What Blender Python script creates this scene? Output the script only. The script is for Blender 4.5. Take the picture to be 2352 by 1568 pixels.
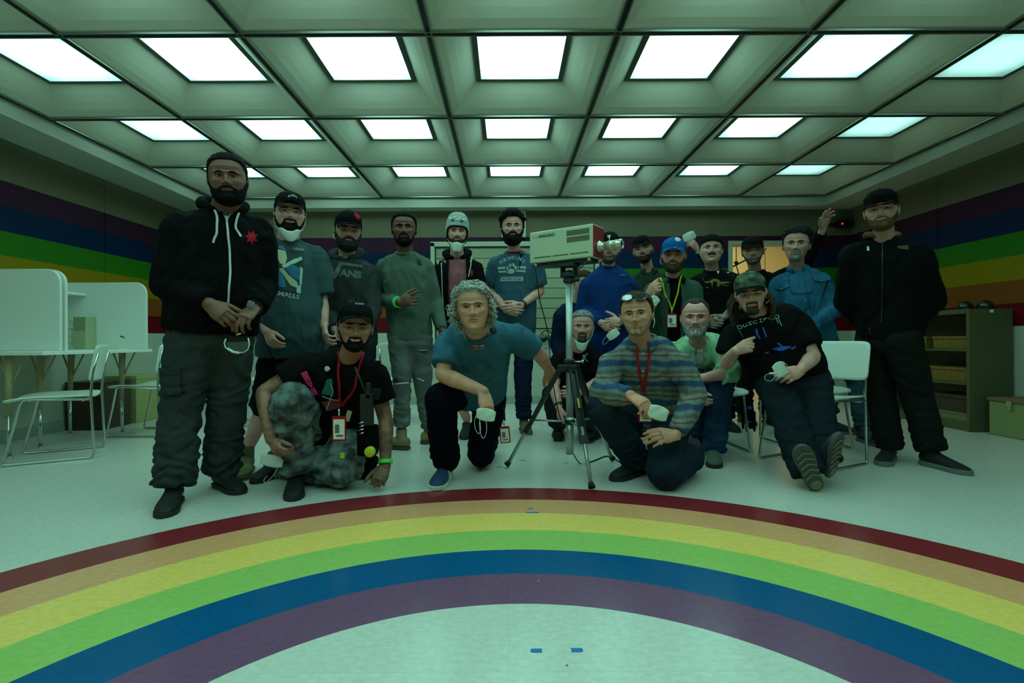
import bpy, bmesh, math, random
import numpy as np
from mathutils import Vector, Matrix
from mathutils.bvhtree import BVHTree
from math import radians, sin, cos, pi, atan2, sqrt

for _o in list(bpy.data.objects): bpy.data.objects.remove(_o, do_unlink=True)
SC = bpy.context.scene
COL = SC.collection
random.seed(7)
RNG = np.random.default_rng(7)

# ------------------------------------------------------------------ camera
FPX, CAMH = 1146.0, 0.81
cam_data = bpy.data.cameras.new('camera'); cam = bpy.data.objects.new('camera', cam_data); COL.objects.link(cam)
cam_data.sensor_width = 36.0; cam_data.lens = 36.0 * FPX / 2352.0; cam_data.clip_start = 0.02
CX, CY = 1165.0, 782.0
cam_data.shift_x = (1176.0 - CX) / 2352.0; cam_data.shift_y = (CY - 784.0) / 2352.0
CR = Matrix.Rotation(radians(90.0), 3, 'X') @ Matrix.Rotation(radians(-0.28), 3, 'Z')
cam.matrix_world = Matrix.Translation((0, 0, CAMH)) @ CR.to_4x4()
SC.camera = cam

# ------------------------------------------------------------------ world and exposure
world = bpy.data.worlds.new('world'); SC.world = world; world.use_nodes = True
world.node_tree.nodes['Background'].inputs[0].default_value = (0.004, 0.006, 0.005, 1)
world.node_tree.nodes['Background'].inputs[1].default_value = 1.0
SC.view_settings.view_transform = 'Standard'; SC.view_settings.look = 'None'
SC.view_settings.gamma = 1.0; SC.view_settings.exposure = 0.0
try: SC.view_settings.use_curve_mapping = False
except Exception: pass
# brightness of the ceiling lamps, left column to right column
LAMP_RGB = (0.45, 1.00, 0.87)
LAMP_COL = (2.5, 4.4, 5.0, 5.3, 4.9, 3.1, 1.0)

# ------------------------------------------------------------------ measuring helpers
def ray(px, py): return CR @ Vector(((px - CX) / FPX, (CY - py) / FPX, -1.0))
def P(px, py, d):
    v = ray(px, py); return v * (d / v.y) + Vector((0, 0, CAMH))
def G(px, py, z=0.0):
    v = ray(px, py); return v * ((z - CAMH) / v.z) + Vector((0, 0, CAMH))
def XW(px, py, x):
    v = ray(px, py); return v * (x / v.x) + Vector((0, 0, CAMH))

# ------------------------------------------------------------------ materials
def _mat(name):
    m = bpy.data.materials.new(name); m.use_nodes = True
    return m, m.node_tree, m.node_tree.nodes['Principled BSDF']
def N(nt, t, **kw):
    n = nt.nodes.new(t)
    for k, v in kw.items(): setattr(n, k, v)
    return n
def mat(name, col, rough=0.6, metal=0.0, var=0.0, vscale=30.0, bump=0.0, bscale=80.0, spec=0.5, col2=None, emit=None, estr=0.0, stretch=None, alpha=1.0, trans=0.0, coat=0.0):
    m, nt, b = _mat(name)
    b.inputs['Base Color'].default_value = (*col, 1); b.inputs['Roughness'].default_value = rough
    b.inputs['Metallic'].default_value = metal; b.inputs['Specular IOR Level'].default_value = spec
    b.inputs['Alpha'].default_value = alpha; b.inputs['Transmission Weight'].default_value = trans
    b.inputs['Coat Weight'].default_value = coat
    tc = N(nt, 'ShaderNodeTexCoord'); vec = tc.outputs['Object']
    if stretch:
        mp = N(nt, 'ShaderNodeMapping'); mp.inputs['Scale'].default_value = stretch
        nt.links.new(vec, mp.inputs[0]); vec = mp.outputs[0]
    if var > 0 or col2:
        n = N(nt, 'ShaderNodeTexNoise'); n.inputs['Scale'].default_value = vscale; n.inputs['Detail'].default_value = 4
        nt.links.new(vec, n.inputs['Vector'])
        r = N(nt, 'ShaderNodeValToRGB'); r.color_ramp.elements[0].position = 0.38; r.color_ramp.elements[1].position = 0.62
        c2 = col2 or tuple(min(1, c * (1 + var)) for c in col)
        c1 = col if col2 else tuple(c * (1 - var) for c in col)
        r.color_ramp.elements[0].color = (*c1, 1); r.color_ramp.elements[1].color = (*c2, 1)
        nt.links.new(n.outputs[0], r.inputs[0]); nt.links.new(r.outputs[0], b.inputs['Base Color'])
    if bump > 0:
        n2 = N(nt, 'ShaderNodeTexNoise'); n2.inputs['Scale'].default_value = bscale; n2.inputs['Detail'].default_value = 3
        nt.links.new(vec, n2.inputs['Vector'])
        bp = N(nt, 'ShaderNodeBump'); bp.inputs['Strength'].default_value = bump; bp.inputs['Distance'].default_value = 0.01
        nt.links.new(n2.outputs[0], bp.inputs['Height']); nt.links.new(bp.outputs[0], b.inputs['Normal'])
    if emit:
        b.inputs['Emission Color'].default_value = (*emit, 1); b.inputs['Emission Strength'].default_value = estr
    return m

# ------------------------------------------------------------------ object helpers
def tag(o, label=None, cat=None, group=None, kind=None):
    if label: o['label'] = label
    if cat: o['category'] = cat
    if group: o['group'] = group
    if kind: o['kind'] = kind
    return o
ORG = {}
def org_of(parent):
    while parent is not None:
        if parent.name in ORG: return ORG[parent.name]
        parent = parent.parent
    return Vector((0, 0, 0))
def thing(name, label, cat, loc=(0, 0, 0), group=None, local=False):
    o = bpy.data.objects.new(name, None); COL.objects.link(o); o.empty_display_size = 0.1
    o.location = loc; ORG[o.name] = Vector((0, 0, 0)) if local else Vector(loc)
    return tag(o, label, cat, group)
class MB:
    """collects geometry for one mesh object"""
    def __init__(s): s.v = []; s.f = []; s.m = []
    def add(s, vs, fs, mi=0):
        b = len(s.v); s.v.extend([tuple(v) for v in vs]); s.f.extend([tuple(i + b for i in f) for f in fs]); s.m.extend([mi] * len(fs)); return s
    def box(s, c, d, mi=0, rot=None):
        c = Vector(c); pts = []
        for x, y, z in ((-1,-1,-1),(1,-1,-1),(1,1,-1),(-1,1,-1),(-1,-1,1),(1,-1,1),(1,1,1),(-1,1,1)):
            p = Vector((x * d[0] / 2, y * d[1] / 2, z * d[2] / 2))
            if rot is not None: p = rot @ p
            pts.append(c + p)
        return s.add(pts, [(0,3,2,1),(4,5,6,7),(0,1,5,4),(1,2,6,5),(2,3,7,6),(3,0,4,7)], mi)
    def bx(s, a, b, mi=0):
        return s.box(((a[0]+b[0])/2,(a[1]+b[1])/2,(a[2]+b[2])/2), (abs(b[0]-a[0]),abs(b[1]-a[1]),abs(b[2]-a[2])), mi)
    def tube(s, pts, rad, n=10, mi=0, sq=1.0, up=None, closed=False):
        pts = [Vector(p) for p in pts]; k = len(pts)
        if not hasattr(rad, '__len__'): rad = [rad] * k
        t0 = (pts[1] - pts[0]).normalized(); u = Vector(up) if up else (Vector((0,0,1)) if abs(t0.z) < 0.9 else Vector((0,1,0)))
        u = (u - t0 * u.dot(t0)).normalized(); vs = []
        for i, p in enumerate(pts):
            a = pts[i-1] if i > 0 else (pts[-1] if closed else p); b = pts[i+1] if i < k-1 else (pts[0] if closed else p)
            t = (b - a).normalized() if (b - a).length > 1e-9 else t0
            if up: u = Vector(up)
            u = u - t * u.dot(t); u = u.normalized() if u.length > 1e-6 else t.orthogonal().normalized()
            w = t.cross(u)
            for j in range(n):
                an = 2 * pi * j / n; vs.append(p + w * (cos(an) * rad[i]) + u * (sin(an) * rad[i] * sq))
        fs = []
        for i in range(k if closed else k - 1):
            i2 = (i + 1) % k
            for j in range(n):
                j2 = (j + 1) % n; fs.append((i*n+j, i*n+j2, i2*n+j2, i2*n+j))
        if not closed: fs.append(tuple(range(n-1, -1, -1))); fs.append(tuple((k-1)*n + j for j in range(n)))
        return s.add(vs, fs, mi)
    def lathe(s, c, prof, n=20, axis=(0,0,1), mi=0, sx=1.0):
        ax = Vector(axis).normalized(); u = ax.orthogonal().normalized(); w = ax.cross(u); vs = []
        for r, h in prof:
            for j in range(n):
                a = 2*pi*j/n; vs.append(Vector(c) + ax*h + u*(cos(a)*r*sx) + w*(sin(a)*r))
        fs = []
        for i in range(len(prof)-1):
            for j in range(n): j2=(j+1)%n; fs.append((i*n+j, i*n+j2, (i+1)*n+j2, (i+1)*n+j))
        fs.append(tuple(range(n-1,-1,-1))); fs.append(tuple((len(prof)-1)*n+j for j in range(n)))
        return s.add(vs, fs, mi)
    def ball(s, c, r, n=12, mi=0, M=None):
        if not hasattr(r, '__len__'): r = (r, r, r)
        c = Vector(c); vs = []; m = max(4, n//2+1)
        for i in range(m+1):
            th = pi*i/m
            for j in range(n):
                a = 2*pi*j/n; p = Vector((sin(th)*cos(a)*r[0], sin(th)*sin(a)*r[1], cos(th)*r[2]))
                if M is not None: p = M @ p
                vs.append(c+p)
        fs = []
        for i in range(m):
            for j in range(n): j2=(j+1)%n; fs.append((i*n+j, (i+1)*n+j, (i+1)*n+j2, i*n+j2))
        return s.add(vs, fs, mi)
    def prism(s, outline, a, b, mi=0):
        """outline: list of 3D points (planar polygon); extruded from offset a to offset b (vectors)"""
        k = len(outline); vs = [Vector(p)+Vector(a) for p in outline] + [Vector(p)+Vector(b) for p in outline]
        fs = [tuple(range(k-1,-1,-1)), tuple(range(k, 2*k))] + [(i, (i+1)%k, k+(i+1)%k, k+i) for i in range(k)]
        return s.add(vs, fs, mi)
    def build(s, name, mats, parent=None, smooth=False, bevel=0.0, world=True):
        off = org_of(parent) if world else Vector((0,0,0))
        me = bpy.data.meshes.new(name); me.from_pydata([tuple(Vector(v)-off) for v in s.v], [], s.f)
        if not isinstance(mats, (list, tuple)): mats = [mats]
        for m in mats: me.materials.append(m)
        if len(mats) > 1: me.polygons.foreach_set('material_index', s.m)
        bm = bmesh.new(); bm.from_mesh(me); bmesh.ops.recalc_face_normals(bm, faces=bm.faces); bm.to_mesh(me); bm.free()
        o = bpy.data.objects.new(name, me); COL.objects.link(o)
        if parent is not None: o.parent = parent
        if smooth: me.polygons.foreach_set('use_smooth', [True]*len(me.polygons)); me.update()
        if bevel > 0:
            md = o.modifiers.new('bevel', 'BEVEL'); md.width = bevel; md.segments = 2; md.limit_method = 'ANGLE'; md.angle_limit = radians(40)
        return o
def mesh_obj(name, V, F, mats, parent=None, smooth=True, midx=None):
    """V: numpy (n,3) world; F list/array of faces"""
    off = np.array(org_of(parent)); me = bpy.data.meshes.new(name)
    me.from_pydata((np.asarray(V) - off).tolist(), [], F if isinstance(F, list) else F.tolist())
    if not isinstance(mats, (list, tuple)): mats = [mats]
    for m in mats: me.materials.append(m)
    if midx is not None: me.polygons.foreach_set('material_index', np.asarray(midx, dtype=np.int32))
    if smooth: me.polygons.foreach_set('use_smooth', np.ones(len(me.polygons), dtype=bool))
    me.update(); o = bpy.data.objects.new(name, me); COL.objects.link(o)
    if parent is not None: o.parent = parent
    return o
def struct(o): o['kind'] = 'structure'; return o
def text_geo(txt, size=1.0, bold=0.0, spacing=1.0, shear=0.0):
    cu = bpy.data.curves.new('t', 'FONT'); cu.body = txt; cu.size = size; cu.align_x = 'CENTER'; cu.align_y = 'CENTER'
    cu.resolution_u = 3; cu.offset = bold; cu.space_character = spacing; cu.shear = shear
    o = bpy.data.objects.new('t', cu); COL.objects.link(o); dg = bpy.context.evaluated_depsgraph_get()
    me = o.evaluated_get(dg).to_mesh(); V = [v.co.copy() for v in me.vertices]; F = [tuple(p.vertices) for p in me.polygons]
    o.evaluated_get(dg).to_mesh_clear(); bpy.data.objects.remove(o); bpy.data.curves.remove(cu)
    return V, F
def text_mb(mb, txt, o, R, U, size, mi=0, lift=0.001, bold=0.0, fn=None, spacing=1.0, shear=0.0):
    """flat lettering on a plane: origin o, right R, up U"""
    V, F = text_geo(txt, size, bold, spacing, shear); R = Vector(R).normalized(); U = Vector(U).normalized(); Nn = R.cross(U)
    vs = []
    for v in V:
        x, y = (v.x, v.y) if fn is None else fn(v.x, v.y)
        vs.append(Vector(o) + R*x + U*y + Nn*lift)
    mb.add(vs, F, mi)
# ================================================================== ROOM
XL, XR, YB, YF = -4.1, 4.39, 6.38, -2.75      # side walls, far wall, wall behind the camera
GX = [-3.63, -2.582, -1.535, -0.446, 0.650, 1.766, 2.880, 3.94]
GY = [-1.45, -0.37, 0.713, 1.800, 2.886, 3.970, 5.065, 6.17]
ZG, ZP, ZS = 2.595, 2.756, 2.468                # grid, lamp and soffit heights
ZB = [2.13, 1.93, 1.722, 1.515, 1.312, 1.106, 0.905]
def stripe_mat():
    m, nt, b = _mat('wall_stripes_shaded_top')
    g = N(nt, 'ShaderNodeNewGeometry'); sx = N(nt, 'ShaderNodeSeparateXYZ'); nt.links.new(g.outputs['Position'], sx.inputs[0])
    mr = N(nt, 'ShaderNodeMapRange'); mr.inputs[1].default_value = 0.0; mr.inputs[2].default_value = 3.0; nt.links.new(sx.outputs[2], mr.inputs[0])
    r = N(nt, 'ShaderNodeValToRGB'); cr = r.color_ramp; cr.interpolation = 'CONSTANT'
    cr.elements[0].position = 0; cr.elements[0].color = (0.52, 0.54, 0.44, 1)
    cols = [(0.15,0.003,0.007), (0.25,0.070,0.010), (0.28,0.20,0.003), (0.026,0.17,0.008), (0.0003,0.017,0.065), (0.050,0.012,0.036)]
    cr.elements[1].position = ZB[6]/3; cr.elements[1].color = (*cols[0], 1)
    for k in range(1, 6):
        e = cr.elements.new(ZB[6-k]/3); e.color = (*cols[k], 1)
    e = cr.elements.new(ZB[0]/3); e.color = (0.195, 0.178, 0.112, 1)  # wall above the stripes: shade under the soffit is put into the colour
    nt.links.new(mr.outputs[0], r.inputs[0])
    n = N(nt, 'ShaderNodeTexNoise'); n.inputs['Scale'].default_value = 3
    mx = N(nt, 'ShaderNodeMix', data_type='RGBA', blend_type='MULTIPLY'); mx.inputs['Factor'].default_value = 0.12
    nt.links.new(r.outputs[0], mx.inputs[6]); nt.links.new(n.outputs[0], mx.inputs[7]); nt.links.new(mx.outputs[2], b.inputs['Base Color'])
    b.inputs['Roughness'].default_value = 0.6; b.inputs['Specular IOR Level'].default_value = 0.12
    return m
def floor_mat():
    m, nt, b = _mat('floor_linoleum')
    g = N(nt, 'ShaderNodeNewGeometry'); sx = N(nt, 'ShaderNodeSeparateXYZ'); nt.links.new(g.outputs['Position'], sx.inputs[0])
    def M(op, a, c=None):
        n = N(nt, 'ShaderNodeMath', operation=op)
        for i, q in enumerate((a, c)):
            if q is None: continue
            if isinstance(q, (int, float)): n.inputs[i].default_value = q
            else: nt.links.new(q, n.inputs[i])
        return n.outputs[0]
    dx = M('SUBTRACT', sx.outputs[0], 0.04); dy = M('SUBTRACT', sx.outputs[1], 0.54)
    d = M('SQRT', M('ADD', M('MULTIPLY', dx, dx), M('MULTIPLY', dy, dy))); t = M('DIVIDE', d, 3.0)
    r = N(nt, 'ShaderNodeValToRGB'); cr = r.color_ramp; cr.interpolation = 'CONSTANT'
    fl = (0.66, 0.65, 0.58)
    cr.elements[0].position = 0; cr.elements[0].color = (*fl, 1)
    cols = [(0.20,0.080,0.160), (0.002,0.095,0.25), (0.36,0.55,0.14), (0.97,0.62,0.15), (0.84,0.37,0.17), (0.26,0.022,0.030)]
    cr.elements[1].position = 0.985/3; cr.elements[1].color = (*cols[0], 1)
    for k in range(1, 6):
        e = cr.elements.new((0.985+0.2025*k)/3); e.color = (*cols[k], 1)
    e = cr.elements.new(2.2/3); e.color = (*fl, 1)
    nt.links.new(t, r.inputs[0])
    n = N(nt, 'ShaderNodeTexNoise'); n.inputs['Scale'].default_value = 38; n.inputs['Detail'].default_value = 6; n.inputs['Roughness'].default_value = 0.65
    mp = N(nt, 'ShaderNodeMapping'); mp.inputs['Scale'].default_value = (1, 1.6, 1); nt.links.new(g.outputs['Position'], mp.inputs[0]); nt.links.new(mp.outputs[0], n.inputs['Vector'])
    r2 = N(nt, 'ShaderNodeValToRGB'); r2.color_ramp.elements[0].position = 0.3; r2.color_ramp.elements[0].color = (0.72,0.72,0.72,1)
    r2.color_ramp.elements[1].position = 0.7; r2.color_ramp.elements[1].color = (1.18,1.18,1.18,1); nt.links.new(n.outputs[0], r2.inputs[0])
    mx = N(nt, 'ShaderNodeMix', data_type='RGBA', blend_type='MULTIPLY'); mx.inputs['Factor'].default_value = 0.45
    nt.links.new(r.outputs[0], mx.inputs[6]); nt.links.new(r2.outputs[0], mx.inputs[7])
    br = N(nt, 'ShaderNodeTexBrick'); br.offset = 0; br.inputs['Scale'].default_value = 1.0; br.inputs['Mortar Size'].default_value = 0.0015
    br.inputs['Brick Width'].default_value = 0.305; br.inputs['Row Height'].default_value = 0.305
    br.inputs['Color1'].default_value = (1,1,1,1); br.inputs['Color2'].default_value = (0.96,0.97,0.96,1); br.inputs['Mortar'].default_value = (0.90,0.91,0.90,1)
    nt.links.new(g.outputs['Position'], br.inputs['Vector'])
    mx2 = N(nt, 'ShaderNodeMix', data_type='RGBA', blend_type='MULTIPLY'); mx2.inputs['Factor'].default_value = 1
    nt.links.new(mx.outputs[2], mx2.inputs[6]); nt.links.new(br.outputs[0], mx2.inputs[7]); nt.links.new(mx2.outputs[2], b.inputs['Base Color'])
    n3 = N(nt, 'ShaderNodeTexNoise'); n3.inputs['Scale'].default_value = 2.5; r3 = N(nt, 'ShaderNodeMapRange')
    r3.inputs[3].default_value = 0.14; r3.inputs[4].default_value = 0.32; nt.links.new(n3.outputs[0], r3.inputs[0]); nt.links.new(r3.outputs[0], b.inputs['Roughness'])
    b.inputs['Specular IOR Level'].default_value = 0.35
    return m
M_STR = stripe_mat(); M_FLR = floor_mat()
M_SOFF = mat('soffit_paint', (0.52,0.52,0.44), 0.6)
M_COFF = mat('coffer_paint', (0.62,0.60,0.50), 0.55, var=0.04, vscale=2)
M_BASE = mat('baseboard_vinyl', (0.34,0.38,0.33), 0.4)
M_BAR = mat('grid_dark_channel', (0.012,0.012,0.010), 0.4)
M_LIP = mat('grid_metal_lip', (0.22,0.23,0.20), 0.3, metal=0.6)
M_SEAM = mat('wall_batten_paint', (0.16,0.18,0.13), 0.5)
M_PFR = mat('lamp_frame_dark', (0.05,0.07,0.06), 0.5)
M_CREAM = mat('window_frame_cream', (0.50,0.53,0.40), 0.5)

struct(MB().bx((XL-0.2, YF-0.2, -0.12), (XR+0.2, 10.0, 0.0)).build('floor', M_FLR))
struct(MB().bx((XL-0.15, YF, 0), (XL, YB+0.15, 3.0)).build('wall_left', M_STR))
struct(MB().bx((XR, YF, 0), (XR+0.15, YB+0.15, 3.0)).build('wall_right', M_STR))
struct(MB().bx((XL-0.15, YF-0.15, 0), (XR+0.15, YF, 3.0)).build('wall_front', M_STR))
WX0, WX1, WZ0, WZ1 = -0.963, 1.169, 0.727, 2.065    # observation window
DX0, DX1, DZ1 = 2.83, 3.87, 2.068                    # doorway
w = MB()
w.bx((XL-0.15, YB, 0), (WX0, YB+0.12, 3.0)); w.bx((WX0, YB, 0), (WX1, YB+0.12, WZ0)); w.bx((WX0, YB, WZ1), (WX1, YB+0.12, 3.0))
w.bx((WX1, YB, 0), (DX0, YB+0.12, 3.0)); w.bx((DX0, YB, DZ1), (DX1, YB+0.12, 3.0)); w.bx((DX1, YB, 0), (XR+0.15, YB+0.12, 3.0))
struct(w.build('wall_back', M_STR))
# window and doorway frames
w = MB(); t = 0.052
w.bx((WX0-0.01, YB-0.02, WZ1-t), (WX1+0.01, YB+0.14, WZ1+0.01)); w.bx((WX0-0.01, YB-0.02, WZ0-0.01), (WX1+0.01, YB+0.14, WZ0+0.04))
for x in (WX0-0.01, WX1+0.01-t): w.bx((x, YB-0.02, WZ0), (x+t, YB+0.14, WZ1))
fr = struct(w.build('window_1', M_CREAM, bevel=0.004))
M_GLASS = mat('window_glass', (0.9,0.95,0.92), 0.02, trans=1.0); M_GLASS.node_tree.nodes['Principled BSDF'].inputs['IOR'].default_value = 1.05
M_DARKLINE = mat('dark_gasket', (0.01,0.015,0.01), 0.5)
g_ = MB().bx((WX0+t-0.01, YB+0.055, WZ0+0.04), (WX1-t+0.01, YB+0.061, WZ1-t)); g_.build('pane', M_GLASS, fr)
w = MB(); w.bx((WX0+t-0.012, YB-0.006, WZ1-t-0.014), (WX1-t+0.012, YB+0.05, WZ1-t)); w.bx((WX0+t-0.012, YB-0.006, WZ0+0.04), (WX0+t, YB+0.05, WZ1-t)); w.bx((WX1-t, YB-0.006, WZ0+0.04), (WX1-t+0.012, YB+0.05, WZ1-t))
w.build('gasket', M_DARKLINE, fr)
w = MB(); w.bx((DX0, YB-0.02, 0), (DX0+t, YB+0.14, DZ1-t)); w.bx((DX1-t, YB-0.02, 0), (DX1, YB+0.14, DZ1-t)); w.bx((DX0, YB-0.02, DZ1-t), (DX1, YB+0.14, DZ1))
struct(w.build('door_1', M_CREAM, bevel=0.004))
# baseboards
struct(MB().bx((XL, YB-0.012, 0), (DX0, YB, 0.10)).bx((DX1, YB-0.012, 0), (XR, YB, 0.10)).build('baseboard_back', M_BASE))
struct(MB().bx((XL, YF, 0), (XL+0.012, YB-0.012, 0.10)).build('baseboard_left', M_BASE))
struct(MB().bx((XR-0.012, YF, 0), (XR, YB-0.012, 0.10)).build('baseboard_right', M_BASE))
# wall battens: thin joint strips between the wall panels
tn = [0]
def trim(o):
    tn[0] += 1; o.name = 'trim_%d' % tn[0]; return struct(o)
w = MB()
for k in range(-2, 4):
    x = -1.13 + 1.245*k
    if x < XL or x > XR or (DX0-0.02 < x < DX1+0.02): continue
    if WX0-0.02 < x < WX1+0.02: w.bx((x-0.011, YB-0.006, WZ1+0.01), (x+0.011, YB, ZS)); w.bx((x-0.011, YB-0.006, 0.10), (x+0.011, YB, WZ0-0.01))
    else: w.bx((x-0.011, YB-0.006, 0.10), (x+0.011, YB, ZS))
trim(w.build('trim', M_STR))
w = MB(); w.bx((XL, YB-0.008, ZS-0.035), (XR, YB, ZS)); w.bx((XL, YF, ZS-0.05), (XL+0.01, YB, ZS)); w.bx((XR-0.01, YF, ZS-0.05), (XR, YB, ZS))
trim(w.build('trim', M_SEAM))
w = MB()
for y in (5.10, 3.86, 2.62, 1.38): w.bx((XL, y-0.012, 0.10), (XL+0.006, y+0.012, ZS-0.05)); w.bx((XR-0.006, y-0.02, 0.10), (XR, y+0.004, ZS-0.05))
trim(w.build('trim', M_STR))
# soffit ring around the coffered field
w = MB(); e = 0.022
w.bx((XL, YF, ZS), (GX[0]-e, YB, 3.0)); w.bx((GX[-1]+e, YF, ZS), (XR, YB, 3.0)); w.bx((GX[0]-e, GY[-1]+e, ZS), (GX[-1]+e, YB, 3.0)); w.bx((GX[0]-e, YF, ZS), (GX[-1]+e, GY[0]-e, 3.0))
trim(w.build('trim', M_SOFF))
# coffers
w = MB()
def coffer_rings(x0, x1, y0, y1):
    cx, cy = (x0+x1)/2, (y0+y1)/2; hx, hy = (x1-x0)/2-0.020, (y1-y0)/2-0.020; R = []
    for f, z in ((0.0,0.0), (0.06,0.003), (0.28,0.030), (0.50,0.066), (0.70,0.103), (0.87,0.138), (1.0,0.170)):
        ax, ay = hx + (0.318-hx)*f, hy + (0.318-hy)*f; R.append((cx, cy, ax, ay, ZG+z))
    return R
for i in range(7):
    for j in range(7):
        R = coffer_rings(GX[i], GX[i+1], GY[j], GY[j+1]); vs = []
        for cx, cy, ax, ay, z in R: vs += [(cx-ax,cy-ay,z),(cx+ax,cy-ay,z),(cx+ax,cy+ay,z),(cx-ax,cy+ay,z)]
        fs = []
        for k in range(len(R)-1):
            for q in range(4): q2=(q+1)%4; fs.append((4*k+q, 4*k+q2, 4*k+4+q2, 4*k+4+q))
        w.add(vs, fs)
w.bx((XL, YF, 2.80), (XR, YB, 2.9))
o = struct(w.build('ceiling', M_COFF))
# grid bars
for k, x in enumerate(GX):
    w = MB(); w.bx((x-0.013, GY[0], ZG-0.003), (x+0.013, GY[-1], ZG+0.06), 0)
    for s in (-1, 1): w.bx((x+s*0.013, GY[0], ZG-0.012), (x+s*0.021, GY[-1], ZG+0.012), 1)
    trim(w.build('trim', [M_BAR, M_LIP]))
for k, y in enumerate(GY):
    w = MB(); w.bx((GX[0]-0.02, y-0.013, ZG-0.004), (GX[-1]+0.02, y+0.013, ZG+0.06), 0)
    for s in (-1, 1): w.bx((GX[0]-0.02, y+s*0.013, ZG-0.014), (GX[-1]+0.02, y+s*0.021, ZG+0.012), 1)
    trim(w.build('trim', [M_BAR, M_LIP]))
# lamps
roww = ['row far behind camera', 'row behind camera', 'row above camera', 'row at the photo top edge', 'nearest visible row', 'middle visible row', 'farthest visible row']
colw = ['leftmost', 'second from the left', 'third from the left', 'middle one', 'third from the right', 'second from the right', 'rightmost']
LM = []
for c in range(7):
    m, nt, b = _mat('lamp_diffuser_%d' % c); b.inputs['Base Color'].default_value = (0.6,0.7,0.65,1); b.inputs['Roughness'].default_value = 0.6
    b.inputs['Emission Color'].default_value = (*LAMP_RGB, 1); LM.append(m)
    tc = N(nt, 'ShaderNodeTexCoord'); sp = N(nt, 'ShaderNodeSeparateXYZ'); nt.links.new(tc.outputs['Object'], sp.inputs[0]); ou = []
    for q in (0, 1):      # tubes sit in the middle of the box: the diffuser dims towards its rim
        ab = N(nt, 'ShaderNodeMath', operation='ABSOLUTE'); nt.links.new(sp.outputs[q], ab.inputs[0])
        mr = N(nt, 'ShaderNodeMapRange', interpolation_type='SMOOTHSTEP'); mr.inputs[1].default_value = 0.12; mr.inputs[2].default_value = 0.30
        mr.inputs[3].default_value = 1.15; mr.inputs[4].default_value = 0.50; nt.links.new(ab.outputs[0], mr.inputs[0]); ou.append(mr.outputs[0])
    mu = N(nt, 'ShaderNodeMath', operation='MULTIPLY'); nt.links.new(ou[0], mu.inputs[0]); nt.links.new(ou[1], mu.inputs[1])
    m2 = N(nt, 'ShaderNodeMath', operation='MULTIPLY'); m2.inputs[1].default_value = LAMP_COL[c]; nt.links.new(mu.outputs[0], m2.inputs[0]); nt.links.new(m2.outputs[0], b.inputs['Emission Strength'])
for j in range(7):
    for i in range(7):
        cx, cy = (GX[i]+GX[i+1])/2, (GY[j]+GY[j+1])/2
        vis = j >= 4
        t_ = thing('ceiling_light', 'square ceiling light, %s, %s' % (roww[j], colw[i]), 'ceiling light', (cx, cy, ZP-0.006), 'square lights in the coffered ceiling')
        w = MB()
        for s in (-1, 1): w.bx((cx+s*0.286, cy-0.318, ZP-0.004), (cx+s*0.319, cy+0.318, ZP+0.03)); w.bx((cx-0.286, cy+s*0.286, ZP-0.004), (cx+0.286, cy+s*0.319, ZP+0.03))
        w.build('frame', M_PFR, t_)
        MB().bx((cx-0.287, cy-0.287, ZP), (cx+0.287, cy+0.287, ZP+0.02)).build('diffuser', LM[i], t_)

# ------------------------------------------------------------------ rooms seen through the window and the doorway
M_BOARD = mat('pale_wall_boards', (0.56,0.64,0.50), 0.6)
M_ROOM2 = mat('side_room_paint', (0.52,0.54,0.38), 0.7)
M_WARM = mat('warm_room_paint', (0.74,0.68,0.44), 0.7)
M_LINE = mat('dark_joint', (0.12,0.17,0.11), 0.7)
y2 = 8.6
w = MB(); w.bx((XL, y2, 0), (2.35, y2+0.1, 3)); w.bx((XL-0.1, YB+0.12, 0), (XL, y2, 3)); w.bx((2.30, YB+0.12, 0), (2.40, y2, 3)); w.bx((XL, YB+0.12, 2.8), (2.4, y2, 2.9))
struct(w.build('wall_observation_room', M_ROOM2))
w = MB()                                           # wide horizontal boards on the far wall of that room
z = 1.02
while z < 2.3:
    w.bx((-1.6, y2-0.03, z+0.006), (2.28, y2, z+0.165), 0); w.bx((-1.6, y2-0.022, z-0.007), (2.28, y2, z+0.006), 1); z += 0.172
trim(w.build('trim', [M_BOARD, M_LINE]))
w = MB(); w.bx((-1.6, y2-0.02, 0), (0.95, y2, 1.0), 0)   # tiled lower wall
for k in range(13): w.bx((-1.6, y2-0.024, 0.07*k+0.04), (0.95, y2-0.018, 0.07*k+0.044), 1)
for k in range(17): w.bx((-1.6+0.155*k, y2-0.024, 0), (-1.596+0.155*k, y2-0.018, 1.0), 1)
trim(w.build('trim', [M_BOARD, M_LINE]))
w = MB(); w.bx((0.22, y2-0.10, 0.02), (0.60, y2-0.025, 0.92), 0); w.bx((0.25, y2-0.105, 0.06), (0.57, y2-0.10, 0.88), 1); w.bx((0.265, y2-0.108, 0.075), (0.555, y2-0.104, 0.865), 0)
cab = thing('wall_cabinet', 'pale cabinet with a metal pull seen through the observation window', 'cabinet', (0.41, y2-0.06, 0.02))
w.build('door', [M_BOARD, M_LINE], cab); MB().box((0.50, y2-0.13, 0.74), (0.075, 0.04, 0.03)).build('pull', mat('nickel', (0.7,0.72,0.7), 0.2, metal=1), cab, bevel=0.006)
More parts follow.
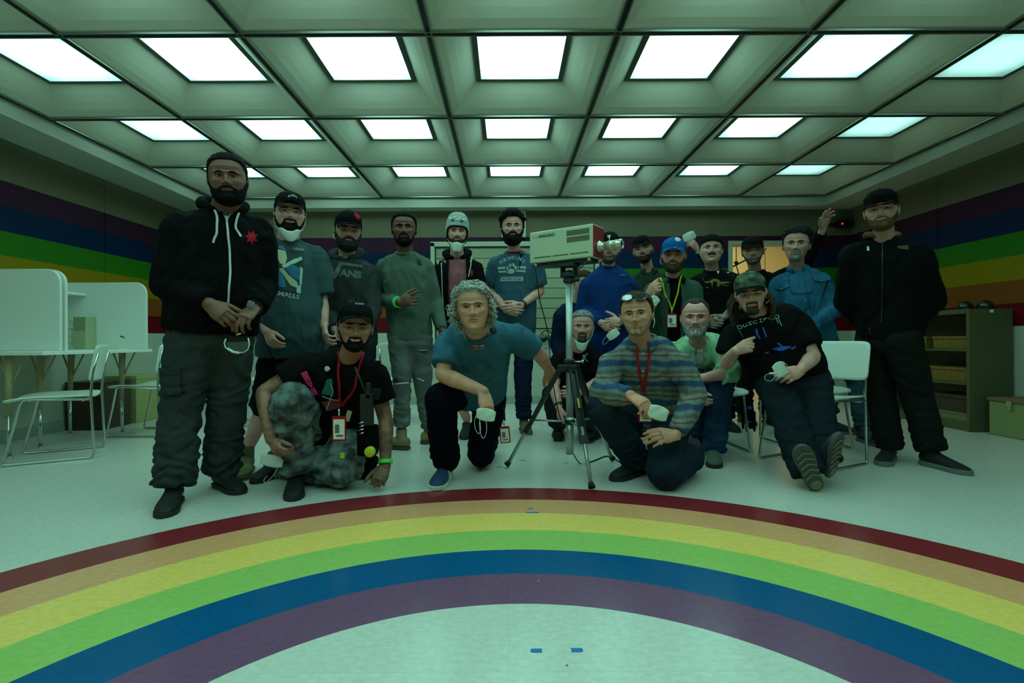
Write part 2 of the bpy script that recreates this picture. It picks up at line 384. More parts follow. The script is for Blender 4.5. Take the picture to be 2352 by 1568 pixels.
# light fitting in the observation room
M_L2 = mat('side_room_tube', (0.7,0.8,0.7), 0.5, emit=(0.52,1.0,0.78), estr=11.0)
for x in (-0.8, 1.0):
    l = thing('ceiling_light', 'strip light in the observation room behind the window, %s' % ('left one' if x < 0 else 'right one'), 'ceiling light', (x, 7.5, 2.75))
    MB().bx((x-0.5, 7.35, 2.77), (x+0.5, 7.65, 2.80)).build('housing', M_PFR, l); MB().bx((x-0.47, 7.38, 2.75), (x+0.47, 7.62, 2.77)).build('diffuser', M_L2, l)
w = MB(); w.bx((2.42, 8.9, 0), (5.0, 9.0, 3)); w.bx((2.42, YB+0.12, 0), (2.47, 8.9, 3)); w.bx((5.0, YB+0.12, 0), (5.1, 9.0, 3)); w.bx((2.42, YB+0.12, 2.8), (5.0, 9.0, 2.9))
struct(w.build('wall_lit_room', M_WARM))
w = MB()
for x in (3.30, 3.95, 4.6): w.bx((x, 8.893, 0), (x+0.008, 8.9, 2.8))
w.bx((2.47, 8.89, 1.62), (5.0, 8.9, 1.63)); w.bx((2.47, 8.88, 0), (5.0, 8.9, 0.10))
trim(w.build('trim', M_LINE))
l = thing('ceiling_light', 'warm light panel in the yellow room behind the doorway', 'ceiling light', (3.5, 7.8, 2.75))
MB().bx((3.0, 7.4, 2.77), (4.2, 8.2, 2.80)).build('housing', M_PFR, l); MB().bx((3.03, 7.43, 2.75), (4.17, 8.17, 2.77)).build('diffuser', mat('warm_lamp', (0.9,0.8,0.5), 0.5, emit=(1.0,0.88,0.46), estr=7.0), l)
# ================================================================== FURNITURE AND PROPS
M_WHITE = mat('white_laminate', (0.80,0.84,0.78), 0.28)
M_CHAIR = mat('chair_shell', (0.72,0.77,0.68), 0.38)
M_CHROME = mat('chrome_tube', (0.55,0.58,0.55), 0.22, metal=1.0)
M_BLACK = mat('black_plastic', (0.012,0.012,0.012), 0.4)
M_RUBBER = mat('black_rubber', (0.010,0.010,0.010), 0.8)
M_WOOD = mat('honey_wood', (0.19,0.11,0.015), 0.6, col2=(0.24,0.14,0.02), vscale=6, stretch=(1,10,1))
M_DWOOD = mat('dark_wood', (0.05,0.025,0.015), 0.5, var=0.3, vscale=8, stretch=(1,8,1))
M_TAN = mat('tan_leg', (0.36,0.29,0.14), 0.5)
M_OLIVE = mat('olive_metal', (0.105,0.112,0.052), 0.6, spec=0.2)
M_PAPER = mat('paper', (0.72,0.74,0.62), 0.8)

# ---- sled chairs
def make_chair():
    t = thing('sled_chair', 'x', 'chair', (0, 0, 0), local=True)
    fr = MB()
    for s in (-1, 1):
        x = s*0.212
        pts = [(x,0.235,0.74),(x,0.205,0.60),(x,0.195,0.45),(x,0.205,0.20),(x,0.212,0.03),(x,0.205,0.012),(x,0.19,0.009),(x,-0.235,0.009),(x,-0.252,0.012),(x,-0.255,0.03),(x,-0.20,0.26),(x,-0.172,0.40),(x,-0.160,0.425),(x,-0.14,0.432),(x,0.19,0.415)]
        fr.tube(pts, 0.0085, 8)
    for y, z in ((-0.13,0.424),(0.15,0.408)): fr.tube([(-0.212,y,z),(0.212,y,z)], 0.007, 8)
    fr.build('frame', M_CHROME, t, smooth=True)
    def shell(f, nu, nv, th):
        V = []; F = []
        for side in (0, 1):
            for i in range(nu+1):
                for j in range(nv+1): V.append(f(i/nu, j/nv, side*th))
        k = (nu+1)*(nv+1)
        for i in range(nu):
            for j in range(nv):
                a = i*(nv+1)+j; F.append((a, a+1, a+nv+2, a+nv+1)); F.append((k+a, k+a+nv+1, k+a+nv+2, k+a+1))
        for i in range(nu): a=i*(nv+1); b=(i+1)*(nv+1); F.append((a, b, b+k, a+k)); a+=nv; b+=nv; F.append((a, a+k, b+k, b))
        for j in range(nv): F.append((j, j+k, j+1+k, j+1)); a=nu*(nv+1)+j; F.append((a, a+1, a+1+k, a+k))
        return V, F
    def rc(u, v, r=0.16):        # square parameter to rounded square
        a, b = 2*u-1, 2*v-1
        k = max(abs(a), abs(b))
        if k < 1e-6: return a, b
        L = (abs(a)**9+abs(b)**9)**(1/9); return a*k/L, b*k/L
    def seat(u, v, o):
        a, b = rc(u, v); x = a*0.225; y = 0.215*b - 0.02 - (0.03 if b < 0 else 0)*abs(b)
        z = 0.438 - o + 0.012*abs(a)**2 - (0.045*max(0, -b-0.45)**1.6) - 0.008*(1-a*a)
        return (x, y, z)
    V, F = shell(seat, 18, 18, 0.011); MB().add(V, F).build('seat', M_CHAIR, t, smooth=True)
    def back(u, v, o):
        a, b = rc(u, v); x = a*0.232; z = 0.668 + b*0.128; y = 0.222 + b*0.022 + 0.028*(1-a*a) - 0.02 + o
        return (x, y, z)
    V, F = shell(back, 20, 14, 0.010); MB().add(V, F).build('backrest', M_CHAIR, t, smooth=True)
    return t
chair0 = make_chair(); used_chair = [False]
def place_chair(x, y, deg, label):
    if not used_chair[0]: r = chair0; used_chair[0] = True
    else:
        r = chair0.copy(); COL.objects.link(r)
        for ch in list(chair0.children):
            c = ch.copy(); COL.objects.link(c); c.parent = r
    r.location = (x, y, 0); r.rotation_euler = (0, 0, radians(deg)); r['label'] = label; r['group'] = 'white sled chairs'; return r
place_chair(-3.19, 3.57, -59, 'white chair on wire sled legs at far left, in front of the study carrels')
place_chair(-3.16, 4.46, -92, 'white sled chair half hidden behind the standing person in black zip hoodie')
place_chair(-2.44, 4.95, -85, 'pale sled chair glimpsed between the legs of the person in black zip hoodie')
place_chair(-1.04, 5.05, 186, 'pale chair back behind the ripped grey jeans, near the back wall')
place_chair(2.03, 3.31, -63, 'white sled chair with tall open backrest under the seated long haired person')
place_chair(2.30, 3.90, 6, 'sled chair behind the seated long haired person, mostly hidden')
place_chair(1.50, 3.80, 4, 'sled chair under the person in light green shirt')

# ---- study carrels along the left wall
WT = 0.752
t = thing('study_carrel', 'white study carrel desk with two rounded partitions against the left rainbow wall', 'desk', (-3.65, 4.0, 0))
def panel(x0, x1, y, z0, z1, th, r=0.10):
    o = [(x0, y, z0), (x1, y, z0)] + [(x1 - r + r*cos(a), y, z1 - r + r*sin(a)) for a in [pi/2*k/8 for k in range(9)]] + [(x0, y, z1)]
    return MB().prism(o, (0,0,0), (0,th,0))
MB().bx((XL+0.013, 3.44, WT-0.028), (-3.20, 4.50, WT)).build('worktop', M_WHITE, t, bevel=0.004)
panel(XL+0.013, -3.225, 3.60, WT, 1.345, 0.022).build('partition', M_WHITE, t, bevel=0.006)
panel(XL+0.013, -3.225, 3.645, WT, 1.345, 0.022).build('partition', M_WHITE, t, bevel=0.006)
panel(XL+0.013, -3.21, 4.44, WT, 1.345, 0.022).build('partition', M_WHITE, t, bevel=0.006)
MB().bx((XL+0.012, 3.67, WT), (XL+0.03, 4.44, 1.345)).build('back_panel', M_WHITE, t)
MB().bx((XL+0.03, 3.668, 1.225), (-3.74, 4.44, 1.245)).build('shelf', M_WHITE, t, bevel=0.003)
for (fx, fy) in ((-3.62, 3.86), (-3.52, 3.52), (-3.90, 3.55), (-3.86, 4.40), (-3.45, 4.46)):
    lg = MB().tube([(fx*0.98-0.06, fy, WT-0.028), (fx, fy, 0.30)], [0.026, 0.016], 12).build('leg', M_TAN, t, smooth=True)
    MB().tube([(fx, fy, 0.30), (fx+0.005, fy, 0.012)], [0.0155, 0.012], 12).lathe((fx+0.005, fy, 0), [(0.016,0),(0.016,0.008),(0.008,0.014)], 12).build('metal_tip', M_CHROME, lg, smooth=True)
    br = MB()
    for s in (-1, 1): br.tube([(fx*0.985-0.04, fy, 0.50), (fx*0.98-0.06+s*0.10, fy+0.02, WT-0.028)], 0.007, 8)
    br.build('brace', M_TAN, t, smooth=True)
# things on the carrel
t = thing('mirror', 'small lit mirror picture with a pale window grid at the back of the far carrel', 'picture', (-3.85, 4.42, WT))
MB().bx((-3.985, 4.42, WT+0.001), (-3.775, 4.438, WT+0.30)).build('board', mat('pale_lit_print', (0.80,0.86,0.66), 0.4), t)
w = MB()
for k in range(3): w.bx((-3.985+0.05*k+0.03, 4.417, WT+0.03), (-3.985+0.05*k+0.034, 4.42, WT+0.28-0.05*k))
for k in range(4): w.bx((-3.975, 4.417, WT+0.05+0.065*k), (-3.85+0.015*(3-k), 4.42, WT+0.054+0.065*k))
w.tube([(-3.90, 4.418, WT+0.29), (-3.79, 4.418, WT+0.17)], 0.003, 6); w.build('grid', mat('grid_print', (0.40,0.50,0.36), 0.5), t)
t = thing('binder', 'upright olive binder beside the lit picture in the far carrel', 'binder', (-3.715, 4.40, WT))
MB().bx((-3.765, 4.33, WT+0.001), (-3.655, 4.435, WT+0.285)).build('cover', mat('olive_binder', (0.40,0.45,0.25), 0.5), t, bevel=0.006)
MB().bx((-3.762, 4.326, WT+0.165), (-3.715, 4.331, WT+0.28)).bx((-3.708, 4.326, WT+0.165), (-3.66, 4.331, WT+0.28)).build('spine_label', mat('binder_label', (0.25,0.30,0.18), 0.5), t)
def cup(x, y, h, r, m, name, label, pens, m2=None):
    t = thing(name, label, 'cup', (x, y, WT), 'pencil cups in the far carrel')
    MB().lathe((x, y, WT+0.001), [(r*0.9,0),(r,h*0.5),(r,h),(r-0.004,h),(r-0.005,0.01)], 20).build('body', m, t, smooth=True)
    if m2: MB().lathe((x, y, WT+0.0015), [(r*0.93,0),(r*1.03,h*0.05),(r*1.03,h*0.42),(r*1.0,h*0.45)], 20).build('band', m2, t, smooth=True)
    return t
M_PEN = {'d': mat('dark_pencil', (0.03,0.04,0.02), 0.5), 'o': mat('orange_pencil', (0.50,0.14,0.02), 0.5), 'g': mat('green_pencil', (0.05,0.22,0.08), 0.5)}
def pens(x, y, h, r, kinds, where):
    for i, k in enumerate(kinds):
        a = 2*pi*i/len(kinds); dx, dy = cos(a)*r*0.6, sin(a)*r*0.6
        t = thing('pencil', '%s pencil standing in the %s' % ({'d':'dark','o':'orange','g':'green'}[k], where), 'pencil', (x+dx*0.3, y+dy*0.3, WT+0.012), 'pencils in the carrel cups')
        e = Vector((x+dx*1.5, y+dy*1.5, WT+h+0.055+0.012*(i%3))); b = Vector((x+dx*0.3, y+dy*0.3, WT+0.012)); d = (e-b)
        MB().tube([b, e-d*0.08], 0.0042, 6).build('shaft', M_PEN[k], t, smooth=True); MB().tube([e-d*0.08, e], [0.0042, 0.0008], 6).build('point', M_TAN, t, smooth=True)
cup(-3.885, 4.22, 0.10, 0.034, M_WHITE, 'pencil_cup', 'pale blue white pencil cup, left of the two in the far carrel', 4); pens(-3.885, 4.22, 0.10, 0.032, 'dddg', 'left pencil cup')
cup(-3.795, 4.20, 0.11, 0.031, mat('cream_cup', (0.60,0.60,0.45), 0.4), 'pencil_cup', 'cream pencil cup with blue lower band, right of the two in the far carrel', 4, mat('blue_band', (0.05,0.14,0.18), 0.4)); pens(-3.795, 4.20, 0.11, 0.029, 'oogd', 'right pencil cup')
M_RUST = mat('rust_clay', (0.32,0.12,0.06), 0.8, var=0.3)
for k, (x, y, r) in enumerate([(-3.90,4.12,0.022),(-3.84,4.10,0.017),(-3.78,4.12,0.024),(-3.72,4.10,0.016),(-3.93,4.15,0.015)]):
    M_ = Matrix.Rotation(k*1.1, 3, 'Z')
    tag(MB().ball((x, y, WT+r*0.55), (r*1.3, r, r*0.55), 12, M=M_).ball((x+r*0.8, y+0.004, WT+r*0.5), (r*0.7,r*0.6,r*0.5), 10).build('clay_lump', M_RUST, None, smooth=True), 'small rust coloured lump lying in front of the pencil cups', 'clay lump', 'rust lumps in front of the pencil cups')
def sheet(name, label, x, y, w_, d_, z, deg, m, cat='paper', th=0.002):
    return tag(MB().box((x, y, z+th/2+0.0005), (w_, d_, th), rot=Matrix.Rotation(radians(deg), 3, 'Z')).build(name, m, None), label, cat)
sheet('paper_sheet', 'white sheet of paper lying on the far carrel worktop', -3.62, 4.14, 0.20, 0.15, WT, 8, M_PAPER)
sheet('note_pad', 'pale yellow note pad on the far carrel worktop', -3.36, 4.30, 0.10, 0.09, WT, -5, mat('yellow_pad', (0.55,0.62,0.28), 0.8), 'note pad', 0.008)
sheet('paper_sheet', 'white papers at the left edge of the photo on the near worktop', -3.80, 3.52, 0.21, 0.11, WT, 4, M_PAPER, th=0.005)
sheet('folded_newspaper', 'grey folded newspaper lying on the small shelf in the far carrel', -3.90, 4.10, 0.20, 0.28, 1.245, 6, mat('news', (0.30,0.36,0.32), 0.8), 'newspaper', 0.018)
tag(MB().tube([(-3.44, 4.437, WT+0.115), (-3.41, 4.437, WT+0.105), (-3.395, 4.436, WT+0.098)], [0.005,0.004,0.001], 6).build('dark_clip', M_BLACK, None), 'tiny dark clip stuck on the far carrel partition', 'clip')
t = thing('storage_box', 'dark brown box under the far carrel worktop', 'box', (-3.97, 4.75, 0)); MB().bx((-4.08, 4.60, 0.001), (-3.74, 4.95, 0.43)).build('body', M_DWOOD, t, bevel=0.005); MB().bx((-4.082, 4.597, 0.43), (-3.737, 4.953, 0.445)).build('lid', M_DWOOD, t, bevel=0.003)
t = thing('storage_box', 'olive cardboard box beside the dark brown box behind the second chair', 'box', (-3.70, 5.2, 0)); MB().bx((-4.07, 5.0, 0.001), (-3.72, 5.40, 0.44)).build('body', mat('olive_card', (0.36,0.38,0.14), 0.8), t, bevel=0.004); MB().bx((-4.075, 4.997, 0.44), (-3.715, 5.403, 0.475)).build('lid', mat('olive_card_lid', (0.40,0.42,0.18), 0.8), t, bevel=0.003)

# ---- shelf unit by the right wall
sx0, sx1, sy0, sy1, sz = 3.99, 4.37, 4.31, 5.70, 1.066
t = thing('shelf_unit', 'low olive metal shelf unit against the right wall', 'shelf', (4.18, 5.0, 0))
w = MB(); w.bx((sx0, sy0, 0), (sx1, sy0+0.03, sz)); w.bx((sx0, sy1-0.03, 0), (sx1, sy1, sz)); w.bx((sx0, sy0+0.03, sz-0.04), (sx1, sy1-0.03, sz)); w.bx((sx1-0.015, sy0+0.03, 0), (sx1, sy1-0.03, sz-0.04)); w.bx((sx0+0.01, sy0+0.03, 0), (sx1-0.015, sy1-0.03, 0.075))
w.build('carcass', M_OLIVE, t, bevel=0.004)
for z in (0.42, 0.715): MB().bx((sx0+0.005, sy0+0.03, z-0.018), (sx1-0.015, sy1-0.03, z)).build('shelf', M_OLIVE, t)
tag(MB().box((4.185, sy0-0.002, 1.045), (0.03, 0.003, 0.026)).build('sticker', M_WHITE, t), 'small white sticker')
def crate(y0, y1, z0, h, m, label, x0=4.03, x1=4.34, name='wooden_box', lid=True):
    t = thing(name, label, 'box', ((x0+x1)/2, (y0+y1)/2, z0), 'boxes stored in the olive shelf unit')
    MB().bx((x0, y0, z0+0.001), (x1, y1, z0+h*0.78)).build('body', m, t, bevel=0.003); MB().bx((x0-0.006, y0-0.006, z0+h*0.80), (x1+0.004, y1+0.006, z0+h)).build('lid', m, t, bevel=0.003)
crate(4.36, 4.72, 0.715, 0.115, M_WOOD, 'honey coloured wooden box, nearest one on the upper shelf')
crate(4.80, 5.30, 0.715, 0.115, M_WOOD, 'honey coloured wooden box, farther one on the upper shelf')
crate(4.36, 4.95, 0.42, 0.13, M_WOOD, 'long honey coloured wooden box on the middle shelf')
crate(4.38, 4.75, 0.075, 0.075, mat('pale_box', (0.20,0.21,0.10), 0.7), 'pale flat box at the bottom of the shelf unit')
crate(4.38, 4.78, 0.152, 0.15, M_DWOOD, 'dark reddish box on top of the pale flat box in the shelf unit')
M_GLOSS = mat('black_gloss', (0.008,0.009,0.008), 0.12, coat=0.5)
for k, (y, x) in enumerate([(4.72, 4.06), (4.50, 4.13), (4.40, 4.22)]):
    t = thing('black_bowl', '%s of three glossy black domes on top of the shelf unit' % ('leftmost', 'middle', 'rightmost')[k], 'dome', (x, y, sz), 'glossy black domes on the shelf unit')
    MB().lathe((x, y, sz+0.0005), [(0.052,0.0),(0.060,0.012),(0.060,0.030),(0.052,0.052),(0.036,0.070),(0.014,0.080),(0.002,0.081)], 24).build('dome', M_GLOSS, t, smooth=True); MB().lathe((x, y, sz+0.0005), [(0.062,0.004),(0.064,0.010),(0.062,0.014)], 24).build('rim', M_BLACK, t, smooth=True)
t = thing('footlocker', 'cream trunk with brown lid and metal latch in the lower right corner', 'trunk', (4.23, 3.7, 0))
MB().bx((4.08, 3.25, 0.001), (4.37, 4.23, 0.285)).build('body', mat('cream_canvas', (0.27,0.29,0.11), 0.8, bump=0.2, bscale=300), t, bevel=0.008)
MB().bx((4.07, 3.24, 0.285), (4.375, 4.24, 0.315)).build('lid', mat('brown_lid', (0.22,0.12,0.05), 0.6), t, bevel=0.006)
MB().bx((4.055, 4.02, 0.255), (4.07, 4.06, 0.30)).bx((4.06, 4.03, 0.225), (4.08, 4.05, 0.26)).build('latch', mat('latch_brass', (0.55,0.55,0.38), 0.3, metal=0.8), t, bevel=0.002)

# ---- wall clock and exit style sensor
cx_, cz_ = (1181-CX)*6.36/FPX, 0.81+(782-514)*6.36/FPX
t = thing('wall_clock', 'square white wall clock on the back wall behind the person in blue paw print shirt', 'clock', (cx_, YB, cz_))
MB().bx((cx_-0.158, YB-0.045, cz_-0.175), (cx_+0.158, YB, cz_+0.175)).build('case', mat('clock_case', (0.50,0.55,0.45), 0.4), t, bevel=0.008)
MB().bx((cx_-0.162, YB-0.05, cz_+0.168), (cx_+0.162, YB, cz_+0.180)).build('top_edge', M_BLACK, t)
w = MB()
for h in range(1, 13):
    a = pi/2 - h*pi/6; r = 0.125/max(abs(cos(a)), abs(sin(a)))*0.93
    text_mb(w, str(h), (cx_+cos(a)*r, YB-0.046, cz_+sin(a)*r), (1,0,0), (0,0,1), 0.052, lift=0.001, bold=0.002)
w.build('numerals', M_BLACK, t)
w = MB(); w.box((cx_+0.02, YB-0.049, cz_+0.03), (0.008, 0.002, 0.09), rot=Matrix.Rotation(0.6, 3, 'Y')); w.box((cx_-0.03, YB-0.051, cz_-0.01), (0.006, 0.002, 0.12), rot=Matrix.Rotation(1.3, 3, 'Y')); w.build('hands', M_BLACK, t)
p = XW(1933, 504, XR)
t = thing('wall_sensor', 'small dark box with a glowing red dot high in the right rear corner', 'sensor', (XR, p.y, p.z))
yy = 6.0; zz = 0.81 + (779-503)*6.05/FPX
MB().bx((XR-0.20, YB-0.10, zz-0.045), (XR-0.02, YB, zz+0.045)).build('housing', M_BLACK, t, bevel=0.006)
MB().lathe((XR-0.165, YB-0.104, zz-0.006), [(0.011,0),(0.011,0.006),(0.004,0.010)], 12, axis=(0,1,0)).build('red_lamp', mat('red_led', (0.6,0.01,0.02), 0.4, emit=(1.0,0.01,0.05), estr=2.5), t)
MB().bx((XR-0.28, YB-0.03, zz-0.02), (XR-0.20, YB, zz+0.02)).build('bracket', M_BLACK, t)

# ---- floor tape
M_TAPE = mat('blue_tape', (0.0,0.16,0.42), 0.6); M_PINK = mat('pink_dot', (0.85,0.05,0.22), 0.5)
def fit(px, py, w_, d_, deg, label, m=M_TAPE, name='tape_mark', cat='tape'):
    p = G(px, py); a = [(-.5,-.42),(-.3,-.5),(.5,-.5),(.46,0),(.5,.5),(-.42,.46),(-.52,.1)]
    R_ = Matrix.Rotation(radians(deg), 3, 'Z'); o = [p + R_ @ Vector((x*w_, y*d_, 0)) for x, y in a]
    return tag(MB().prism(o, (0,0,0.0004), (0,0,0.0012)).build(name, m, None), label, cat, 'blue tape marks on the floor' if m is M_TAPE else 'pink dots on the floor')
fit(1232, 1494, 0.030, 0.016, 0, 'blue tape piece inside the rainbow arc, left of the pair')
fit(1325, 1493, 0.031, 0.017, 180, 'blue tape piece inside the rainbow arc, right of the pair')
fit(1223, 1177, 0.060, 0.014, 2, 'long blue tape strip at the edge of the orange and yellow bands')
fit(1219, 1168, 0.028, 0.012, 0, 'short blue tape scrap on the orange band above the long strip')
fit(1201, 1057, 0.035, 0.018, 0, 'faint blue tape on the floor between tripod leg and kneeling knee')
fit(1146, 1072, 0.030, 0.016, 0, 'blue tape just left of the left tripod foot')
fit(1299, 1063, 0.030, 0.014, 0, 'blue tape between the tripod feet below the centre column')
fit(1237, 1334, 0.008, 0.012, 0, 'pink dot on the purple band', M_PINK, 'floor_dot', 'dot')
fit(1302, 1528, 0.006, 0.006, 0, 'pink dot below the pair of blue tapes', M_PINK, 'floor_dot', 'dot')

# ---- vintage video camera
Lx = Vector((0.82, -0.5724, 0.0)).normalized(); Wx = Vector((-Lx.y, Lx.x, 0)); UP = Vector((0,0,1))
M_VBOX = mat('beige_enamel', (0.50,0.54,0.36), 0.42); M_VRED = mat('red_enamel', (0.26,0.012,0.015), 0.4); M_VENT = mat('vent_shadow', (0.10,0.12,0.05), 0.7)
C0 = P(1362, 551, 2.925); B = 0.44; Hh = 0.197
tr = Matrix((Lx, Wx, UP)).transposed()
tilt = Matrix.Rotation(radians(0.0), 3, 'Z')
def V3(l, w_, u): return C0 + Lx*l + Wx*w_ + UP*u       # origin: near front vertical edge centre
t = thing('video_camera', 'boxy vintage beige and red video camera mounted on the tripod', 'camera', V3(-0.22, 0.08, -0.1))
MB().box(V3(-B/2, 0.078, 0), (B, 0.156, Hh), rot=tr).build('housing', M_VBOX, t, bevel=0.008)
MB().box(V3(-0.006, 0.078, 0), (0.016, 0.148, Hh-0.010), rot=tr).build('front_panel', M_VRED, t, bevel=0.004)
w = MB()
for b_ in (0.052, 0.012):
    for k in range(3): w.box(V3(-0.098, -0.0005, b_+0.011*k-0.003), (0.150, 0.003, 0.0085), rot=tr)
w.build('vent', M_VENT, t)
w = MB()
for a, b_ in ((-0.405,-0.285),(-0.27,-0.165),(-0.15,-0.03)): w.box(V3((a+b_)/2, -0.0005, -0.066), (b_-a, 0.003, 0.006), rot=tr)
w.build('slot', M_VENT, t)
lab = MB().box(V3(-0.325, -0.001, 0.066), (0.085, 0.002, 0.014), rot=tr).build('name_plate', M_BLACK, t)
text_mb(w := MB(), 'COLOR VIDEO', V3(-0.325, -0.002, 0.066), Lx, UP, 0.011, lift=0.0005); w.build('lettering', M_WHITE, lab)
text_mb(w := MB(), 'ITC 730', V3(-0.395, -0.0005, 0.062), Lx, UP, 0.014, lift=0.001); w.build('model_lettering', M_SEAM, t)
MB().lathe(V3(-0.265, -0.002, 0.067), [(0.010,0),(0.010,0.002),(0.001,0.002)], 16, axis=-Wx).build('green_badge', mat('green_badge', (0.02,0.30,0.08), 0.4), t)
MB().lathe(V3(-0.277, -0.0015, 0.067), [(0.007,0),(0.007,0.0015),(0.001,0.0015)], 16, axis=-Wx).build('orange_badge', mat('orange_badge', (0.5,0.15,0.03), 0.4), t)
M_LENS = mat('lens_barrel', (0.62,0.66,0.60), 0.25, metal=0.7); M_AMB = mat('amber_ring', (0.45,0.36,0.16), 0.4)
lp = V3(0.002, 0.075, -0.028)
ln = MB().lathe(lp, [(0.034,0),(0.034,0.010),(0.026,0.014),(0.024,0.05),(0.026,0.052),(0.027,0.09),(0.026,0.093),(0.028,0.096),(0.029,0.148),(0.025,0.150),(0.022,0.140),(0.004,0.136)], 28, axis=Lx).build('lens', M_LENS, t, smooth=True)
for s in (0.066, 0.105): MB().lathe(lp, [(0.0275,s),(0.0295,s+0.002),(0.0295,s+0.010),(0.0275,s+0.012)], 28, axis=Lx).build('focus_ring', M_AMB, ln, smooth=True)
MB().lathe(lp, [(0.024,0.1405),(0.018,0.1425),(0.004,0.144)], 24, axis=Lx).build('front_glass', M_GLOSS, ln, smooth=True)
MB().tube([lp+Lx*0.07+UP*0.026, lp+Lx*0.066+UP*0.052], 0.0028, 8).ball(lp+Lx*0.066+UP*0.054, 0.004, 8).build('zoom_lever', M_LENS, ln, smooth=True)
w = MB(); w.box(V3(-0.22, 0.078, -Hh/2-0.010), (0.40, 0.12, 0.020), rot=tr); w.build('base_plate', M_BLACK, t, bevel=0.003)
for a, b_ in ((-0.03,0.01),(-0.40,0.01),(-0.005,0.10)): MB().ball(V3(a, b_, -Hh/2-0.012), 0.011, 12).build('foot_knob', M_AMB, t, smooth=True)
# ---- tripod
TC = Vector((0.381, 3.06, 0)); M_TB = mat('tripod_black', (0.014,0.017,0.016), 0.45); M_ALU = mat('tripod_aluminium', (0.42,0.47,0.43), 0.33, metal=0.55); M_YEL = mat('yellow_decal', (0.50,0.35,0.03), 0.5)
def at(px, py, d=3.06): return P(px, py, d)
t = thing('tripod', 'studio camera tripod with thick metal column and black legs carrying the vintage camera', 'tripod', TC)
zc0 = at(1308, 1042).z; zc1 = at(1308, 650).z
MB().tube([(TC.x, TC.y, zc0), (TC.x, TC.y, 0.34)], 0.0245, 24).tube([(TC.x, TC.y, 0.34), (TC.x, TC.y, zc1)], 0.0215, 24).build('centre_column', M_ALU, t, smooth=True)
w = MB(); zz0 = at(1308, 648).z; zt = C0.z - Hh/2 - 0.0225
w.lathe((TC.x, TC.y, zz0-0.005), [(0.030,0),(0.036,0.006),(0.036,0.026),(0.026,0.030),(0.030,0.034),(0.046,0.036),(0.046,0.058),(0.020,0.075),(0.004,0.082)], 24)
w.box((TC.x, TC.y, zt-0.008), (0.11, 0.09, 0.018), rot=tr)
for s in (-1, 1): w.box(Vector((TC.x, TC.y, 0)) + Lx*(s*0.042) + UP*((zt+zz0+0.03)/2), (0.012, 0.05, zt-zz0-0.03), rot=tr)
w.build('head', M_TB, t, bevel=0.002)
hx = Vector((TC.x, TC.y, zz0+0.02)); h1 = at(1349, 600, 2.95)
MB().tube([hx, h1], 0.0045, 10).build('pan_handle', M_TB, t, smooth=True)
kn = at(1326, 641, 3.0)
MB().tube([(TC.x, TC.y, kn.z), kn], 0.006, 8).lathe(kn, [(0.012,-0.012),(0.016,-0.006),(0.016,0.006),(0.012,0.012)], 16, axis=(1,0,0)).build('crank_knob', M_TB, t, smooth=True)
zk = at(1308, 838).z
w = MB().lathe((TC.x, TC.y, zk-0.045), [(0.030,0),(0.034,0.01),(0.034,0.04),(0.030,0.045),(0.030,0.06),(0.034,0.062),(0.034,0.078),(0.026,0.082)], 24)
feet = [G(1163, 1074), G(1360, 1128), G(1408, 1060)]
for f_ in feet:
    d = (f_-TC); d.z = 0; d.normalize(); w.box(TC+d*0.045+UP*(zk-0.02), (0.05,0.045,0.04), rot=Matrix((d, UP.cross(d), UP)).transposed())
w.build('collar', M_TB, t, bevel=0.003)
MB().tube([(TC.x+0.02, TC.y-0.03, zk+0.02), (TC.x+0.075, TC.y-0.05, zk+0.022)], 0.005, 8).tube([(TC.x+0.075, TC.y-0.05, zk+0.012), (TC.x+0.075, TC.y-0.05, zk+0.032)], 0.007, 8).build('lock_lever', M_CHROME, t, smooth=True)
zs_ = at(1308, 968).z
hub = MB().lathe((TC.x, TC.y, zs_-0.015), [(0.028,0),(0.031,0.004),(0.031,0.026),(0.028,0.03)], 24).build('spreader_hub', M_TB, t, smooth=True)
for f_ in feet:
    d = (f_-TC); d.z = 0; d.normalize(); top = TC + d*0.062 + UP*(zk-0.03); ax = f_ - top; side = UP.cross(d).normalized(); a_ = ax.normalized(); nn = a_.cross(side).normalized()
    rr = Matrix((side, nn, a_)).transposed(); m1 = top + ax*0.60
    lg = MB()
    for s in (-1, 1): lg.box((top+m1)/2 + side*s*0.017, (0.009, 0.026, (m1-top).length), rot=rr)
    lg.box((top+m1)/2 - nn*0.010, (0.036, 0.006, (m1-top).length*0.98), rot=rr); lg.box(m1, (0.046, 0.034, 0.045), rot=rr)
    L_ = lg.build('leg', M_TB, t, bevel=0.002)
    MB().tube([top+ax*0.50, f_ - a_*0.02 + UP*0.004], 0.0115, 14).build('lower_tube', M_ALU, L_, smooth=True)
    MB().tube([f_ - a_*0.045, f_ + UP*0.016 - a_*0.004], [0.0155, 0.020], 14).build('rubber_foot', M_RUBBER, L_, smooth=True)
    MB().box(top + ax*0.30 - nn*0.0135, (0.014, 0.002, 0.06), rot=rr).box(top + ax*0.30 + nn*0.0135, (0.014, 0.002, 0.06), rot=rr).build('yellow_decal', M_YEL, L_)
    q = top + ax*((top.z-zs_)/(top.z)); MB().tube([TC+UP*zs_+d*0.028, q], 0.006, 8).ball(q, 0.009, 8).build('spreader_arm', M_ALU, t, smooth=True)
def cable(name, label, pts, r, m, n=8):
    P_ = [Vector(p) for p in pts]; out = []
    for i in range(len(P_)-1):
        p0, p1, p2, p3 = P_[max(0,i-1)], P_[i], P_[i+1], P_[min(len(P_)-1,i+2)]
        for k in range(n):
            s = k/n; out.append(0.5*((2*p1)+(p2-p0)*s+(2*p0-5*p1+4*p2-p3)*s*s+(-p0+3*p1-3*p2+p3)*s**3))
    out.append(P_[-1]); return tag(MB().tube(out, r, 8).build(name, m, None, smooth=True), label, 'cable')
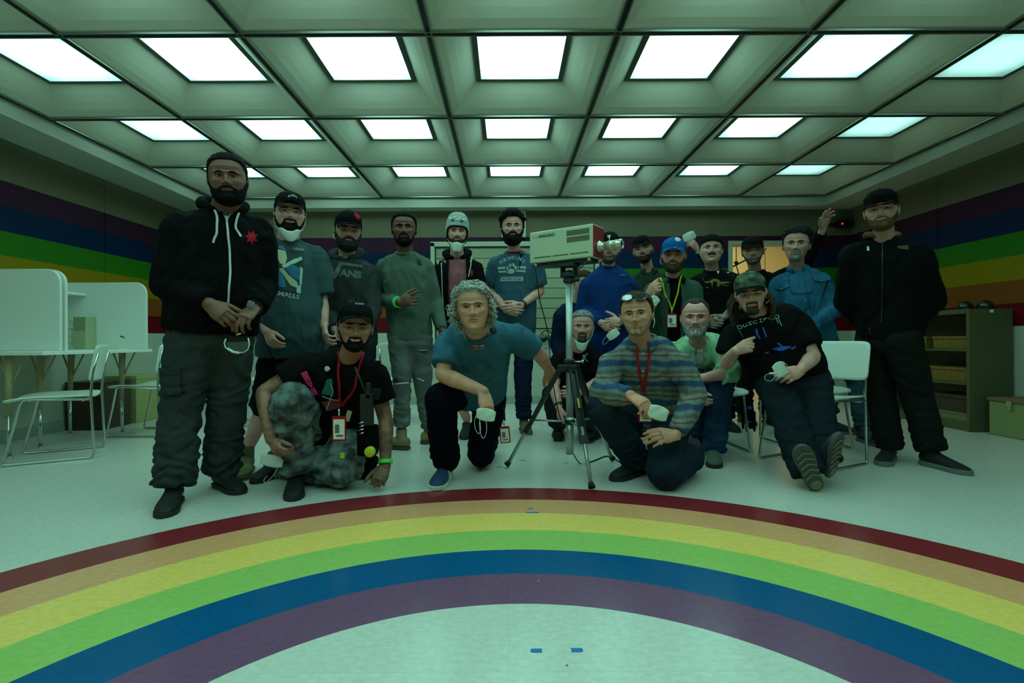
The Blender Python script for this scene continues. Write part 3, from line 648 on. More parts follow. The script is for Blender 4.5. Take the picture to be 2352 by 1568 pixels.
cable('power_cable', 'thin black cable hanging from the underside of the vintage camera', [V3(-0.40,-0.006,-Hh/2-0.012), at(1233,640,3.15), at(1240,690,3.2), at(1252,735,3.25), at(1260,775,3.3), at(1266,850,3.24), at(1284,950,3.18), at(1312,1030,3.14), G(1332,1066)+UP*0.006, G(1350,1066)+UP*0.006], 0.0035, M_RUBBER)
cable('floor_cable', 'thin black cable curving along the floor right of the front tripod leg', [G(1350,1064)+UP*0.005, G(1368,1058)+UP*0.005, G(1395,1049)+UP*0.005, G(1425,1062)+UP*0.005, G(1448,1070)+UP*0.005], 0.0045, M_RUBBER)
# headset lying on the window sill
hb = Vector(((1247-CX)*(YB-0.06)/FPX, YB-0.03, WZ0+0.03))
t = thing('headset', 'black headset with round glossy earpiece on the window sill left of the tripod column', 'headset', hb)
MB().lathe(hb+Vector((0,-0.03,0.075)), [(0.045,0),(0.055,0.01),(0.055,0.035),(0.04,0.05),(0.01,0.052)], 24, axis=(0,-1,0.2)).build('earpiece', M_GLOSS, t, smooth=True)
MB().lathe(hb+Vector((0.10,-0.0,0.065)), [(0.035,0),(0.05,0.01),(0.05,0.035),(0.03,0.05)], 24, axis=(0.4,-1,0)).build('earpiece', M_BLACK, t, smooth=True)
MB().tube([hb+Vector((0.05+0.075*cos(a), -0.01, 0.09+0.09*sin(a))) for a in [pi*k/12 for k in range(13)]], 0.008, 8).build('headband', M_BLACK, t, smooth=True)
# ================================================================== PEOPLE: BUILDER
_G3 = RNG.normal(size=(256, 3)); _G3 /= np.linalg.norm(_G3, axis=1, keepdims=True); _PM = RNG.permutation(256)
def perlin(p):
    p = np.asarray(p, dtype=float); i0 = np.floor(p).astype(int); f = p - i0; u = f*f*f*(f*(f*6-15)+10); out = np.zeros(len(p)); 
    for dx in (0,1):
        for dy in (0,1):
            for dz in (0,1):
                h = _PM[(_PM[(_PM[(i0[:,0]+dx) & 255] + i0[:,1]+dy) & 255] + i0[:,2]+dz) & 255]
                d = f - np.array([dx,dy,dz]); w = (u[:,0] if dx else 1-u[:,0])*(u[:,1] if dy else 1-u[:,1])*(u[:,2] if dz else 1-u[:,2])
                out += w*np.einsum('ij,ij->i', _G3[h], d)
    return out
def sstep(a, b, x): t = np.clip((x-a)/(b-a), 0, 1); return t*t*(3-2*t)
def catmull(pts, rad, sub=5):
    P_ = [np.array(p, float) for p in pts]; out = []; ro = []
    for i in range(len(P_)-1):
        p0, p1, p2, p3 = P_[max(0,i-1)], P_[i], P_[i+1], P_[min(len(P_)-1,i+2)]
        for k in range(sub):
            s = k/sub; out.append(0.5*((2*p1)+(p2-p0)*s+(2*p0-5*p1+4*p2-p3)*s*s+(-p0+3*p1-3*p2+p3)*s**3)); ro.append(rad[i]*(1-s)+rad[i+1]*s)
    out.append(P_[-1]); ro.append(rad[-1]); return out, ro
def limb(mb, pts, rad, n=14, sq=1.0, up=None, caps=True, sub=5):
    o, r = catmull(pts, rad, sub) if sub > 1 else (pts, rad)
    mb.tube(o, r, n, sq=sq, up=up)
    if caps: mb.ball(pts[0], rad[0]*0.98, n); mb.ball(pts[-1], rad[-1]*0.98, n)
def remesh(mb, vox, smooth=3, fac=0.5):
    me = bpy.data.meshes.new('tmp'); me.from_pydata(mb.v, [], mb.f); bm = bmesh.new(); bm.from_mesh(me); bmesh.ops.recalc_face_normals(bm, faces=bm.faces); bm.to_mesh(me); bm.free()
    o = bpy.data.objects.new('tmp', me); COL.objects.link(o)
    r = o.modifiers.new('r', 'REMESH'); r.mode = 'VOXEL'; r.voxel_size = vox
    if smooth: s = o.modifiers.new('s', 'SMOOTH'); s.factor = fac; s.iterations = smooth
    e = o.evaluated_get(bpy.context.evaluated_depsgraph_get()); m2 = e.to_mesh(); n = len(m2.vertices)
    V = np.empty(n*3); m2.vertices.foreach_get('co', V); V = V.reshape(-1,3).copy()
    Nn = np.empty(n*3); m2.vertices.foreach_get('normal', Nn); Nn = Nn.reshape(-1,3).copy()
    F = [tuple(p.vertices) for p in m2.polygons]; e.to_mesh_clear(); bpy.data.objects.remove(o); bpy.data.meshes.remove(me)
    return V, F, Nn
def bvh_of(V, F): return BVHTree.FromPolygons([tuple(v) for v in V], F)
def wrinkle(V, Nn, amp, sc=(7,7,9), seed=0.0):
    if amp <= 0: return V
    q = V*np.array(sc) + seed; w = np.stack([perlin(q*0.5+7), perlin(q*0.5+31), perlin(q*0.5+53)], 1)
    n1 = perlin(q + w*1.6); n2 = perlin(q*2.1 + w*2 + 11)
    d = (1-2.6*np.abs(n1))*0.7 + n1*0.5 + (0.5-1.4*np.abs(n2))*0.35
    return V + Nn*(amp*(d-0.35))[:,None]
# ---- head
_HV = np.array([0,.015,.04,.08,.17,.30,.42,.55,.70,.82,.92,.98,1.0])
_HW = np.array([.000,.019,.031,.043,.0565,.0685,.0770,.081,.0800,.073,.054,.029,0])
_HF = np.array([.055,.070,.080,.087,.086,.088,.087,.086,.089,.078,.052,.025,0])
_HB = np.array([-.050,-.030,-.010,.012,.034,.062,.085,.098,.104,.092,.062,.030,0])
NV_, NP_ = 104, 88
def head_geo(o):
    """local head: columns x (image right), f (forward), u (0 chin .. 1 top, in v) ; returns X,F,V arrays on a grid"""
    jaw = o.get('jaw', 1.0); fat = o.get('fat', 1.0)
    tt = np.linspace(0, 1, NV_); v = 0.5-0.5*np.cos(pi*tt); v = 0.72*tt + 0.28*v; v[0] = 0; v[-1] = 1
    s = np.linspace(-1, 1, NP_, endpoint=False); ph = pi*(0.62*s + 0.38*s**3)
    Vv, Ph = np.meshgrid(v, ph, indexing='ij')
    w = np.interp(Vv, _HV, _HW); fr = np.interp(Vv, _HV, _HF); bk = np.interp(Vv, _HV, _HB)
    low = 1 - sstep(0.05, 0.42, Vv); w = w*(1 + low*(jaw-1))*(1+ (fat-1)*(1-sstep(.3,.6,Vv)))
    c, sn = np.cos(Ph), np.sin(Ph); e = 0.88
    X = np.sign(sn)*np.abs(sn)**e*w; cc = np.sign(c)*np.abs(c)**0.94
    F = np.where(c > 0, cc*fr, -np.abs(cc)*bk)
    front = sstep(0.0, 0.5, c)
    def g(x0, v0, sx, sv, a): return a*np.exp(-((X-x0)/sx)**2-((Vv-v0)/sv)**2)
    d = g(0,.375,.0120,.038,.027*o.get('nose',1)) + g(0,.45,.0095,.055,.018) + g(0,.52,.010,.05,.008)
    for q in (-1, 1):
        d += g(q*.0145,.355,.0070,.020,.011) + g(q*.031,.515,.0170,.038,-.0140) + g(q*.040,.31,.012,.05,-.002) + g(q*.028,.580,.026,.022,.0100) + g(q*.046,.405,.020,.060,.0065*o.get('cheek',1)) + g(q*.030,.28,.010,.05,-.003)
    sm = o.get('smile', 0.0); vm = .243 + sm*0.45*(X/.03)**2*.06
    def h(dv, sx, sv, a): return a*np.exp(-(X/sx)**2-((Vv-(vm+dv))/sv)**2)
    d += h(.017,.025,.012,.0050) + h(-.018,.022,.013,.0060) + h(0,.029,.0055,-.0055) + g(0,.085,.019,.040,.0075) + g(0,.175,.022,.020,-.004) + g(0,.295,.006,.02,-.0015)
    F = F + d*front
    return X, F, Vv, Ph
class Head:
    def __init__(s, c, hh, yaw, pitch, roll, o):
        s.k = hh/0.235; s.hh = hh; s.o = o; s.X, s.F, s.Vv, s.Ph = head_geo(o)
        s.c = np.array(c, float)
        R = Matrix.Rotation(radians(yaw), 3, 'Z') @ Matrix.Rotation(radians(pitch), 3, 'X') @ Matrix.Rotation(radians(roll), 3, 'Y')
        s.R = np.array(R)
        loc = np.stack([s.X.ravel()*s.k, -s.F.ravel()*s.k + 0.012*s.k, (s.Vv.ravel()-0.5)*hh], 1)
        s.loc = loc; s.V = loc @ s.R.T + s.c
        n = NV_*NP_; F = []
        for i in range(NV_-1):
            for j in range(NP_):
                j2 = (j+1) % NP_; F.append((i*NP_+j, i*NP_+j2, (i+1)*NP_+j2, (i+1)*NP_+j))
        s.Fc = F
        # vertex normals
        Fa = np.array(F); e1 = s.V[Fa[:,2]]-s.V[Fa[:,0]]; e2 = s.V[Fa[:,3]]-s.V[Fa[:,1]]; fn = np.cross(e1, e2)
        if np.einsum('ij,ij->i', fn, s.V[Fa].mean(1)-s.c).sum() < 0: fn = -fn
        N_ = np.zeros_like(s.V)
        for q in range(4): np.add.at(N_, Fa[:,q], fn)
        L = np.linalg.norm(N_, axis=1, keepdims=True); L[L<1e-12] = 1; s.N = N_/L
        s.N[:NP_] = -s.R[:,2]; s.N[-NP_:] = s.R[:,2]
        s.v = s.Vv.ravel(); s.ph = s.Ph.ravel(); s.x = s.X.ravel()
        s.bl = BVHTree.FromPolygons([tuple(p) for p in loc], F)
    def w(s, x, f, v):        # local metres (unscaled head) to world; f forward
        return s.R @ np.array([x*s.k, -f*s.k + 0.012*s.k, (v-0.5)*s.hh]) + s.c
    def surf(s, x, v):        # forward surface distance at x, v
        r = s.bl.ray_cast(Vector((x*s.k, -0.4, (v-0.5)*s.hh)), Vector((0,1,0)))
        return (0.012*s.k - r[0].y)/s.k if r[0] else 0.08
    def at(s, x, v, off=0.0): return s.w(x, s.surf(x, v)+off, v)
    def idx(s, ph, v): i = int(np.argmin(np.abs(s.Vv[:,0]-v))); j = int(np.argmin(np.abs(s.Ph[0]-ph))); return i*NP_+j
    def shell(s, m, t, rough=0.0, rs=60, inset=0.004):
        """surface copy pushed out by t where m=1; returns V,F"""
        nz = perlin(s.loc*rs)*rough + perlin(s.loc*rs*2.3)*rough*0.5 if rough else 0
        V = s.V + s.N*((t + nz)*m - inset*(1-m))[:,None]
        Fa = np.array(s.Fc); keep = m[Fa].max(1) > 0.02
        return V, [tuple(f) for f in Fa[keep]]
def hairline(ph, style):
    a = np.abs(ph)*180/pi
    if style == 'receding': return np.interp(a, [0,15,35,50,70,85,95,120,180], [.83,.845,.88,.78,.66,.47,.45,.22,.16])
    return np.interp(a, [0,20,45,62,75,84,95,110,130,180], [.80,.80,.775,.69,.61,.46,.46,.33,.20,.15])
def beard_mask(h, kind):
    a = np.abs(h.ph)*180/pi; v, x = h.v, h.x
    if kind in ('full', 'stubble', 'long'):
        up = np.interp(a, [0,14,22,40,60,78,95,180], [.325,.325,.295,.27,.32,.46,.50,.50]); m = sstep(0, .035, up-v)*(1-sstep(92,104,a))
    elif kind == 'goatee': m = (1-sstep(.026,.036,np.abs(x)))*sstep(0,.03,.33-v)*(a<80)
    elif kind == 'mustache': m = (1-sstep(.026,.034,np.abs(x)))*sstep(.0,.02,.33-v)*sstep(.255,.27,v)*(a<80)
    elif kind == 'chinstrap': m = sstep(0,.03,np.interp(a,[0,20,40,60,78,95],[.33,.33,.19,.21,.45,.50])-v)*(1-sstep(92,104,a))
    lips = ((x/.0285)**2 + ((v-.243-h.o.get('smile',0)*0.45*(x/.03)**2*.06)/.029)**2); m = m*sstep(0.75, 1.25, lips)
    if kind != 'mustache': m = m*(1-0.0)
    return m
MATS = {}
def M(name, *a, **k):
    if name not in MATS: MATS[name] = mat(name, *a, **k)
    return MATS[name]
def skin(tone):
    key = 'skin_%d_%d_%d' % tuple(int(c*1000) for c in tone)
    if key in MATS: return MATS[key]
    m = mat(key, tone, 0.5, var=0.10, vscale=18, bump=0.08, bscale=500, spec=0.4)
    b = m.node_tree.nodes['Principled BSDF']; b.inputs['Subsurface Weight'].default_value = 0.06; b.inputs['Subsurface Radius'].default_value = (0.01,0.004,0.002)
    MATS[key] = m; return m
def fabric(name, col, bump=0.25, bscale=220, rough=0.9, var=0.06, col2=None, vscale=12):
    return M(name, tuple(c*0.42 if max(col) < 0.03 else c*0.86 for c in col), rough, bump=bump, bscale=bscale, var=var, spec=0.06, col2=col2, vscale=vscale)
M_EYEW = mat('eye_white', (0.55,0.53,0.48), 0.3); M_IRIS = mat('iris_dark', (0.02,0.014,0.01), 0.2); M_TEETH = mat('teeth', (0.75,0.73,0.66), 0.3)
def hairmat(name, col): return M(name, col, 0.8, bump=0.7, bscale=140, var=0.35, vscale=60, spec=0.10, stretch=(1,1,0.35))

def hand_geo(mb, W, D, Nn, ts, curl=(30,32,34,36), thumb=35, k=1.0, spread=4.0, tcurl=20, fat=1.0):
    """W wrist, D finger direction, Nn back-of-hand normal, ts +1/-1 thumb side sign along D x Nn"""
    W = Vector(W); D = Vector(D).normalized(); Nn = Vector(Nn); Nn = (Nn - D*Nn.dot(D)).normalized(); S = D.cross(Nn)*ts
    q = k*fat
    limb(mb, [W-D*0.015*k, W+D*0.02*k, W+D*0.055*k, W+D*0.082*k], [0.027*q, 0.034*q, 0.041*q, 0.038*q], 12, sq=0.46, up=Nn, caps=False, sub=2)
    mb.ball(W+D*0.078*k, (0.010*q,)*3, 8)
    base = [(0.028,0.086,0.073,0.0088),(0.0095,0.091,0.082,0.0090),(-0.0095,0.088,0.076,0.0086),(-0.028,0.080,0.060,0.0078)]
    for i, (ls, ld, L, r) in enumerate(base):
        p = W + S*ls*q + D*(ld-0.008)*k; a = 0.0; dirs = Vector(D); sp = radians(spread*(1.5-i)); dirs = (D*cos(sp) + S*sin(sp)).normalized()
        c = radians(curl[i] if hasattr(curl, '__len__') else curl); pts = [p - dirs*0.012*k, p]; rr = [r*q*1.02, r*q*1.08]
        for seg, (fr, ba) in enumerate(((0.44,0.85),(0.31,1.15),(0.25,0.8))):
            a += c*ba; d2 = dirs*cos(a) - Nn*sin(a); p = p + d2*(L*fr*k); pts.append(p); rr.append(r*q*(1.0,0.92,0.78)[seg])
        for u in range(len(pts)-1): mb.tube([pts[u], pts[u+1]], [rr[u], rr[u+1]], 10)
        for u in range(1, len(pts)): mb.ball(pts[u], rr[u]*1.0, 10)
    t0 = W + S*0.022*q + D*0.022*k - Nn*0.004*k; a = radians(thumb); d1 = (D*cos(a) + S*sin(a) - Nn*0.25).normalized()
    b_ = radians(thumb-tcurl); d2 = (D*cos(b_) + S*sin(b_) - Nn*0.35).normalized(); t1 = t0 + d1*0.042*k; t2 = t1 + d2*0.034*k; t3 = t2 + (d2*0.9 - Nn*0.1 + D*0.15).normalized()*0.024*k
    for (a_, b2, r1, r2) in ((t0,t1,0.0150,0.0120),(t1,t2,0.0115,0.0105),(t2,t3,0.0105,0.0085)): mb.tube([a_, b2], [r1*q, r2*q], 10); mb.ball(b2, r2*q, 10); mb.ball(a_, r1*q, 10)
    return D, Nn, S
def unit(v): v = np.asarray(v, float); return v/max(1e-9, np.linalg.norm(v))

def shoe(parent, ankle, toe, up, style, k=1.0, name='shoe'):
    """ankle: ankle joint, toe: point on the ground under the toe tip (or in the air); up: shoe up vector"""
    A = Vector(ankle); T = Vector(toe); U = Vector(up).normalized(); D = (T - A); D = (D - U*D.dot(U)); L0 = D.length; D.normalize(); S = D.cross(U)
    z0 = (T - A).dot(U)                     # sole plane level below the ankle
    heel = A + U*z0 - D*0.065*k; L = 0.29*k; hi = style.get('high', 0.0)
    def sec(s, z, w, h0, n=16, flat=0.0):
        out = []
        for j in range(n):
            a = 2*pi*j/n; x = cos(a)*w; y = sin(a)
            y = h0[0] + (h0[1]-h0[0])*(0.5+0.5*y); out.append(heel + D*s*L + S*x + U*y)
        return out
    prof = [(0.0,0.022,0.03,0.075),(0.03,0.034,0.02,0.088),(0.12,0.038,0.015,0.100),(0.25,0.039,0.015,0.105),(0.38,0.040,0.015,0.096),(0.52,0.044,0.014,0.080),(0.66,0.049,0.013,0.066),(0.80,0.049,0.013,0.054),(0.91,0.040,0.013,0.044),(0.98,0.022,0.014,0.034),(1.0,0.008,0.018,0.026)]
    mb = MB(); vs = []; n = 16
    for s_, w, a, b in prof: vs += sec(s_, 0, w*k, (a*k, b*k), n)
    fs = [(i*n+j, i*n+(j+1)%n, (i+1)*n+(j+1)%n, (i+1)*n+j) for i in range(len(prof)-1) for j in range(n)] + [tuple(range(n-1,-1,-1)), tuple((len(prof)-1)*n+j for j in range(n))]
    mb.add(vs, fs); mb.tube([A + U*(z0+0.06*k) + D*0.0, A + U*(z0+(0.105+hi)*k)], [0.040*k, 0.042*k], 16); 
    V, F, Nn = remesh(mb, 0.006, 2); up_ = mesh_obj(name, V, F, style['upper'], parent)
    ol = []
    for s_, w in ((-0.01,0.018),(0.02,0.032),(0.12,0.040),(0.3,0.040),(0.45,0.042),(0.62,0.050),(0.76,0.053),(0.88,0.047),(0.97,0.032),(1.02,0.012)): ol.append((s_, w))
    pts = [heel + D*s_*L + S*w*k for s_, w in ol] + [heel + D*s_*L - S*w*k for s_, w in reversed(ol)]
    MB().prism(pts, U*0.001, U*(style.get('th', 0.024)*k)).build('sole', style['sole'], up_, bevel=0.004)
    if style.get('lace'):
        mb = MB()
        for q in range(4):
            s_ = 0.34+0.075*q; zt = (0.098-0.0115*q)*k
            mb.tube([heel + D*s_*L + S*x*k + U*(zt - abs(x)*0.35*k + 0.002) for x in (-0.024,-0.012,0,0.012,0.024)], 0.0030*k, 6)
        mb.build('laces', style['lace'], up_, smooth=True)
    if style.get('stripe'):
        mb = MB()
        for q in range(3):
            for sg in (-1, 1):
                s_ = 0.36+0.085*q; b0 = heel + D*s_*L + S*sg*0.0445*k + U*0.030*k; mb.prism([b0, b0+D*0.014*k, b0+D*(-0.012)*k - S*sg*0.010*k + U*0.042*k, b0-D*0.026*k - S*sg*0.010*k + U*0.042*k], S*sg*0.0, S*sg*0.0035)
        mb.build('stripes', style['stripe'], up_)
    return up_

class Person:
    pass
def person(spec):
    """spec: dict of pixel joints (x, y, depth), clothing and head options"""
    p = Person(); s = dict(spec); J = {}; ds = s.get('ds', 1.0)
    if ds != 1.0:
        for kx, v in list(s.items()):
            if len(kx) <= 4 and isinstance(v, tuple) and len(v) == 3 and (kx in ('head','N') or (kx[0] in 'SEWTHKA' and kx[1:] in ('L','R'))): s[kx] = (v[0], v[1], v[2]*ds)
        s['hh'] = s.get('hh', 0.235)*(1+(ds-1)*0.75); s['hk'] = s.get('hk', 1.0)*ds
    for kx in ('head','N','SL','SR','EL','ER','WL','WR','HL','HR','KL','KR','AL','AR'):
        J[kx] = np.array(P(*s[kx]))
    for kx in ('TL','TR'): J[kx] = np.array(P(*s[kx])) if kx in s else J['W'+kx[1]] + unit(J['W'+kx[1]]-J['E'+kx[1]])*0.15
    # turn the torso part of the way towards the photographer and lift the collar to the chin
    ang = atan2(J['N'][0], J['N'][1]); tk = s.get('turn', 0.75)*np.tan(ang)
    for kx in ('SL','SR','EL','ER','HL','HR') + (('WL','TL','WR','TR') if s.get('turnh', True) else ()):
        x_, y_, d_ = s[kx] if kx in s else (None,)*3
        if x_ is None: continue
        dd = d_ - (x_-s['N'][0])*d_/FPX*tk; J[kx] = np.array(P(x_, y_, dd))
    for q in 'LR':
        if 'T'+q not in s: J['T'+q] = J['W'+q] + unit(J['W'+q]-J['E'+q])*0.15
    if s.get('autofeet'):                     # legs hidden in the photo: stand them straight on the floor
        for q in 'LR':
            h_ = J['H'+q]; J['A'+q] = np.array([h_[0]+(0.03 if q == 'R' else -0.03), h_[1]+0.02, 0.095]); J['K'+q] = (h_+J['A'+q])/2 + np.array([0,-0.02,0.02]); s['F'+q] = Vector((J['A'+q][0], J['A'+q][1]-0.19, 0.0))
    J['N'] = J['N'] + np.array([0,0,s.get('lift', 0.032)])
    p.J = J; p.s = s; base = (J['AL']+J['AR'])/2
    root = thing('person', s['label'], 'person', (base[0], base[1], 0)); p.root = root
    bw = s.get('bw', 1.0)                       # build
    hips = (J['HL']+J['HR'])/2; N0 = J['N']; rS = unit(J['SR']-J['SL']); rH = unit(J['HR']-J['HL']); spine = N0-hips; Ls = np.linalg.norm(spine); up = spine/Ls
    def rings(tab, extra=0.0):
        out = []
        for t, w, d, off in tab:
            r = unit(rH*(1-t)+rS*max(0,t)); r = unit(r - up*r.dot(up)); f = np.cross(r, up)
            out.append((hips+spine*t + f*(off-0.015+0.03*t*(1-t)*4*0), r, f, w+extra, d+extra))
        return out
    def loft(mb, R, n=26, e=2.4):
        vs = []
        for c, r, f, w, d in R:
            for j in range(n):
                a = 2*pi*j/n; ca, sa = cos(a), sin(a); k_ = (abs(ca)**e+abs(sa)**e)**(-1/e); vs.append(c + r*(ca*k_*w) + f*(sa*k_*d))
        m = len(R); fs = [(i*n+j, i*n+(j+1)%n, (i+1)*n+(j+1)%n, (i+1)*n+j) for i in range(m-1) for j in range(n)] + [tuple(range(n-1,-1,-1)), tuple((m-1)*n+j for j in range(n))]
        mb.add(vs, fs)
    # ------------ head
    fc = s.get('face', (0,0,0)); H = Head(J['head'], s.get('hh', 0.235), fc[0]-math.degrees(atan2(J['head'][0], J['head'][1]))*0.9, fc[1], fc[2], s.get('ho', {})); p.H = H
    tone = s.get('tone', (0.50,0.31,0.22)); ms = skin(tone); k = H.k
    parts = []   # (V, F, mi)
    cols = []
    def addp(V, F, mi): parts.append((np.asarray(V), F, mi))
    smv = .243 + H.o.get('smile',0)*0.45*(H.x/.03)**2*.06; lipm = ((H.x/.0285)**2 + ((H.v-smv)/.027)**2) < 1
    Fa = np.array(H.Fc); fl = lipm[Fa].mean(1) > 0.6; fl &= (np.cos(H.ph[Fa[:,0]]) > 0)
    b = MB(); b.add(H.V, H.Fc)
    mi_head = np.where(fl, 1, 0)
    # ears
    e = MB()
    for q in (-1, 1):
        c = H.w(q*0.0775, -0.006, 0.475); Rm = Matrix(H.R.tolist()) @ Matrix.Rotation(q*radians(22), 3, 'Z')
        e.ball(c, (0.007*k, 0.017*k, 0.030*k), 14, M=Rm)
        e.tube([np.array(c) + np.array(Rm @ Vector((q*0.004*k, -0.0145*k*cos(a), 0.028*k*sin(a)+0.002))) for a in np.linspace(-1.6, 3.6, 12)], 0.0042*k, 6)
    # lids
    open_ = s.get('eye', 0.5); lid = MB(); ew = MB(); ir = MB()
    for q in (-1, 1):
        f0 = H.surf(q*0.031, 0.512) - 0.0078; c = H.w(q*0.031, f0, 0.512); r = 0.0136*k
        ew.ball(c, r, 14)
        def sph(rr, e0, e1, nn=7):
            vs = []; m = 12
            for i in range(nn+1):
                el = e0 + (e1-e0)*i/nn
                for j in range(m+1):
                    az = -1.5 + 3.0*j/m; x = sin(az); y = -cos(az)*cos(el); z = cos(az)*sin(el)
                    vs.append(np.array(c) + H.R @ np.array([x*rr, y*rr, z*rr]))
            return vs, [(i*(m+1)+j, i*(m+1)+j+1, (i+1)*(m+1)+j+1, (i+1)*(m+1)+j) for i in range(nn) for j in range(m)]
        o_ = open_; lid.add(*sph(r*1.07, radians(6+26*o_), radians(95))); lid.add(*sph(r*1.06, radians(-95), radians(-8-16*o_)))
        gz = H.R @ np.array([0,-1,0.0]); tocam = unit(np.array([0,0,CAMH])-c); gd = unit(gz*0.4+tocam*0.6)
        ir.ball(np.array(c)+gd*r*0.50, r*0.62, 12)
    # body: torso, legs, neck
    tb = MB(); ww, wd = 0.150*bw, 0.105*bw
    loft(tb, rings([(-0.16,0.09*bw,0.07*bw,0),(-0.05,0.130*bw,0.085*bw,0),(0.08,0.135*bw,0.085*bw,0),(0.35,0.122*bw,0.082*bw,0.0),(0.62,0.130*bw,0.088*bw,0),(0.85,0.125*bw,0.078*bw,-0.005),(0.96,0.075,0.058,-0.005)]))
    nk = s.get('neck', 1.0); hb = H.w(0, -0.018, 0.22); hb2 = H.w(0, -0.005, 0.10)
    limb(tb, [N0 - up*0.05, N0 + (np.array(hb2)-N0)*0.4 + np.cross(rS, up)*(-0.008), hb], [0.062*nk, 0.056*nk, 0.055*nk*k], 18)
    for q in 'LR': limb(tb, [N0 - up*0.050 + (J['S'+q]-N0)*0.15, J['S'+q]-up*0.008], [0.040, 0.038], 12)
    for q in 'LR':
        h_, kn, an = J['H'+q], J['K'+q], J['A'+q]
        rt = s['pants'].get('r', (0.098,0.078,0.070)); limb(tb, [h_, h_*0.5+kn*0.5, kn], [rt[0]*0.80, rt[0]*0.45+rt[1]*0.35, min(0.056, rt[1]*0.78)], 14); limb(tb, [kn, kn*0.65+an*0.35, an], [min(0.054, rt[1]*0.78), min(0.055, rt[2]*0.9), 0.036], 14)
    V, F, _ = remesh(tb, 0.011, 4)
    addp(V, F, 0)
    # arms and hands
    armk = s.get('arm', 1.0); p.hand = {}
    for q in 'LR':
        S_, E_, W_, T_ = J['S'+q], J['E'+q], J['W'+q], J['T'+q]; ab = MB()
        limb(ab, [S_-up*0.006, S_*0.6+E_*0.4, E_*0.9+S_*0.1, E_*0.97+W_*0.03, E_*0.72+W_*0.28, E_*0.35+W_*0.65, W_], [(0.047 if s['top'].get('sr',.068) > .06 else .040)*armk, 0.047*armk, 0.041*armk, 0.041*armk, 0.044*armk, 0.035*armk, 0.027*armk], 14, sub=3)
        hk = s.get('hand'+q, {}); D = unit(T_-W_); nn = hk.get('n', None)
        if nn is None: nn = np.cross(D, [0,0,1.0]); nn = nn if nn[1] < 0 else -nn
        hd = hand_geo(ab, W_, D, nn, hk.get('t', -1 if q == 'L' else 1), hk.get('c', (28,32,34,36)), hk.get('th', 35), hk.get('k', 1.0)*s.get('hk', 1.0), hk.get('sp', 4), hk.get('tc', 20))
        p.hand[q] = (W_, hd)
        V, F, _ = remesh(ab, 0.0036, 2, 0.4); addp(V, F, 2 if s.get('tattoo') else 0)
    mo = MB(); xs = [-.0245,-.016,-.008,0,.008,.016,.0245]
    mo.tube([H.at(x, .243 + H.o.get('smile',0)*0.45*(x/.03)**2*.06, -0.0004) for x in xs], [.0006*k,.0014*k,.0017*k,.0018*k,.0017*k,.0014*k,.0006*k], 6)  # dark tube paints the shade in the crease between the lips
    addp(mo.v, mo.f, 5)
    addp(H.V, H.Fc, mi_head); addp(e.v, e.f, 0); addp(lid.v, lid.f, 0); addp(ew.v, ew.f, 3); addp(ir.v, ir.f, 4)
    lipc = s.get('lip', tuple(min(1, c*f_) for c, f_ in zip(tone, (0.95,0.62,0.62))))
    ml = M('lip_%d' % int(lipc[0]*1000+lipc[1]*777), lipc, 0.45)
    Va = []; Ff = []; mm = []; off = 0
    for V, F, mi in parts:
        Va.append(np.asarray(V, float).reshape(-1,3)); Ff += [tuple(i+off for i in f) for f in F]; mm += list(mi) if hasattr(mi, '__len__') else [mi]*len(F); off += len(V)
    body = mesh_obj('body', np.vstack(Va), Ff, [ms, ml, s.get('tattoo') or ms, M_EYEW, M_IRIS, M('mouth_shade_line', (0.07,0.025,0.022), 0.5)], root, True, mm); p.body = body
    p.bvh_body = bvh_of(np.vstack(Va), Ff)
    # brows
    hc = s.get('hair_col', (0.03,0.02,0.012)); mh = hairmat('hair_%d_%d' % (int(hc[0]*1000), int(hc[2]*1000)), hc); p.mh = mh
    bc = s.get('brow_col', hc); mbw = hairmat('brow_%d_%d' % (int(bc[0]*1000), int(bc[2]*1000)), bc)
    for q in (-1, 1):
        xs = [0.013,0.022,0.031,0.040,0.047]; vsn = [.574,.582,.585,.580,.566]
        w = MB(); w.tube([H.at(q*x, v_, 0.0008) for x, v_ in zip(xs, vsn)], [0.0028*k,0.0042*k,0.0042*k,0.0034*k,0.0015*k], 6)
        w.build('eyebrow', mbw, root, smooth=True)
    # nostrils shading comes from geometry; mouth line / teeth
    if s.get('teeth'):
        w = MB(); sm = H.o.get('smile', 0)
        for i in range(-4, 5):
            x = i*0.0042; v_ = .243 + sm*0.45*(x/.03)**2*.06 + 0.002; w.box(H.at(x, v_, 0.0016), (0.0039*k, 0.003, 0.0085*k), rot=Matrix(H.R.tolist()))
        w.build('teeth', M_TEETH, root, bevel=0.0008)
    # hair
    hs = s.get('hair', 'short')
    if hs != 'none':
        m = sstep(0, .05, H.v - hairline(H.ph, 'receding' if hs in ('receding',) else 'n'))
        t = s.get('hair_t', 0.010); tt = t*(0.6+0.4*sstep(.5,.9,H.v))
        if hs == 'quiff': tt = tt + 0.022*sstep(.80,.97,H.v)*sstep(-0.2,0.9,np.cos(H.ph)) + 0.006
        V, F = H.shell(m, tt, s.get('hair_r', 0.0045), s.get('hair_rs', 85)); mesh_obj('hair', V, F, mh, root)
    bd = s.get('beard')
    if bd:
        kind, t, bcol = bd; m = beard_mask(H, kind); mb_ = hairmat('beard_%d_%d' % (int(bcol[0]*1000), int(bcol[2]*1000)), bcol)
        tt = t*(0.45 + 0.55*sstep(.28,.05,H.v) if kind != 'x' else 1) if t > 0.004 else t
        tt = t*(0.5+0.5*(1-sstep(.05,.30,H.v))) if t > 0.004 else t*np.ones_like(H.v)
        V, F = H.shell(m, tt, min(0.006, t*0.45), 110, 0.0025); mesh_obj('beard', V, F, mb_, root)
        if len(bd) > 3:
            pass
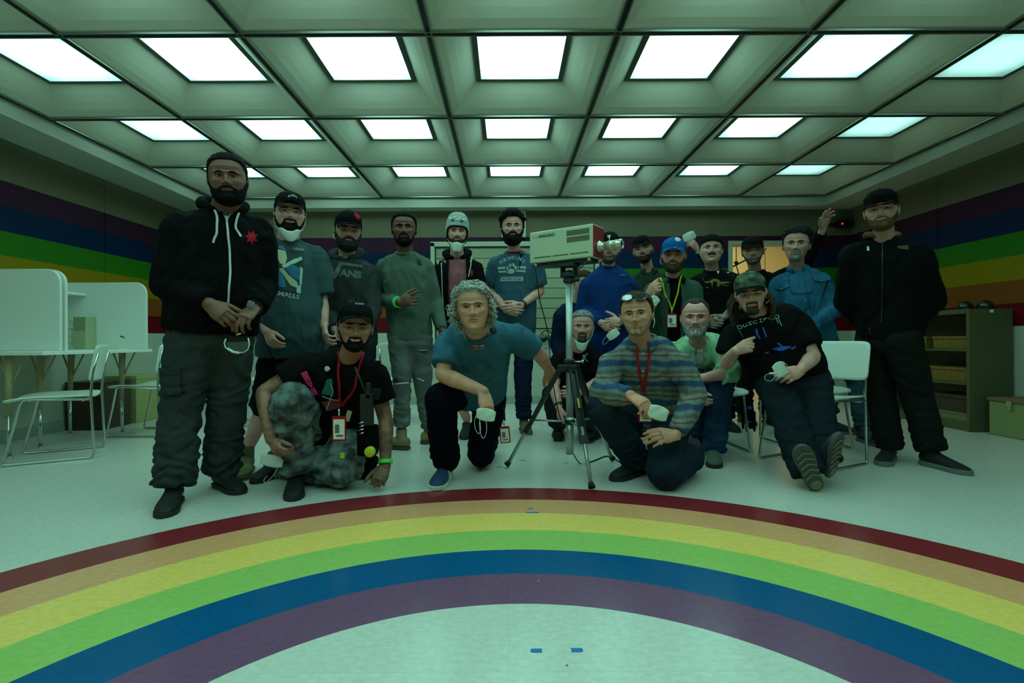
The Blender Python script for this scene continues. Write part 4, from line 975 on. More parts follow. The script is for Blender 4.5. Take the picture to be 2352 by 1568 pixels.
    # ------------ garments
    p.g = {}
    def garment(name, mb, m, vox=0.009, smooth=5, amp=0.006, sc=(7,7,9), parent=None, gap=None):
        V, F, Nn = remesh(mb, vox, smooth); V = wrinkle(V, Nn, amp*2.1, sc, seed=J['N'][0]*3.7+len(name))
        if 'trousers' in name:                    # stacked folds above the hems
            for q in 'LR':
                an, kn = J['A'+q], J['K'+q]; ax_ = unit(kn-an); rel = V-an; h = rel@ax_; rad = np.linalg.norm(rel-np.outer(h, ax_), axis=1); wgt = (rad < .16)*sstep(.34, .05, h)*(h > -.12)
                ph = perlin(V*9+J['N'][0])*5; V = V + Nn*((np.abs(np.sin(h*pi/.055+ph))-.5)*s['pants'].get('fold',.012)*wgt)[:,None]
        if gap:                                   # open front: (half width at collar, half width at hem, lateral shift)
            fr_ = np.cross(rS, up); q = V-N0; lat = q@rS; f2 = q@fr_; t = (q@up + Ls)/Ls; gw = gap[1]+(gap[0]-gap[1])*np.clip(t, 0, 1)
            inside = (np.abs(lat-gap[2]) < gw) & (f2 > 0.02) & (t < 1.08); F = [f for f in F if not all(inside[i] for i in f)]
        o = mesh_obj(name, V, F, m, parent or root); p.g[name] = bvh_of(V, F)
        if gap: md = o.modifiers.new('solid', 'SOLIDIFY'); md.thickness = 0.005; md.offset = -1
        return o
    p.garment = garment
    def build_top(top):
        tw = top.get('w', 0.19); td = top.get('d', 0.125); hem = top.get('hem', -0.12); bel = top.get('belly', 0.0)
        tb = MB(); hw = top.get('hw', tw*0.93)
        tab = [(hem, hw, td*0.95+bel*0.5, 0.0), (hem+0.03, hw*1.01, td*0.96+bel*0.5, 0.0), (0.12, tw*0.93+bel*0.4, td*0.95+bel, bel*0.5), (0.35, tw*0.93+bel*0.4, td*0.96+bel, bel*0.6), (0.6, tw*0.98, td+bel*0.3, 0.004), (0.78, tw, td*0.97, 0), (0.90, tw*0.80, td*0.80, -0.004), (0.965, 0.100, 0.084, -0.004), (1.0, 0.074, 0.068, -0.003)]
        loft(tb, rings(tab))
        sr = top.get('sr', 0.068); cu = top.get('cuff', 0.045)
        for q in 'LR':
            S_, E_, W_ = J['S'+q] - up*0.014, J['E'+q], J['W'+q]
            limb(tb, [N0 - up*0.040 + (S_-N0)*0.18, N0*0.35+S_*0.65 - up*0.012, S_ - up*0.004], [0.054, 0.058+0.3*(sr-0.06), sr*0.92], 14, sub=1)
            if top.get('sleeve', 'long') == 'long':
                u_ = top.get('roll', 1.0); we = E_+(W_-E_)*(u_*0.93)
                limb(tb, [S_, S_*0.55+E_*0.45, E_*0.97+S_*0.03], [sr, sr*0.93, sr*0.86], 16, caps=False); tb.ball(S_, sr*0.93, 14); tb.ball(E_, sr*0.86, 14)
                limb(tb, [E_, E_*0.6+we*0.4, we], [sr*0.85, sr*0.80, cu], 16, caps=False)
            else:
                f_ = top.get('slen', 0.62); e_ = S_ + (E_-S_)*f_; limb(tb, [S_, S_*0.5+e_*0.5, e_], [sr, sr*1.0, sr*0.97], 16, caps=False); tb.ball(S_, sr*0.93, 14)
        o_top = garment(top.get('name', 'shirt'), tb, top['m'], top.get('vox', 0.009), top.get('smooth', 6), top.get('amp', 0.006), top.get('sc', (13,13,6.5)), None, top.get('gap'))
        if not hasattr(p, 'top'): p.top = p.g[top.get('name', 'shirt')]; p.top_o = o_top
        else: p.over = p.g[top.get('name', 'shirt')]; p.over_o = o_top
        if top.get('rib'):
            f_ = np.cross(rS, up); w = MB(); c = N0 + up*(0.000) + f_*0.002; rr = top.get('rr', 0.067)
            w.tube([c + rS*cos(a)*rr + f_*sin(a)*rr*1.0 - up*(0.018*max(0, sin(a))) for a in np.linspace(0, 2*pi, 28, endpoint=False)], 0.0075, 8, closed=True); w.build('collar', top['rib'], o_top, smooth=True)
        if top.get('collar'):                      # folded shirt collar
            f_ = np.cross(rS, up); w = MB(); vs = []
            c = N0 - up*0.008; n = 24
            for i in range(n+1):
                a = pi/2 + 0.42 + (2*pi-0.84)*i/n; rr = 0.068; fall = 0.050*(0.55+0.45*abs(sin((a-pi/2)/2))**0.3) + (0.018 if i in (0, 1, n-1, n) else 0)
                b0 = c + rS*cos(a)*rr + f_*sin(a)*rr; tp = b0 + up*0.030; ot = c + (rS*cos(a)+f_*sin(a))*(rr+0.026) + up*(0.030-fall)
                vs += [b0, tp, tp + (rS*cos(a)+f_*sin(a))*0.004, ot, ot - up*0.003 - (rS*cos(a)+f_*sin(a))*0.004, tp - (rS*cos(a)+f_*sin(a))*0.001 - up*0.006]
            fs = [(i*6+j, i*6+(j+1)%6, (i+1)*6+(j+1)%6, (i+1)*6+j) for i in range(n) for j in range(6)] + [tuple(range(6)), tuple(n*6+j for j in (5,4,3,2,1,0))]
            w.add(vs, fs).build('collar', top['collar'], o_top, smooth=True)
        if top.get('hood'):
            f_ = np.cross(rS, up); w = MB(); c = N0 + up*0.020 - f_*0.005
            pts = [c + rS*cos(a)*(0.085+0.012*abs(cos(a))) + f_*(sin(a)*0.082-0.012) + up*(-0.045*max(0,sin(a)) + 0.018*max(0,-sin(a))) for a in np.linspace(pi/2+0.25, 2.5*pi-0.25, 22)]
            w.tube(pts, [0.014+0.020*sin(pi*i/21)**0.6 for i in range(22)], 12); w.ball(c - f_*0.085 - up*0.015, (0.07,0.045,0.05), 14)
            V, F, Nn = remesh(w, 0.007, 4); V = wrinkle(V, Nn, 0.004, (14,14,14)); mesh_obj('hood', V, F, top['hood'], o_top)
    build_top(s['top'])
    if 'over' in s: build_top(s['over'])
    # trousers
    bt = s['pants']; tb = MB(); tr_ = bt.get('r', (0.098,0.078,0.070)); px_ = bt.get('w', 0.165*bw); pd_ = bt.get('d', 0.115*bw)
    loft(tb, rings([(-0.17,0.085,0.070,0),(-0.09,px_*0.93,pd_*0.95,0),(0.02,px_,pd_,0),(0.14,px_*0.96,pd_*0.96,0)]))
    for q in 'LR':
        h_, kn, an = J['H'+q], J['K'+q], J['A'+q]; lo = bt.get('len', 1.0)
        hi_ = h_ + (kn-h_)*0.02
        limb(tb, [hi_, h_*0.5+kn*0.5, kn], [tr_[0], (tr_[0]+tr_[1])/2*1.02, tr_[1]], 18)
        if lo > 0.3:
            en = kn+(an-kn)*lo; limb(tb, [kn, kn*0.55+en*0.45, en], [tr_[1], tr_[1]*0.5+tr_[2]*0.5, tr_[2]], 18, caps=False); tb.ball(kn, tr_[1]*0.99, 16)
        else:
            en = kn+(an-kn)*lo; limb(tb, [kn, en], [tr_[1], tr_[1]*1.03], 18, caps=False, sub=1)
    garment('trousers' if s['pants'].get('len', 1.0) > 0.3 else 'shorts', tb, bt['m'], 0.010, 4, bt.get('amp', 0.007), bt.get('sc', (7,7,11)))
    # shoes
    for q in 'LR':
        if 'F'+q in s and s['F'+q] is not None:
            fx = s['F'+q]; toe = fx if isinstance(fx, Vector) else G(fx[0], fx[1]); u_ = s.get('U'+q, (0,0,1)); shoe(root, J['A'+q], toe, u_, s['shoe'], s.get('sk', 1.0))
    # headwear
    hat = s.get('hat')
    if hat: headwear(p, hat)
    return p

def headwear(p, hat):
    H = p.H; root = p.root; kind = hat['kind']; k = H.k; m_ = hat['m']
    a = np.abs(H.ph)*180/pi
    if kind in ('cap', 'cap_back'):
        lift = hat.get('line', 0.70) - 0.025
        line = np.interp(a, [0,40,80,110,180], [lift,lift-0.01,lift-0.05,lift-0.10,lift-0.14]) if kind == 'cap' else np.interp(a, [0,60,120,180], [lift+0.06,lift,lift-0.08,lift-0.08])
        m = (H.v > line).astype(float)
        t = 0.0045 + 0.007*sstep(line, line+0.2, H.v)*(1-0.5*sstep(.9,1,H.v)) ; up_ = H.R[:,2]
        V = H.V + H.N*(t*1.0)[:,None] + np.outer(sstep(.70,1.0,H.v)*0.010, up_)
        Fa = np.array(H.Fc); keep = m[Fa].min(1) > 0.5; crown = mesh_obj('cap', V, [tuple(f) for f in Fa[keep]], m_, root)
        md = crown.modifiers.new('solid', 'SOLIDIFY'); md.thickness = 0.004; md.offset = -1
        rim = []
        for i in range(40):
            ph = -pi + 2*pi*i/40; vv = float(np.interp(abs(ph)*180/pi, [0,40,80,110,180], [lift,lift-0.01,lift-0.05,lift-0.10,lift-0.14]) if kind == 'cap' else np.interp(abs(ph)*180/pi, [0,60,120,180], [lift+0.06,lift,lift-0.08,lift-0.08]))
            j = H.idx(ph, min(0.99, vv+0.012)); rim.append(H.V[j] + H.N[j]*0.0055)
        MB().tube(rim, 0.0035, 6, closed=True).build('sweatband', m_, crown, smooth=True)
        MB().ball(H.w(0, -0.008, 1.0)+up_*0.022*k, (0.006,0.006,0.003), 8).build('button', m_, crown, smooth=True)
        sg = 1 if kind == 'cap' else -1; vs = []; nu, nv = 22, 8; bl = hat.get('brim', 0.068)
        vb = lift + 0.005 if kind == 'cap' else lift-0.08
        def bp(u, w_, o):
            an = (u*2-1)*radians(64); ph = an if sg == 1 else (pi - an); ph = (ph+pi) % (2*pi) - pi
            j = H.idx(ph, vb); b0 = H.loc[j] + np.array([0,0,0]); x = b0[0]*1.03; y = b0[1]*1.05
            ext = bl*k*(cos(an)**0.55 if cos(an) > 0 else 0)*w_; droop = -0.12*ext - 7.0*x*x*(0.12+0.88*w_) + hat.get('tip', 0.0)*ext
            q = np.array([x*(1+0.02*w_), y - sg*ext, (vb-0.5)*H.hh + 0.006 + droop + o]); return q @ H.R.T + H.c
        for o in (0.002, -0.002):
            for i in range(nu+1):
                for j in range(nv+1): vs.append(bp(i/nu, j/nv, o))
        kk = (nu+1)*(nv+1); fs = []
        for i in range(nu):
            for j in range(nv):
                a0 = i*(nv+1)+j; fs.append((a0, a0+1, a0+nv+2, a0+nv+1)); fs.append((kk+a0, kk+a0+nv+1, kk+a0+nv+2, kk+a0+1))
            a0 = i*(nv+1)+nv; fs.append((a0, a0+kk, a0+nv+1+kk, a0+nv+1))
        MB().add(vs, fs).build('brim', hat.get('mb', m_), crown, smooth=True)
        # seams
        w = MB()
        for ph in (0.0, 1.05, -1.05, 2.1, -2.1, 3.1):
            pts = []
            for vv in np.linspace(lift+0.02, 0.985, 9): j = H.idx(ph, vv); pts.append(V[j]+H.N[j]*0.0006)
            w.tube(pts, 0.0012, 5)
        w.build('seam', hat.get('ms', m_), crown, smooth=True)
        p.hat_bvh = bvh_of(V, [tuple(f) for f in Fa[keep]]); p.hat = crown
    elif kind == 'beanie':
        line = np.interp(a, [0,30,55,80,110,180], [.66,.655,.58,.20,.22,.30]); m = (H.v > line).astype(float)
        t = 0.013 + 0.010*sstep(.7,.95,H.v); V = H.V + H.N*t[:,None] + np.outer(sstep(.75,1.0,H.v)*0.030, H.R[:,2]); V = V + H.N*(0.0012*np.sin(H.ph*70))[:,None]
        Fa = np.array(H.Fc); keep = m[Fa].min(1) > 0.5; cr = mesh_obj('beanie', V, [tuple(f) for f in Fa[keep]], m_, root); md = cr.modifiers.new('solid', 'SOLIDIFY'); md.thickness = 0.008; md.offset = -1
        rim = []
        for i in range(44):
            ph = -pi+2*pi*i/44; vv = float(np.interp(abs(ph)*180/pi, [0,30,55,80,110,180], [.66,.655,.58,.20,.22,.30])); j = H.idx(ph, vv+0.015); rim.append(H.V[j]+H.N[j]*0.012)
        MB().tube(rim, 0.006, 8, closed=True).build('dark_lining', hat['ml'], cr, smooth=True)
        p.hat_bvh = bvh_of(V, [tuple(f) for f in Fa[keep]]); p.hat = cr

# ---- things laid on a surface along camera rays
def hit(bvh, px, py, off=0.0):
    r = bvh.ray_cast(Vector((0,0,CAMH)), ray(px, py).normalized())
    if r[0] is None: return None, None
    n = r[1]
    if n.dot(ray(px, py)) > 0: n = -n
    return r[0] + n*off, n
def hitn(bvh, px, py, off=0.0):
    q, n = hit(bvh, px, py, off)
    if q is not None: return q, n
    r = bvh.find_nearest(P(px, py, 3.5)); return (r[0] + r[1]*off, r[1]) if r[0] else (P(px, py, 3), Vector((0,-1,0)))
def px_fill(polys, tris=None, step=5.0):
    """planar polygons in picture coordinates, triangulated and cut fine enough to follow a curved surface"""
    bm = bmesh.new()
    if tris is None:
        for poly in polys:
            vs = [bm.verts.new((x, -y, 0)) for x, y in poly]
            try: bm.faces.new(vs)
            except ValueError: pass
    else:
        vs = [bm.verts.new((x, -y, 0)) for x, y in polys]
        for f in tris:
            try: bm.faces.new([vs[i] for i in f])
            except ValueError: pass
    bmesh.ops.triangulate(bm, faces=bm.faces)
    for _ in range(4):
        L = [e for e in bm.edges if e.calc_length() > step]
        if not L: break
        bmesh.ops.subdivide_edges(bm, edges=L, cuts=1); bmesh.ops.triangulate(bm, faces=[f for f in bm.faces if len(f.verts) > 3])
    bm.verts.index_update(); V = [(v.co.x, -v.co.y) for v in bm.verts]; F = [tuple(v.index for v in f.verts) for f in bm.faces]; E = [(e.verts[0].index, e.verts[1].index) for e in bm.edges if len(e.link_faces) == 1]
    bm.free(); return V, F, E
def decal(name, bvh, polys, m, parent, off=0.003, th=0.0015, step=5.0):
    if len(polys) > 1 and name in ('print_shape','print_bar','blue_print','violet_print','cargo_pocket','pocket_flap','vest_panel','rip','rip_fray','chest_print'):
        for pl in polys: o = decal(name, bvh, [pl], m, parent, off, th, step)
        return o
    mb = MB(); V, F, E = px_fill(polys, None, step); q = [hitn(bvh, x, y, off) for x, y in V]; n = len(q)
    mb.add([a[0] for a in q] + [a[0]+a[1]*th for a in q], [f for f in F] + [tuple(i+n for i in f) for f in F] + [(a, b, b+n, a+n) for a, b in E])
    return mb.build(name, m, parent, smooth=th > 0.003)
def decal_text(name, bvh, txt, cx, cy, h, m, parent, ang=0.0, arc=0.0, width=None, bold=0.0, off=0.003, spacing=1.0, shear=0.0):
    V, F = text_geo(txt, 1.0, bold, spacing, shear); xs = [v.x for v in V]; ys = [v.y for v in V]; W0 = max(xs)-min(xs); H0 = max(ys)-min(ys); mx = (max(xs)+min(xs))/2; my = (max(ys)+min(ys))/2
    sy = h/H0; sx_ = (width/W0) if width else sy; mb = MB(); vs = []; ca, sa = cos(radians(ang)), sin(radians(ang))
    pts = []
    for v in V:
        x = (v.x-mx)*sx_; y = (v.y-my)*sy
        if arc: y = y - arc*(x/(W0*sx_/2))**2
        pts.append((cx + x*ca + y*sa, cy + x*sa - y*ca))
    V2, F2, _ = px_fill(pts, F, 4.0)
    return MB().add([hitn(bvh, x, y, off)[0] for x, y in V2], F2).build(name, m, parent)
def strap(name, bvh, path, wd, m, parent, off=0.004, th=0.002, sub=6):
    pts = []
    for i in range(len(path)-1):
        for k in range(sub): t = k/sub; pts.append((path[i][0]*(1-t)+path[i+1][0]*t, path[i][1]*(1-t)+path[i+1][1]*t))
    pts.append(path[-1]); q = []
    for x, y in pts:
        h_ = hit(bvh, x, y, off)
        if h_[0] is not None: q.append(h_)
    if len(q) < 2: return None
    L_ = [a[0] for a in q]
    for _ in range(2): L_ = [L_[0]] + [(L_[i-1]+L_[i]*2+L_[i+1])/4 for i in range(1, len(L_)-1)] + [L_[-1]]
    vs = []; n = len(q)
    for i in range(n):
        t = (L_[min(n-1,i+1)]-L_[max(0,i-1)]).normalized(); nn = q[i][1]; nn = (nn - t*nn.dot(t)).normalized(); sd = t.cross(nn)
        for a, b in ((-1,0),(1,0),(1,1),(-1,1)): vs.append(L_[i] + sd*(a*wd/2) + nn*(b*th))
    fs = [(i*4+j, i*4+(j+1)%4, (i+1)*4+(j+1)%4, (i+1)*4+j) for i in range(n-1) for j in range(4)] + [(0,1,2,3), tuple((n-1)*4+j for j in (3,2,1,0))]
    return MB().add(vs, fs).build(name, m, parent)
def cord(name, pts, r, m, parent):
    o, rr = catmull(pts, [r]*len(pts), 5); return MB().tube(o, rr, 7).build(name, m, parent, smooth=True)
# ================================================================== PEOPLE
DK = (0.20,0.080,0.050); MB_ = (0.40,0.175,0.105); DK2 = (0.165,0.068,0.044); LT = (0.64,0.315,0.245); LT2 = (0.55,0.275,0.210); TAN = (0.62,0.275,0.170)
BLK = (0.006,0.005,0.004); BRN = (0.045,0.026,0.014); GRY = (0.36,0.37,0.34)
F_BLACK = fabric('black_fleece', (0.011,0.012,0.013)); F_BLACKT = fabric('black_cotton', (0.014,0.014,0.014)); F_CHAR = fabric('charcoal_canvas', (0.042,0.052,0.050), bump=0.35)
F_JEANB = fabric('black_denim', (0.020,0.024,0.030)); F_NAVYJ = fabric('navy_denim', (0.014,0.024,0.060), var=0.2); F_GREYJ = fabric('grey_denim', (0.15,0.17,0.155), var=0.18, vscale=9)
F_BLUEJ = fabric('blue_denim', (0.014,0.045,0.095), var=0.45, vscale=4); F_TEE = fabric('heather_blue', (0.050,0.115,0.165), var=0.08); F_TEAL = fabric('teal_cotton', (0.045,0.15,0.22))
F_SMALLS = fabric('dark_teal_cotton', (0.050,0.092,0.100)); F_VANS = fabric('dark_grey_fleece', (0.040,0.050,0.050)); F_GREEN = fabric('sage_knit', (0.105,0.155,0.120)); F_ROYAL = fabric('royal_blue_fleece', (0.008,0.040,0.175))
F_OLIVE = fabric('olive_jacket', (0.030,0.050,0.035)); F_DGREEN = fabric('green_polo', (0.055,0.115,0.085)); F_DENIMS = fabric('denim_shirt', (0.030,0.150,0.27), var=0.25, vscale=7)
F_MINT = fabric('mint_cotton', (0.33,0.62,0.36)); F_NAVY = fabric('navy_fleece', (0.008,0.018,0.050)); F_PINK = fabric('pink_cotton', (0.38,0.13,0.15)); F_GREYTRO = fabric('dark_trousers', (0.024,0.028,0.024)); F_TEALTRO = fabric('teal_trousers', (0.025,0.065,0.075))
F_WHITE = fabric('white_cord', (0.68,0.70,0.66)); F_RED = fabric('red_band', (0.42,0.015,0.025)); F_YELLOW = fabric('yellow_band', (0.62,0.66,0.03)); F_PRINT = fabric('pale_print', (0.36,0.46,0.42)); F_MASK = M('mask_white', (0.66,0.72,0.64), 0.8, bump=0.15, bscale=300, spec=0.1)
F_NEON = M('neon_green', (0.04,0.85,0.10), 0.5); F_MAG = M('magenta_tape', (0.75,0.02,0.20), 0.5); M_GOLD = M('gold_ring', (0.8,0.55,0.12), 0.25, metal=1.0); M_SILV = M('silver_metal', (0.7,0.72,0.7), 0.25, metal=1.0)
SB = dict(upper=M('black_shoe', (0.005,0.005,0.006), 0.7, bump=0.2), sole=M('black_sole', (0.010,0.010,0.010), 0.7))
SBT = dict(upper=M('tan_boot', (0.26,0.19,0.09), 0.75, bump=0.4, bscale=60, var=0.2, vscale=10), sole=M('boot_sole', (0.05,0.06,0.04), 0.8), lace=M('boot_lace', (0.35,0.28,0.12), 0.8), high=0.05)
SOL = dict(upper=M('olive_boot', (0.13,0.13,0.05), 0.8, bump=0.5, bscale=60, var=0.3, vscale=14), sole=M('olive_sole', (0.10,0.11,0.04), 0.8), lace=M('olive_lace', (0.26,0.28,0.10), 0.8), high=0.06)
SNV = dict(upper=M('navy_suede', (0.012,0.040,0.11), 0.7, bump=0.2), sole=M('pale_sole', (0.60,0.66,0.58), 0.6), lace=F_WHITE, stripe=F_WHITE)
SGY = dict(upper=M('grey_green_shoe', (0.07,0.10,0.08), 0.8, bump=0.3), sole=M('black_sole', (0.010,0.010,0.010), 0.7), lace=M('grey_lace', (0.12,0.14,0.12), 0.8))
SGL = dict(upper=SB['upper'], sole=M('grey_sole', (0.13,0.15,0.13), 0.7), th=0.030)

PP = {}
PP[1] = person(dict(label='tall person standing far left in black zip hoodie and charcoal cargo trousers, hands joined', tone=DK, hair_col=BLK, bw=1.1,
  head=(523,411,2.50), hh=0.245, face=(-3,6,-3), ho=dict(nose=1.2, jaw=1.1, fat=1.05), neck=1.15, hair_t=0.009, beard=('full', 0.012, BLK), eye=0.35,
  N=(513,492,2.60), SL=(420,522,2.60), SR=(592,534,2.62), EL=(388,650,2.62), ER=(600,655,2.66), WL=(480,698,2.46), WR=(583,708,2.48), TL=(545,748,2.40), TR=(528,758,2.38),
  handL=dict(c=(22,26,30,34), k=1.12, n=(0.1,-1,0.35)), handR=dict(c=(30,34,38,42), k=1.12, n=(0,-1,0.3)),
  HL=(440,770,2.64), HR=(530,770,2.66), KL=(415,945,2.58), KR=(522,930,2.74), AL=(400,1112,2.50), AR=(510,1085,2.78), FL=(378,1186), FR=(552,1134), shoe=SB,
  top=dict(name='hoodie', m=F_BLACK, w=0.225, d=0.155, hem=0.03, hw=0.215, belly=0.025, sr=0.098, cuff=0.058, hood=F_BLACK, amp=0.008), pants=dict(m=F_CHAR, fold=0.017, r=(0.114,0.094,0.090), w=0.19, d=0.14, amp=0.010, sc=(8,8,14))))
PP[2] = person(dict(label='person in cap, glasses and dark teal shirt lettered SMALLS, white mask under chin', tone=LT, hair_col=BLK,
  head=(666,491,3.10), hh=0.245, face=(4,2,2), ho=dict(smile=0.8, fat=1.12), neck=1.15, beard=('chinstrap', 0.008, BLK), eye=0.25, hat=dict(kind='cap', m=fabric('black_cap', (0.012,0.016,0.017)), line=0.72, brim=0.062, tip=0.1),
  N=(662,562,3.15), SL=(612,592,3.15), SR=(722,588,3.15), EL=(598,690,3.2), ER=(738,690,3.15), WL=(612,760,3.05), WR=(744,748,3.08), TL=(630,795,3.0), TR=(752,800,3.0),
  HL=(640,800,3.2), HR=(705,800,3.2), KL=(612,930,3.2), KR=(700,930,3.25), AL=(568,1030,3.12), AR=(708,1005,3.50), FL=(556,1099), FR=(708,1035), shoe=SOL,
  top=dict(name='t_shirt', m=F_SMALLS, w=0.205, d=0.155, hem=-0.06, hw=0.215, belly=0.04, sr=0.088, sleeve='short', slen=0.86, rib=F_SMALLS, amp=0.007), pants=dict(m=F_BLACKT, r=(0.105,0.095,0.09), len=0.12)))
PP[3] = person(dict(label='bearded person in black cap and dark grey hooded sweatshirt lettered VANS', tone=LT2, hair_col=BLK,
  head=(800,530,3.45), hh=0.245, face=(7,8,2), ho=dict(jaw=1.05), beard=('full', 0.024, (0.025,0.022,0.020)), eye=0.2, hat=dict(kind='cap', m=fabric('black_cap_b', (0.012,0.013,0.013)), line=0.70, brim=0.068),
  N=(796,598,3.54), SL=(750,625,3.58), SR=(846,622,3.55), EL=(746,705,3.66), ER=(855,712,3.50), WL=(770,760,3.35), WR=(832,765,3.30), TL=(800,780,3.3), TR=(805,785,3.3),
  HL=(778,790,3.6), HR=(832,790,3.6), KL=(780,920,3.6), KR=(830,920,3.6), AL=(780,1035,3.65), AR=(830,1035,3.65), FL=(775,1050), FR=(835,1050), shoe=SB,
  top=dict(name='hoodie', m=F_VANS, w=0.200, d=0.135, hem=-0.03, sr=0.075, cuff=0.05, hood=F_VANS, amp=0.007), pants=dict(m=F_JEANB)))
PP[4] = person(dict(label='person in sage green crew neck and ripped grey jeans making a hand sign', tone=DK2, hair_col=BLK,
  head=(928,526,3.62), hh=0.243, face=(0,2,0), ho=dict(nose=1.15), hair_t=0.012, hair='short', beard=('chinstrap', 0.008, BLK), eye=0.4,
  N=(930,589,3.70), SL=(884,606,3.78), SR=(976,606,3.70), EL=(870,690,3.87), ER=(1000,690,3.75), WL=(918,694,3.52), WR=(1016,760,3.66), TL=(968,682,3.44), TR=(1020,800,3.62),
  handL=dict(c=(8,70,55,12), th=42, n=(0.0,-1,0.1), sp=9, k=1.1), HL=(918,772,3.75), HR=(966,772,3.76), KL=(925,880,3.74), KR=(972,885,3.85), AL=(922,985,3.74), AR=(985,984,3.95), FL=(903,1030), FR=(1052,1014), shoe=SBT,
  top=dict(name='sweater', m=F_GREEN, w=0.178, d=0.118, hem=-0.035, hw=0.165, sr=0.063, cuff=0.038, rib=F_GREEN, amp=0.0055), pants=dict(m=F_GREYJ, r=(0.090,0.067,0.055), w=0.155, d=0.11, len=0.94)))
PP[5] = person(dict(label='person in pale knitted beanie, open black jacket and pink shirt, mask below chin', tone=LT, hair_col=BRN,
  head=(1050,535,4.05), hh=0.240, face=(3,2,3), beard=('full', 0.010, BRN), eye=0.35, hat=dict(kind='beanie', m=M('beanie_knit', (0.30,0.38,0.34), 0.9, bump=0.6, bscale=90), ml=fabric('beanie_lining', (0.02,0.025,0.022))),
  N=(1050,596,4.12), SL=(1015,614,4.12), SR=(1090,612,4.12), EL=(1000,690,4.12), ER=(1112,690,4.12), WL=(1015,760,3.98), WR=(1100,760,3.98), TL=(1030,790,3.95), TR=(1085,790,3.95),
  HL=(1035,780,4.2), HR=(1080,780,4.2), KL=(1042,885,4.2), KR=(1085,885,4.2), AL=(1072,963,4.30), AR=(1098,963,4.30), FL=(1070,1003), FR=(1096,1004), shoe=SB,
  top=dict(name='shirt', m=F_PINK, w=0.160, d=0.118, hem=-0.05, sr=0.052, sleeve='short', slen=0.3, rib=F_PINK), over=dict(name='jacket', m=F_BLACK, w=0.190, d=0.138, hem=-0.02, sr=0.070, cuff=0.048, gap=(0.075,0.090,0.0), hood=F_BLACK), pants=dict(m=F_GREYTRO, len=0.15)))
PP[6] = person(dict(label='dark bearded person in heather blue shirt lettered HAWKINS with a paw print', tone=LT, hair_col=BLK, hair='quiff', hair_t=0.014, hair_r=0.007, hair_rs=50,
  head=(1177,523,4.25), hh=0.258, face=(2,2,-1), beard=('full', 0.026, BLK), eye=0.3, hk=1.05,
  N=(1182,585,4.36), SL=(1140,604,4.36), SR=(1228,602,4.36), EL=(1128,668,4.4), ER=(1241,668,4.40), WL=(1160,708,4.18), WR=(1196,702,4.16), TL=(1190,716,4.08), TR=(1155,716,4.05),
  HL=(1158,770,4.42), HR=(1204,770,4.42), KL=(1140,870,4.4), KR=(1201,870,4.44), AL=(1140,962,4.45), AR=(1203,960,4.50), FL=(1141,998), FR=(1213,999), shoe=SOL, handR=dict(k=1.1), handL=dict(k=1.1),
  top=dict(name='t_shirt', m=F_TEE, w=0.195, d=0.14, hem=-0.06, belly=0.02, sr=0.075, sleeve='short', slen=0.80, rib=F_RED, rr=0.069, amp=0.006), pants=dict(m=F_NAVYJ, r=(0.095,0.075,0.066))))
PP[7] = person(dict(ds=1.08, autofeet=True, label='person in royal blue sweatshirt, face hidden behind the video camera lens', tone=LT, hair_col=BLK,
  head=(1398,571,3.85), hh=0.240, face=(0,0,0), ho=dict(smile=0.7, fat=1.05), beard=('stubble', 0.002, (0.10,0.075,0.055)), hat=dict(kind='cap', m=fabric('green_black_cap', (0.010,0.022,0.018)), line=0.70, brim=0.06),
  N=(1398,618,3.92), SL=(1352,652,3.92), SR=(1444,652,3.98), EL=(1338,715,3.95), ER=(1452,715,4.06), WL=(1382,742,3.75), WR=(1425,738,3.72), TL=(1412,758,3.68), TR=(1385,742,3.68),
  handR=dict(c=(55,58,60,62), th=62, n=(0.2,-1,0.2)), HL=(1382,800,4.0), HR=(1430,800,4.0), KL=(1402,900,4.12), KR=(1440,900,4.12), AL=(1405,982,4.2), AR=(1442,982,4.2), FL=(1404,1001), FR=(1445,1001), shoe=SB,
  top=dict(name='sweatshirt', m=F_ROYAL, w=0.20, d=0.15, hem=-0.03, belly=0.03, sr=0.078, cuff=0.046, rib=F_ROYAL, amp=0.006), pants=dict(m=F_GREYTRO)))
PP[8] = person(dict(ds=1.085, autofeet=True, label='smiling person in dark cap and olive jacket behind the bright blue cap', tone=LT2, hair_col=BRN,
  head=(1476,574,4.45), hh=0.240, face=(-8,0,-10), ho=dict(smile=1.0, cheek=1.3), beard=('full', 0.007, BRN), eye=0.2, hat=dict(kind='cap', m=fabric('black_cap_c', (0.012,0.013,0.012)), line=0.74, brim=0.055),
  N=(1490,628,4.52), SL=(1452,648,4.52), SR=(1532,645,4.52), EL=(1445,720,4.55), ER=(1540,720,4.55), WL=(1460,780,4.5), WR=(1525,780,4.5), TL=(1465,810,4.45), TR=(1520,810,4.45),
  HL=(1470,795,4.6), HR=(1515,795,4.6), KL=(1470,890,4.6), KR=(1515,890,4.6), AL=(1470,965,4.62), AR=(1515,965,4.62), FL=(1468,986), FR=(1518,986), shoe=SB,
  top=dict(name='jacket', m=F_OLIVE, w=0.185, d=0.13, collar=F_OLIVE), pants=dict(m=F_GREYTRO)))
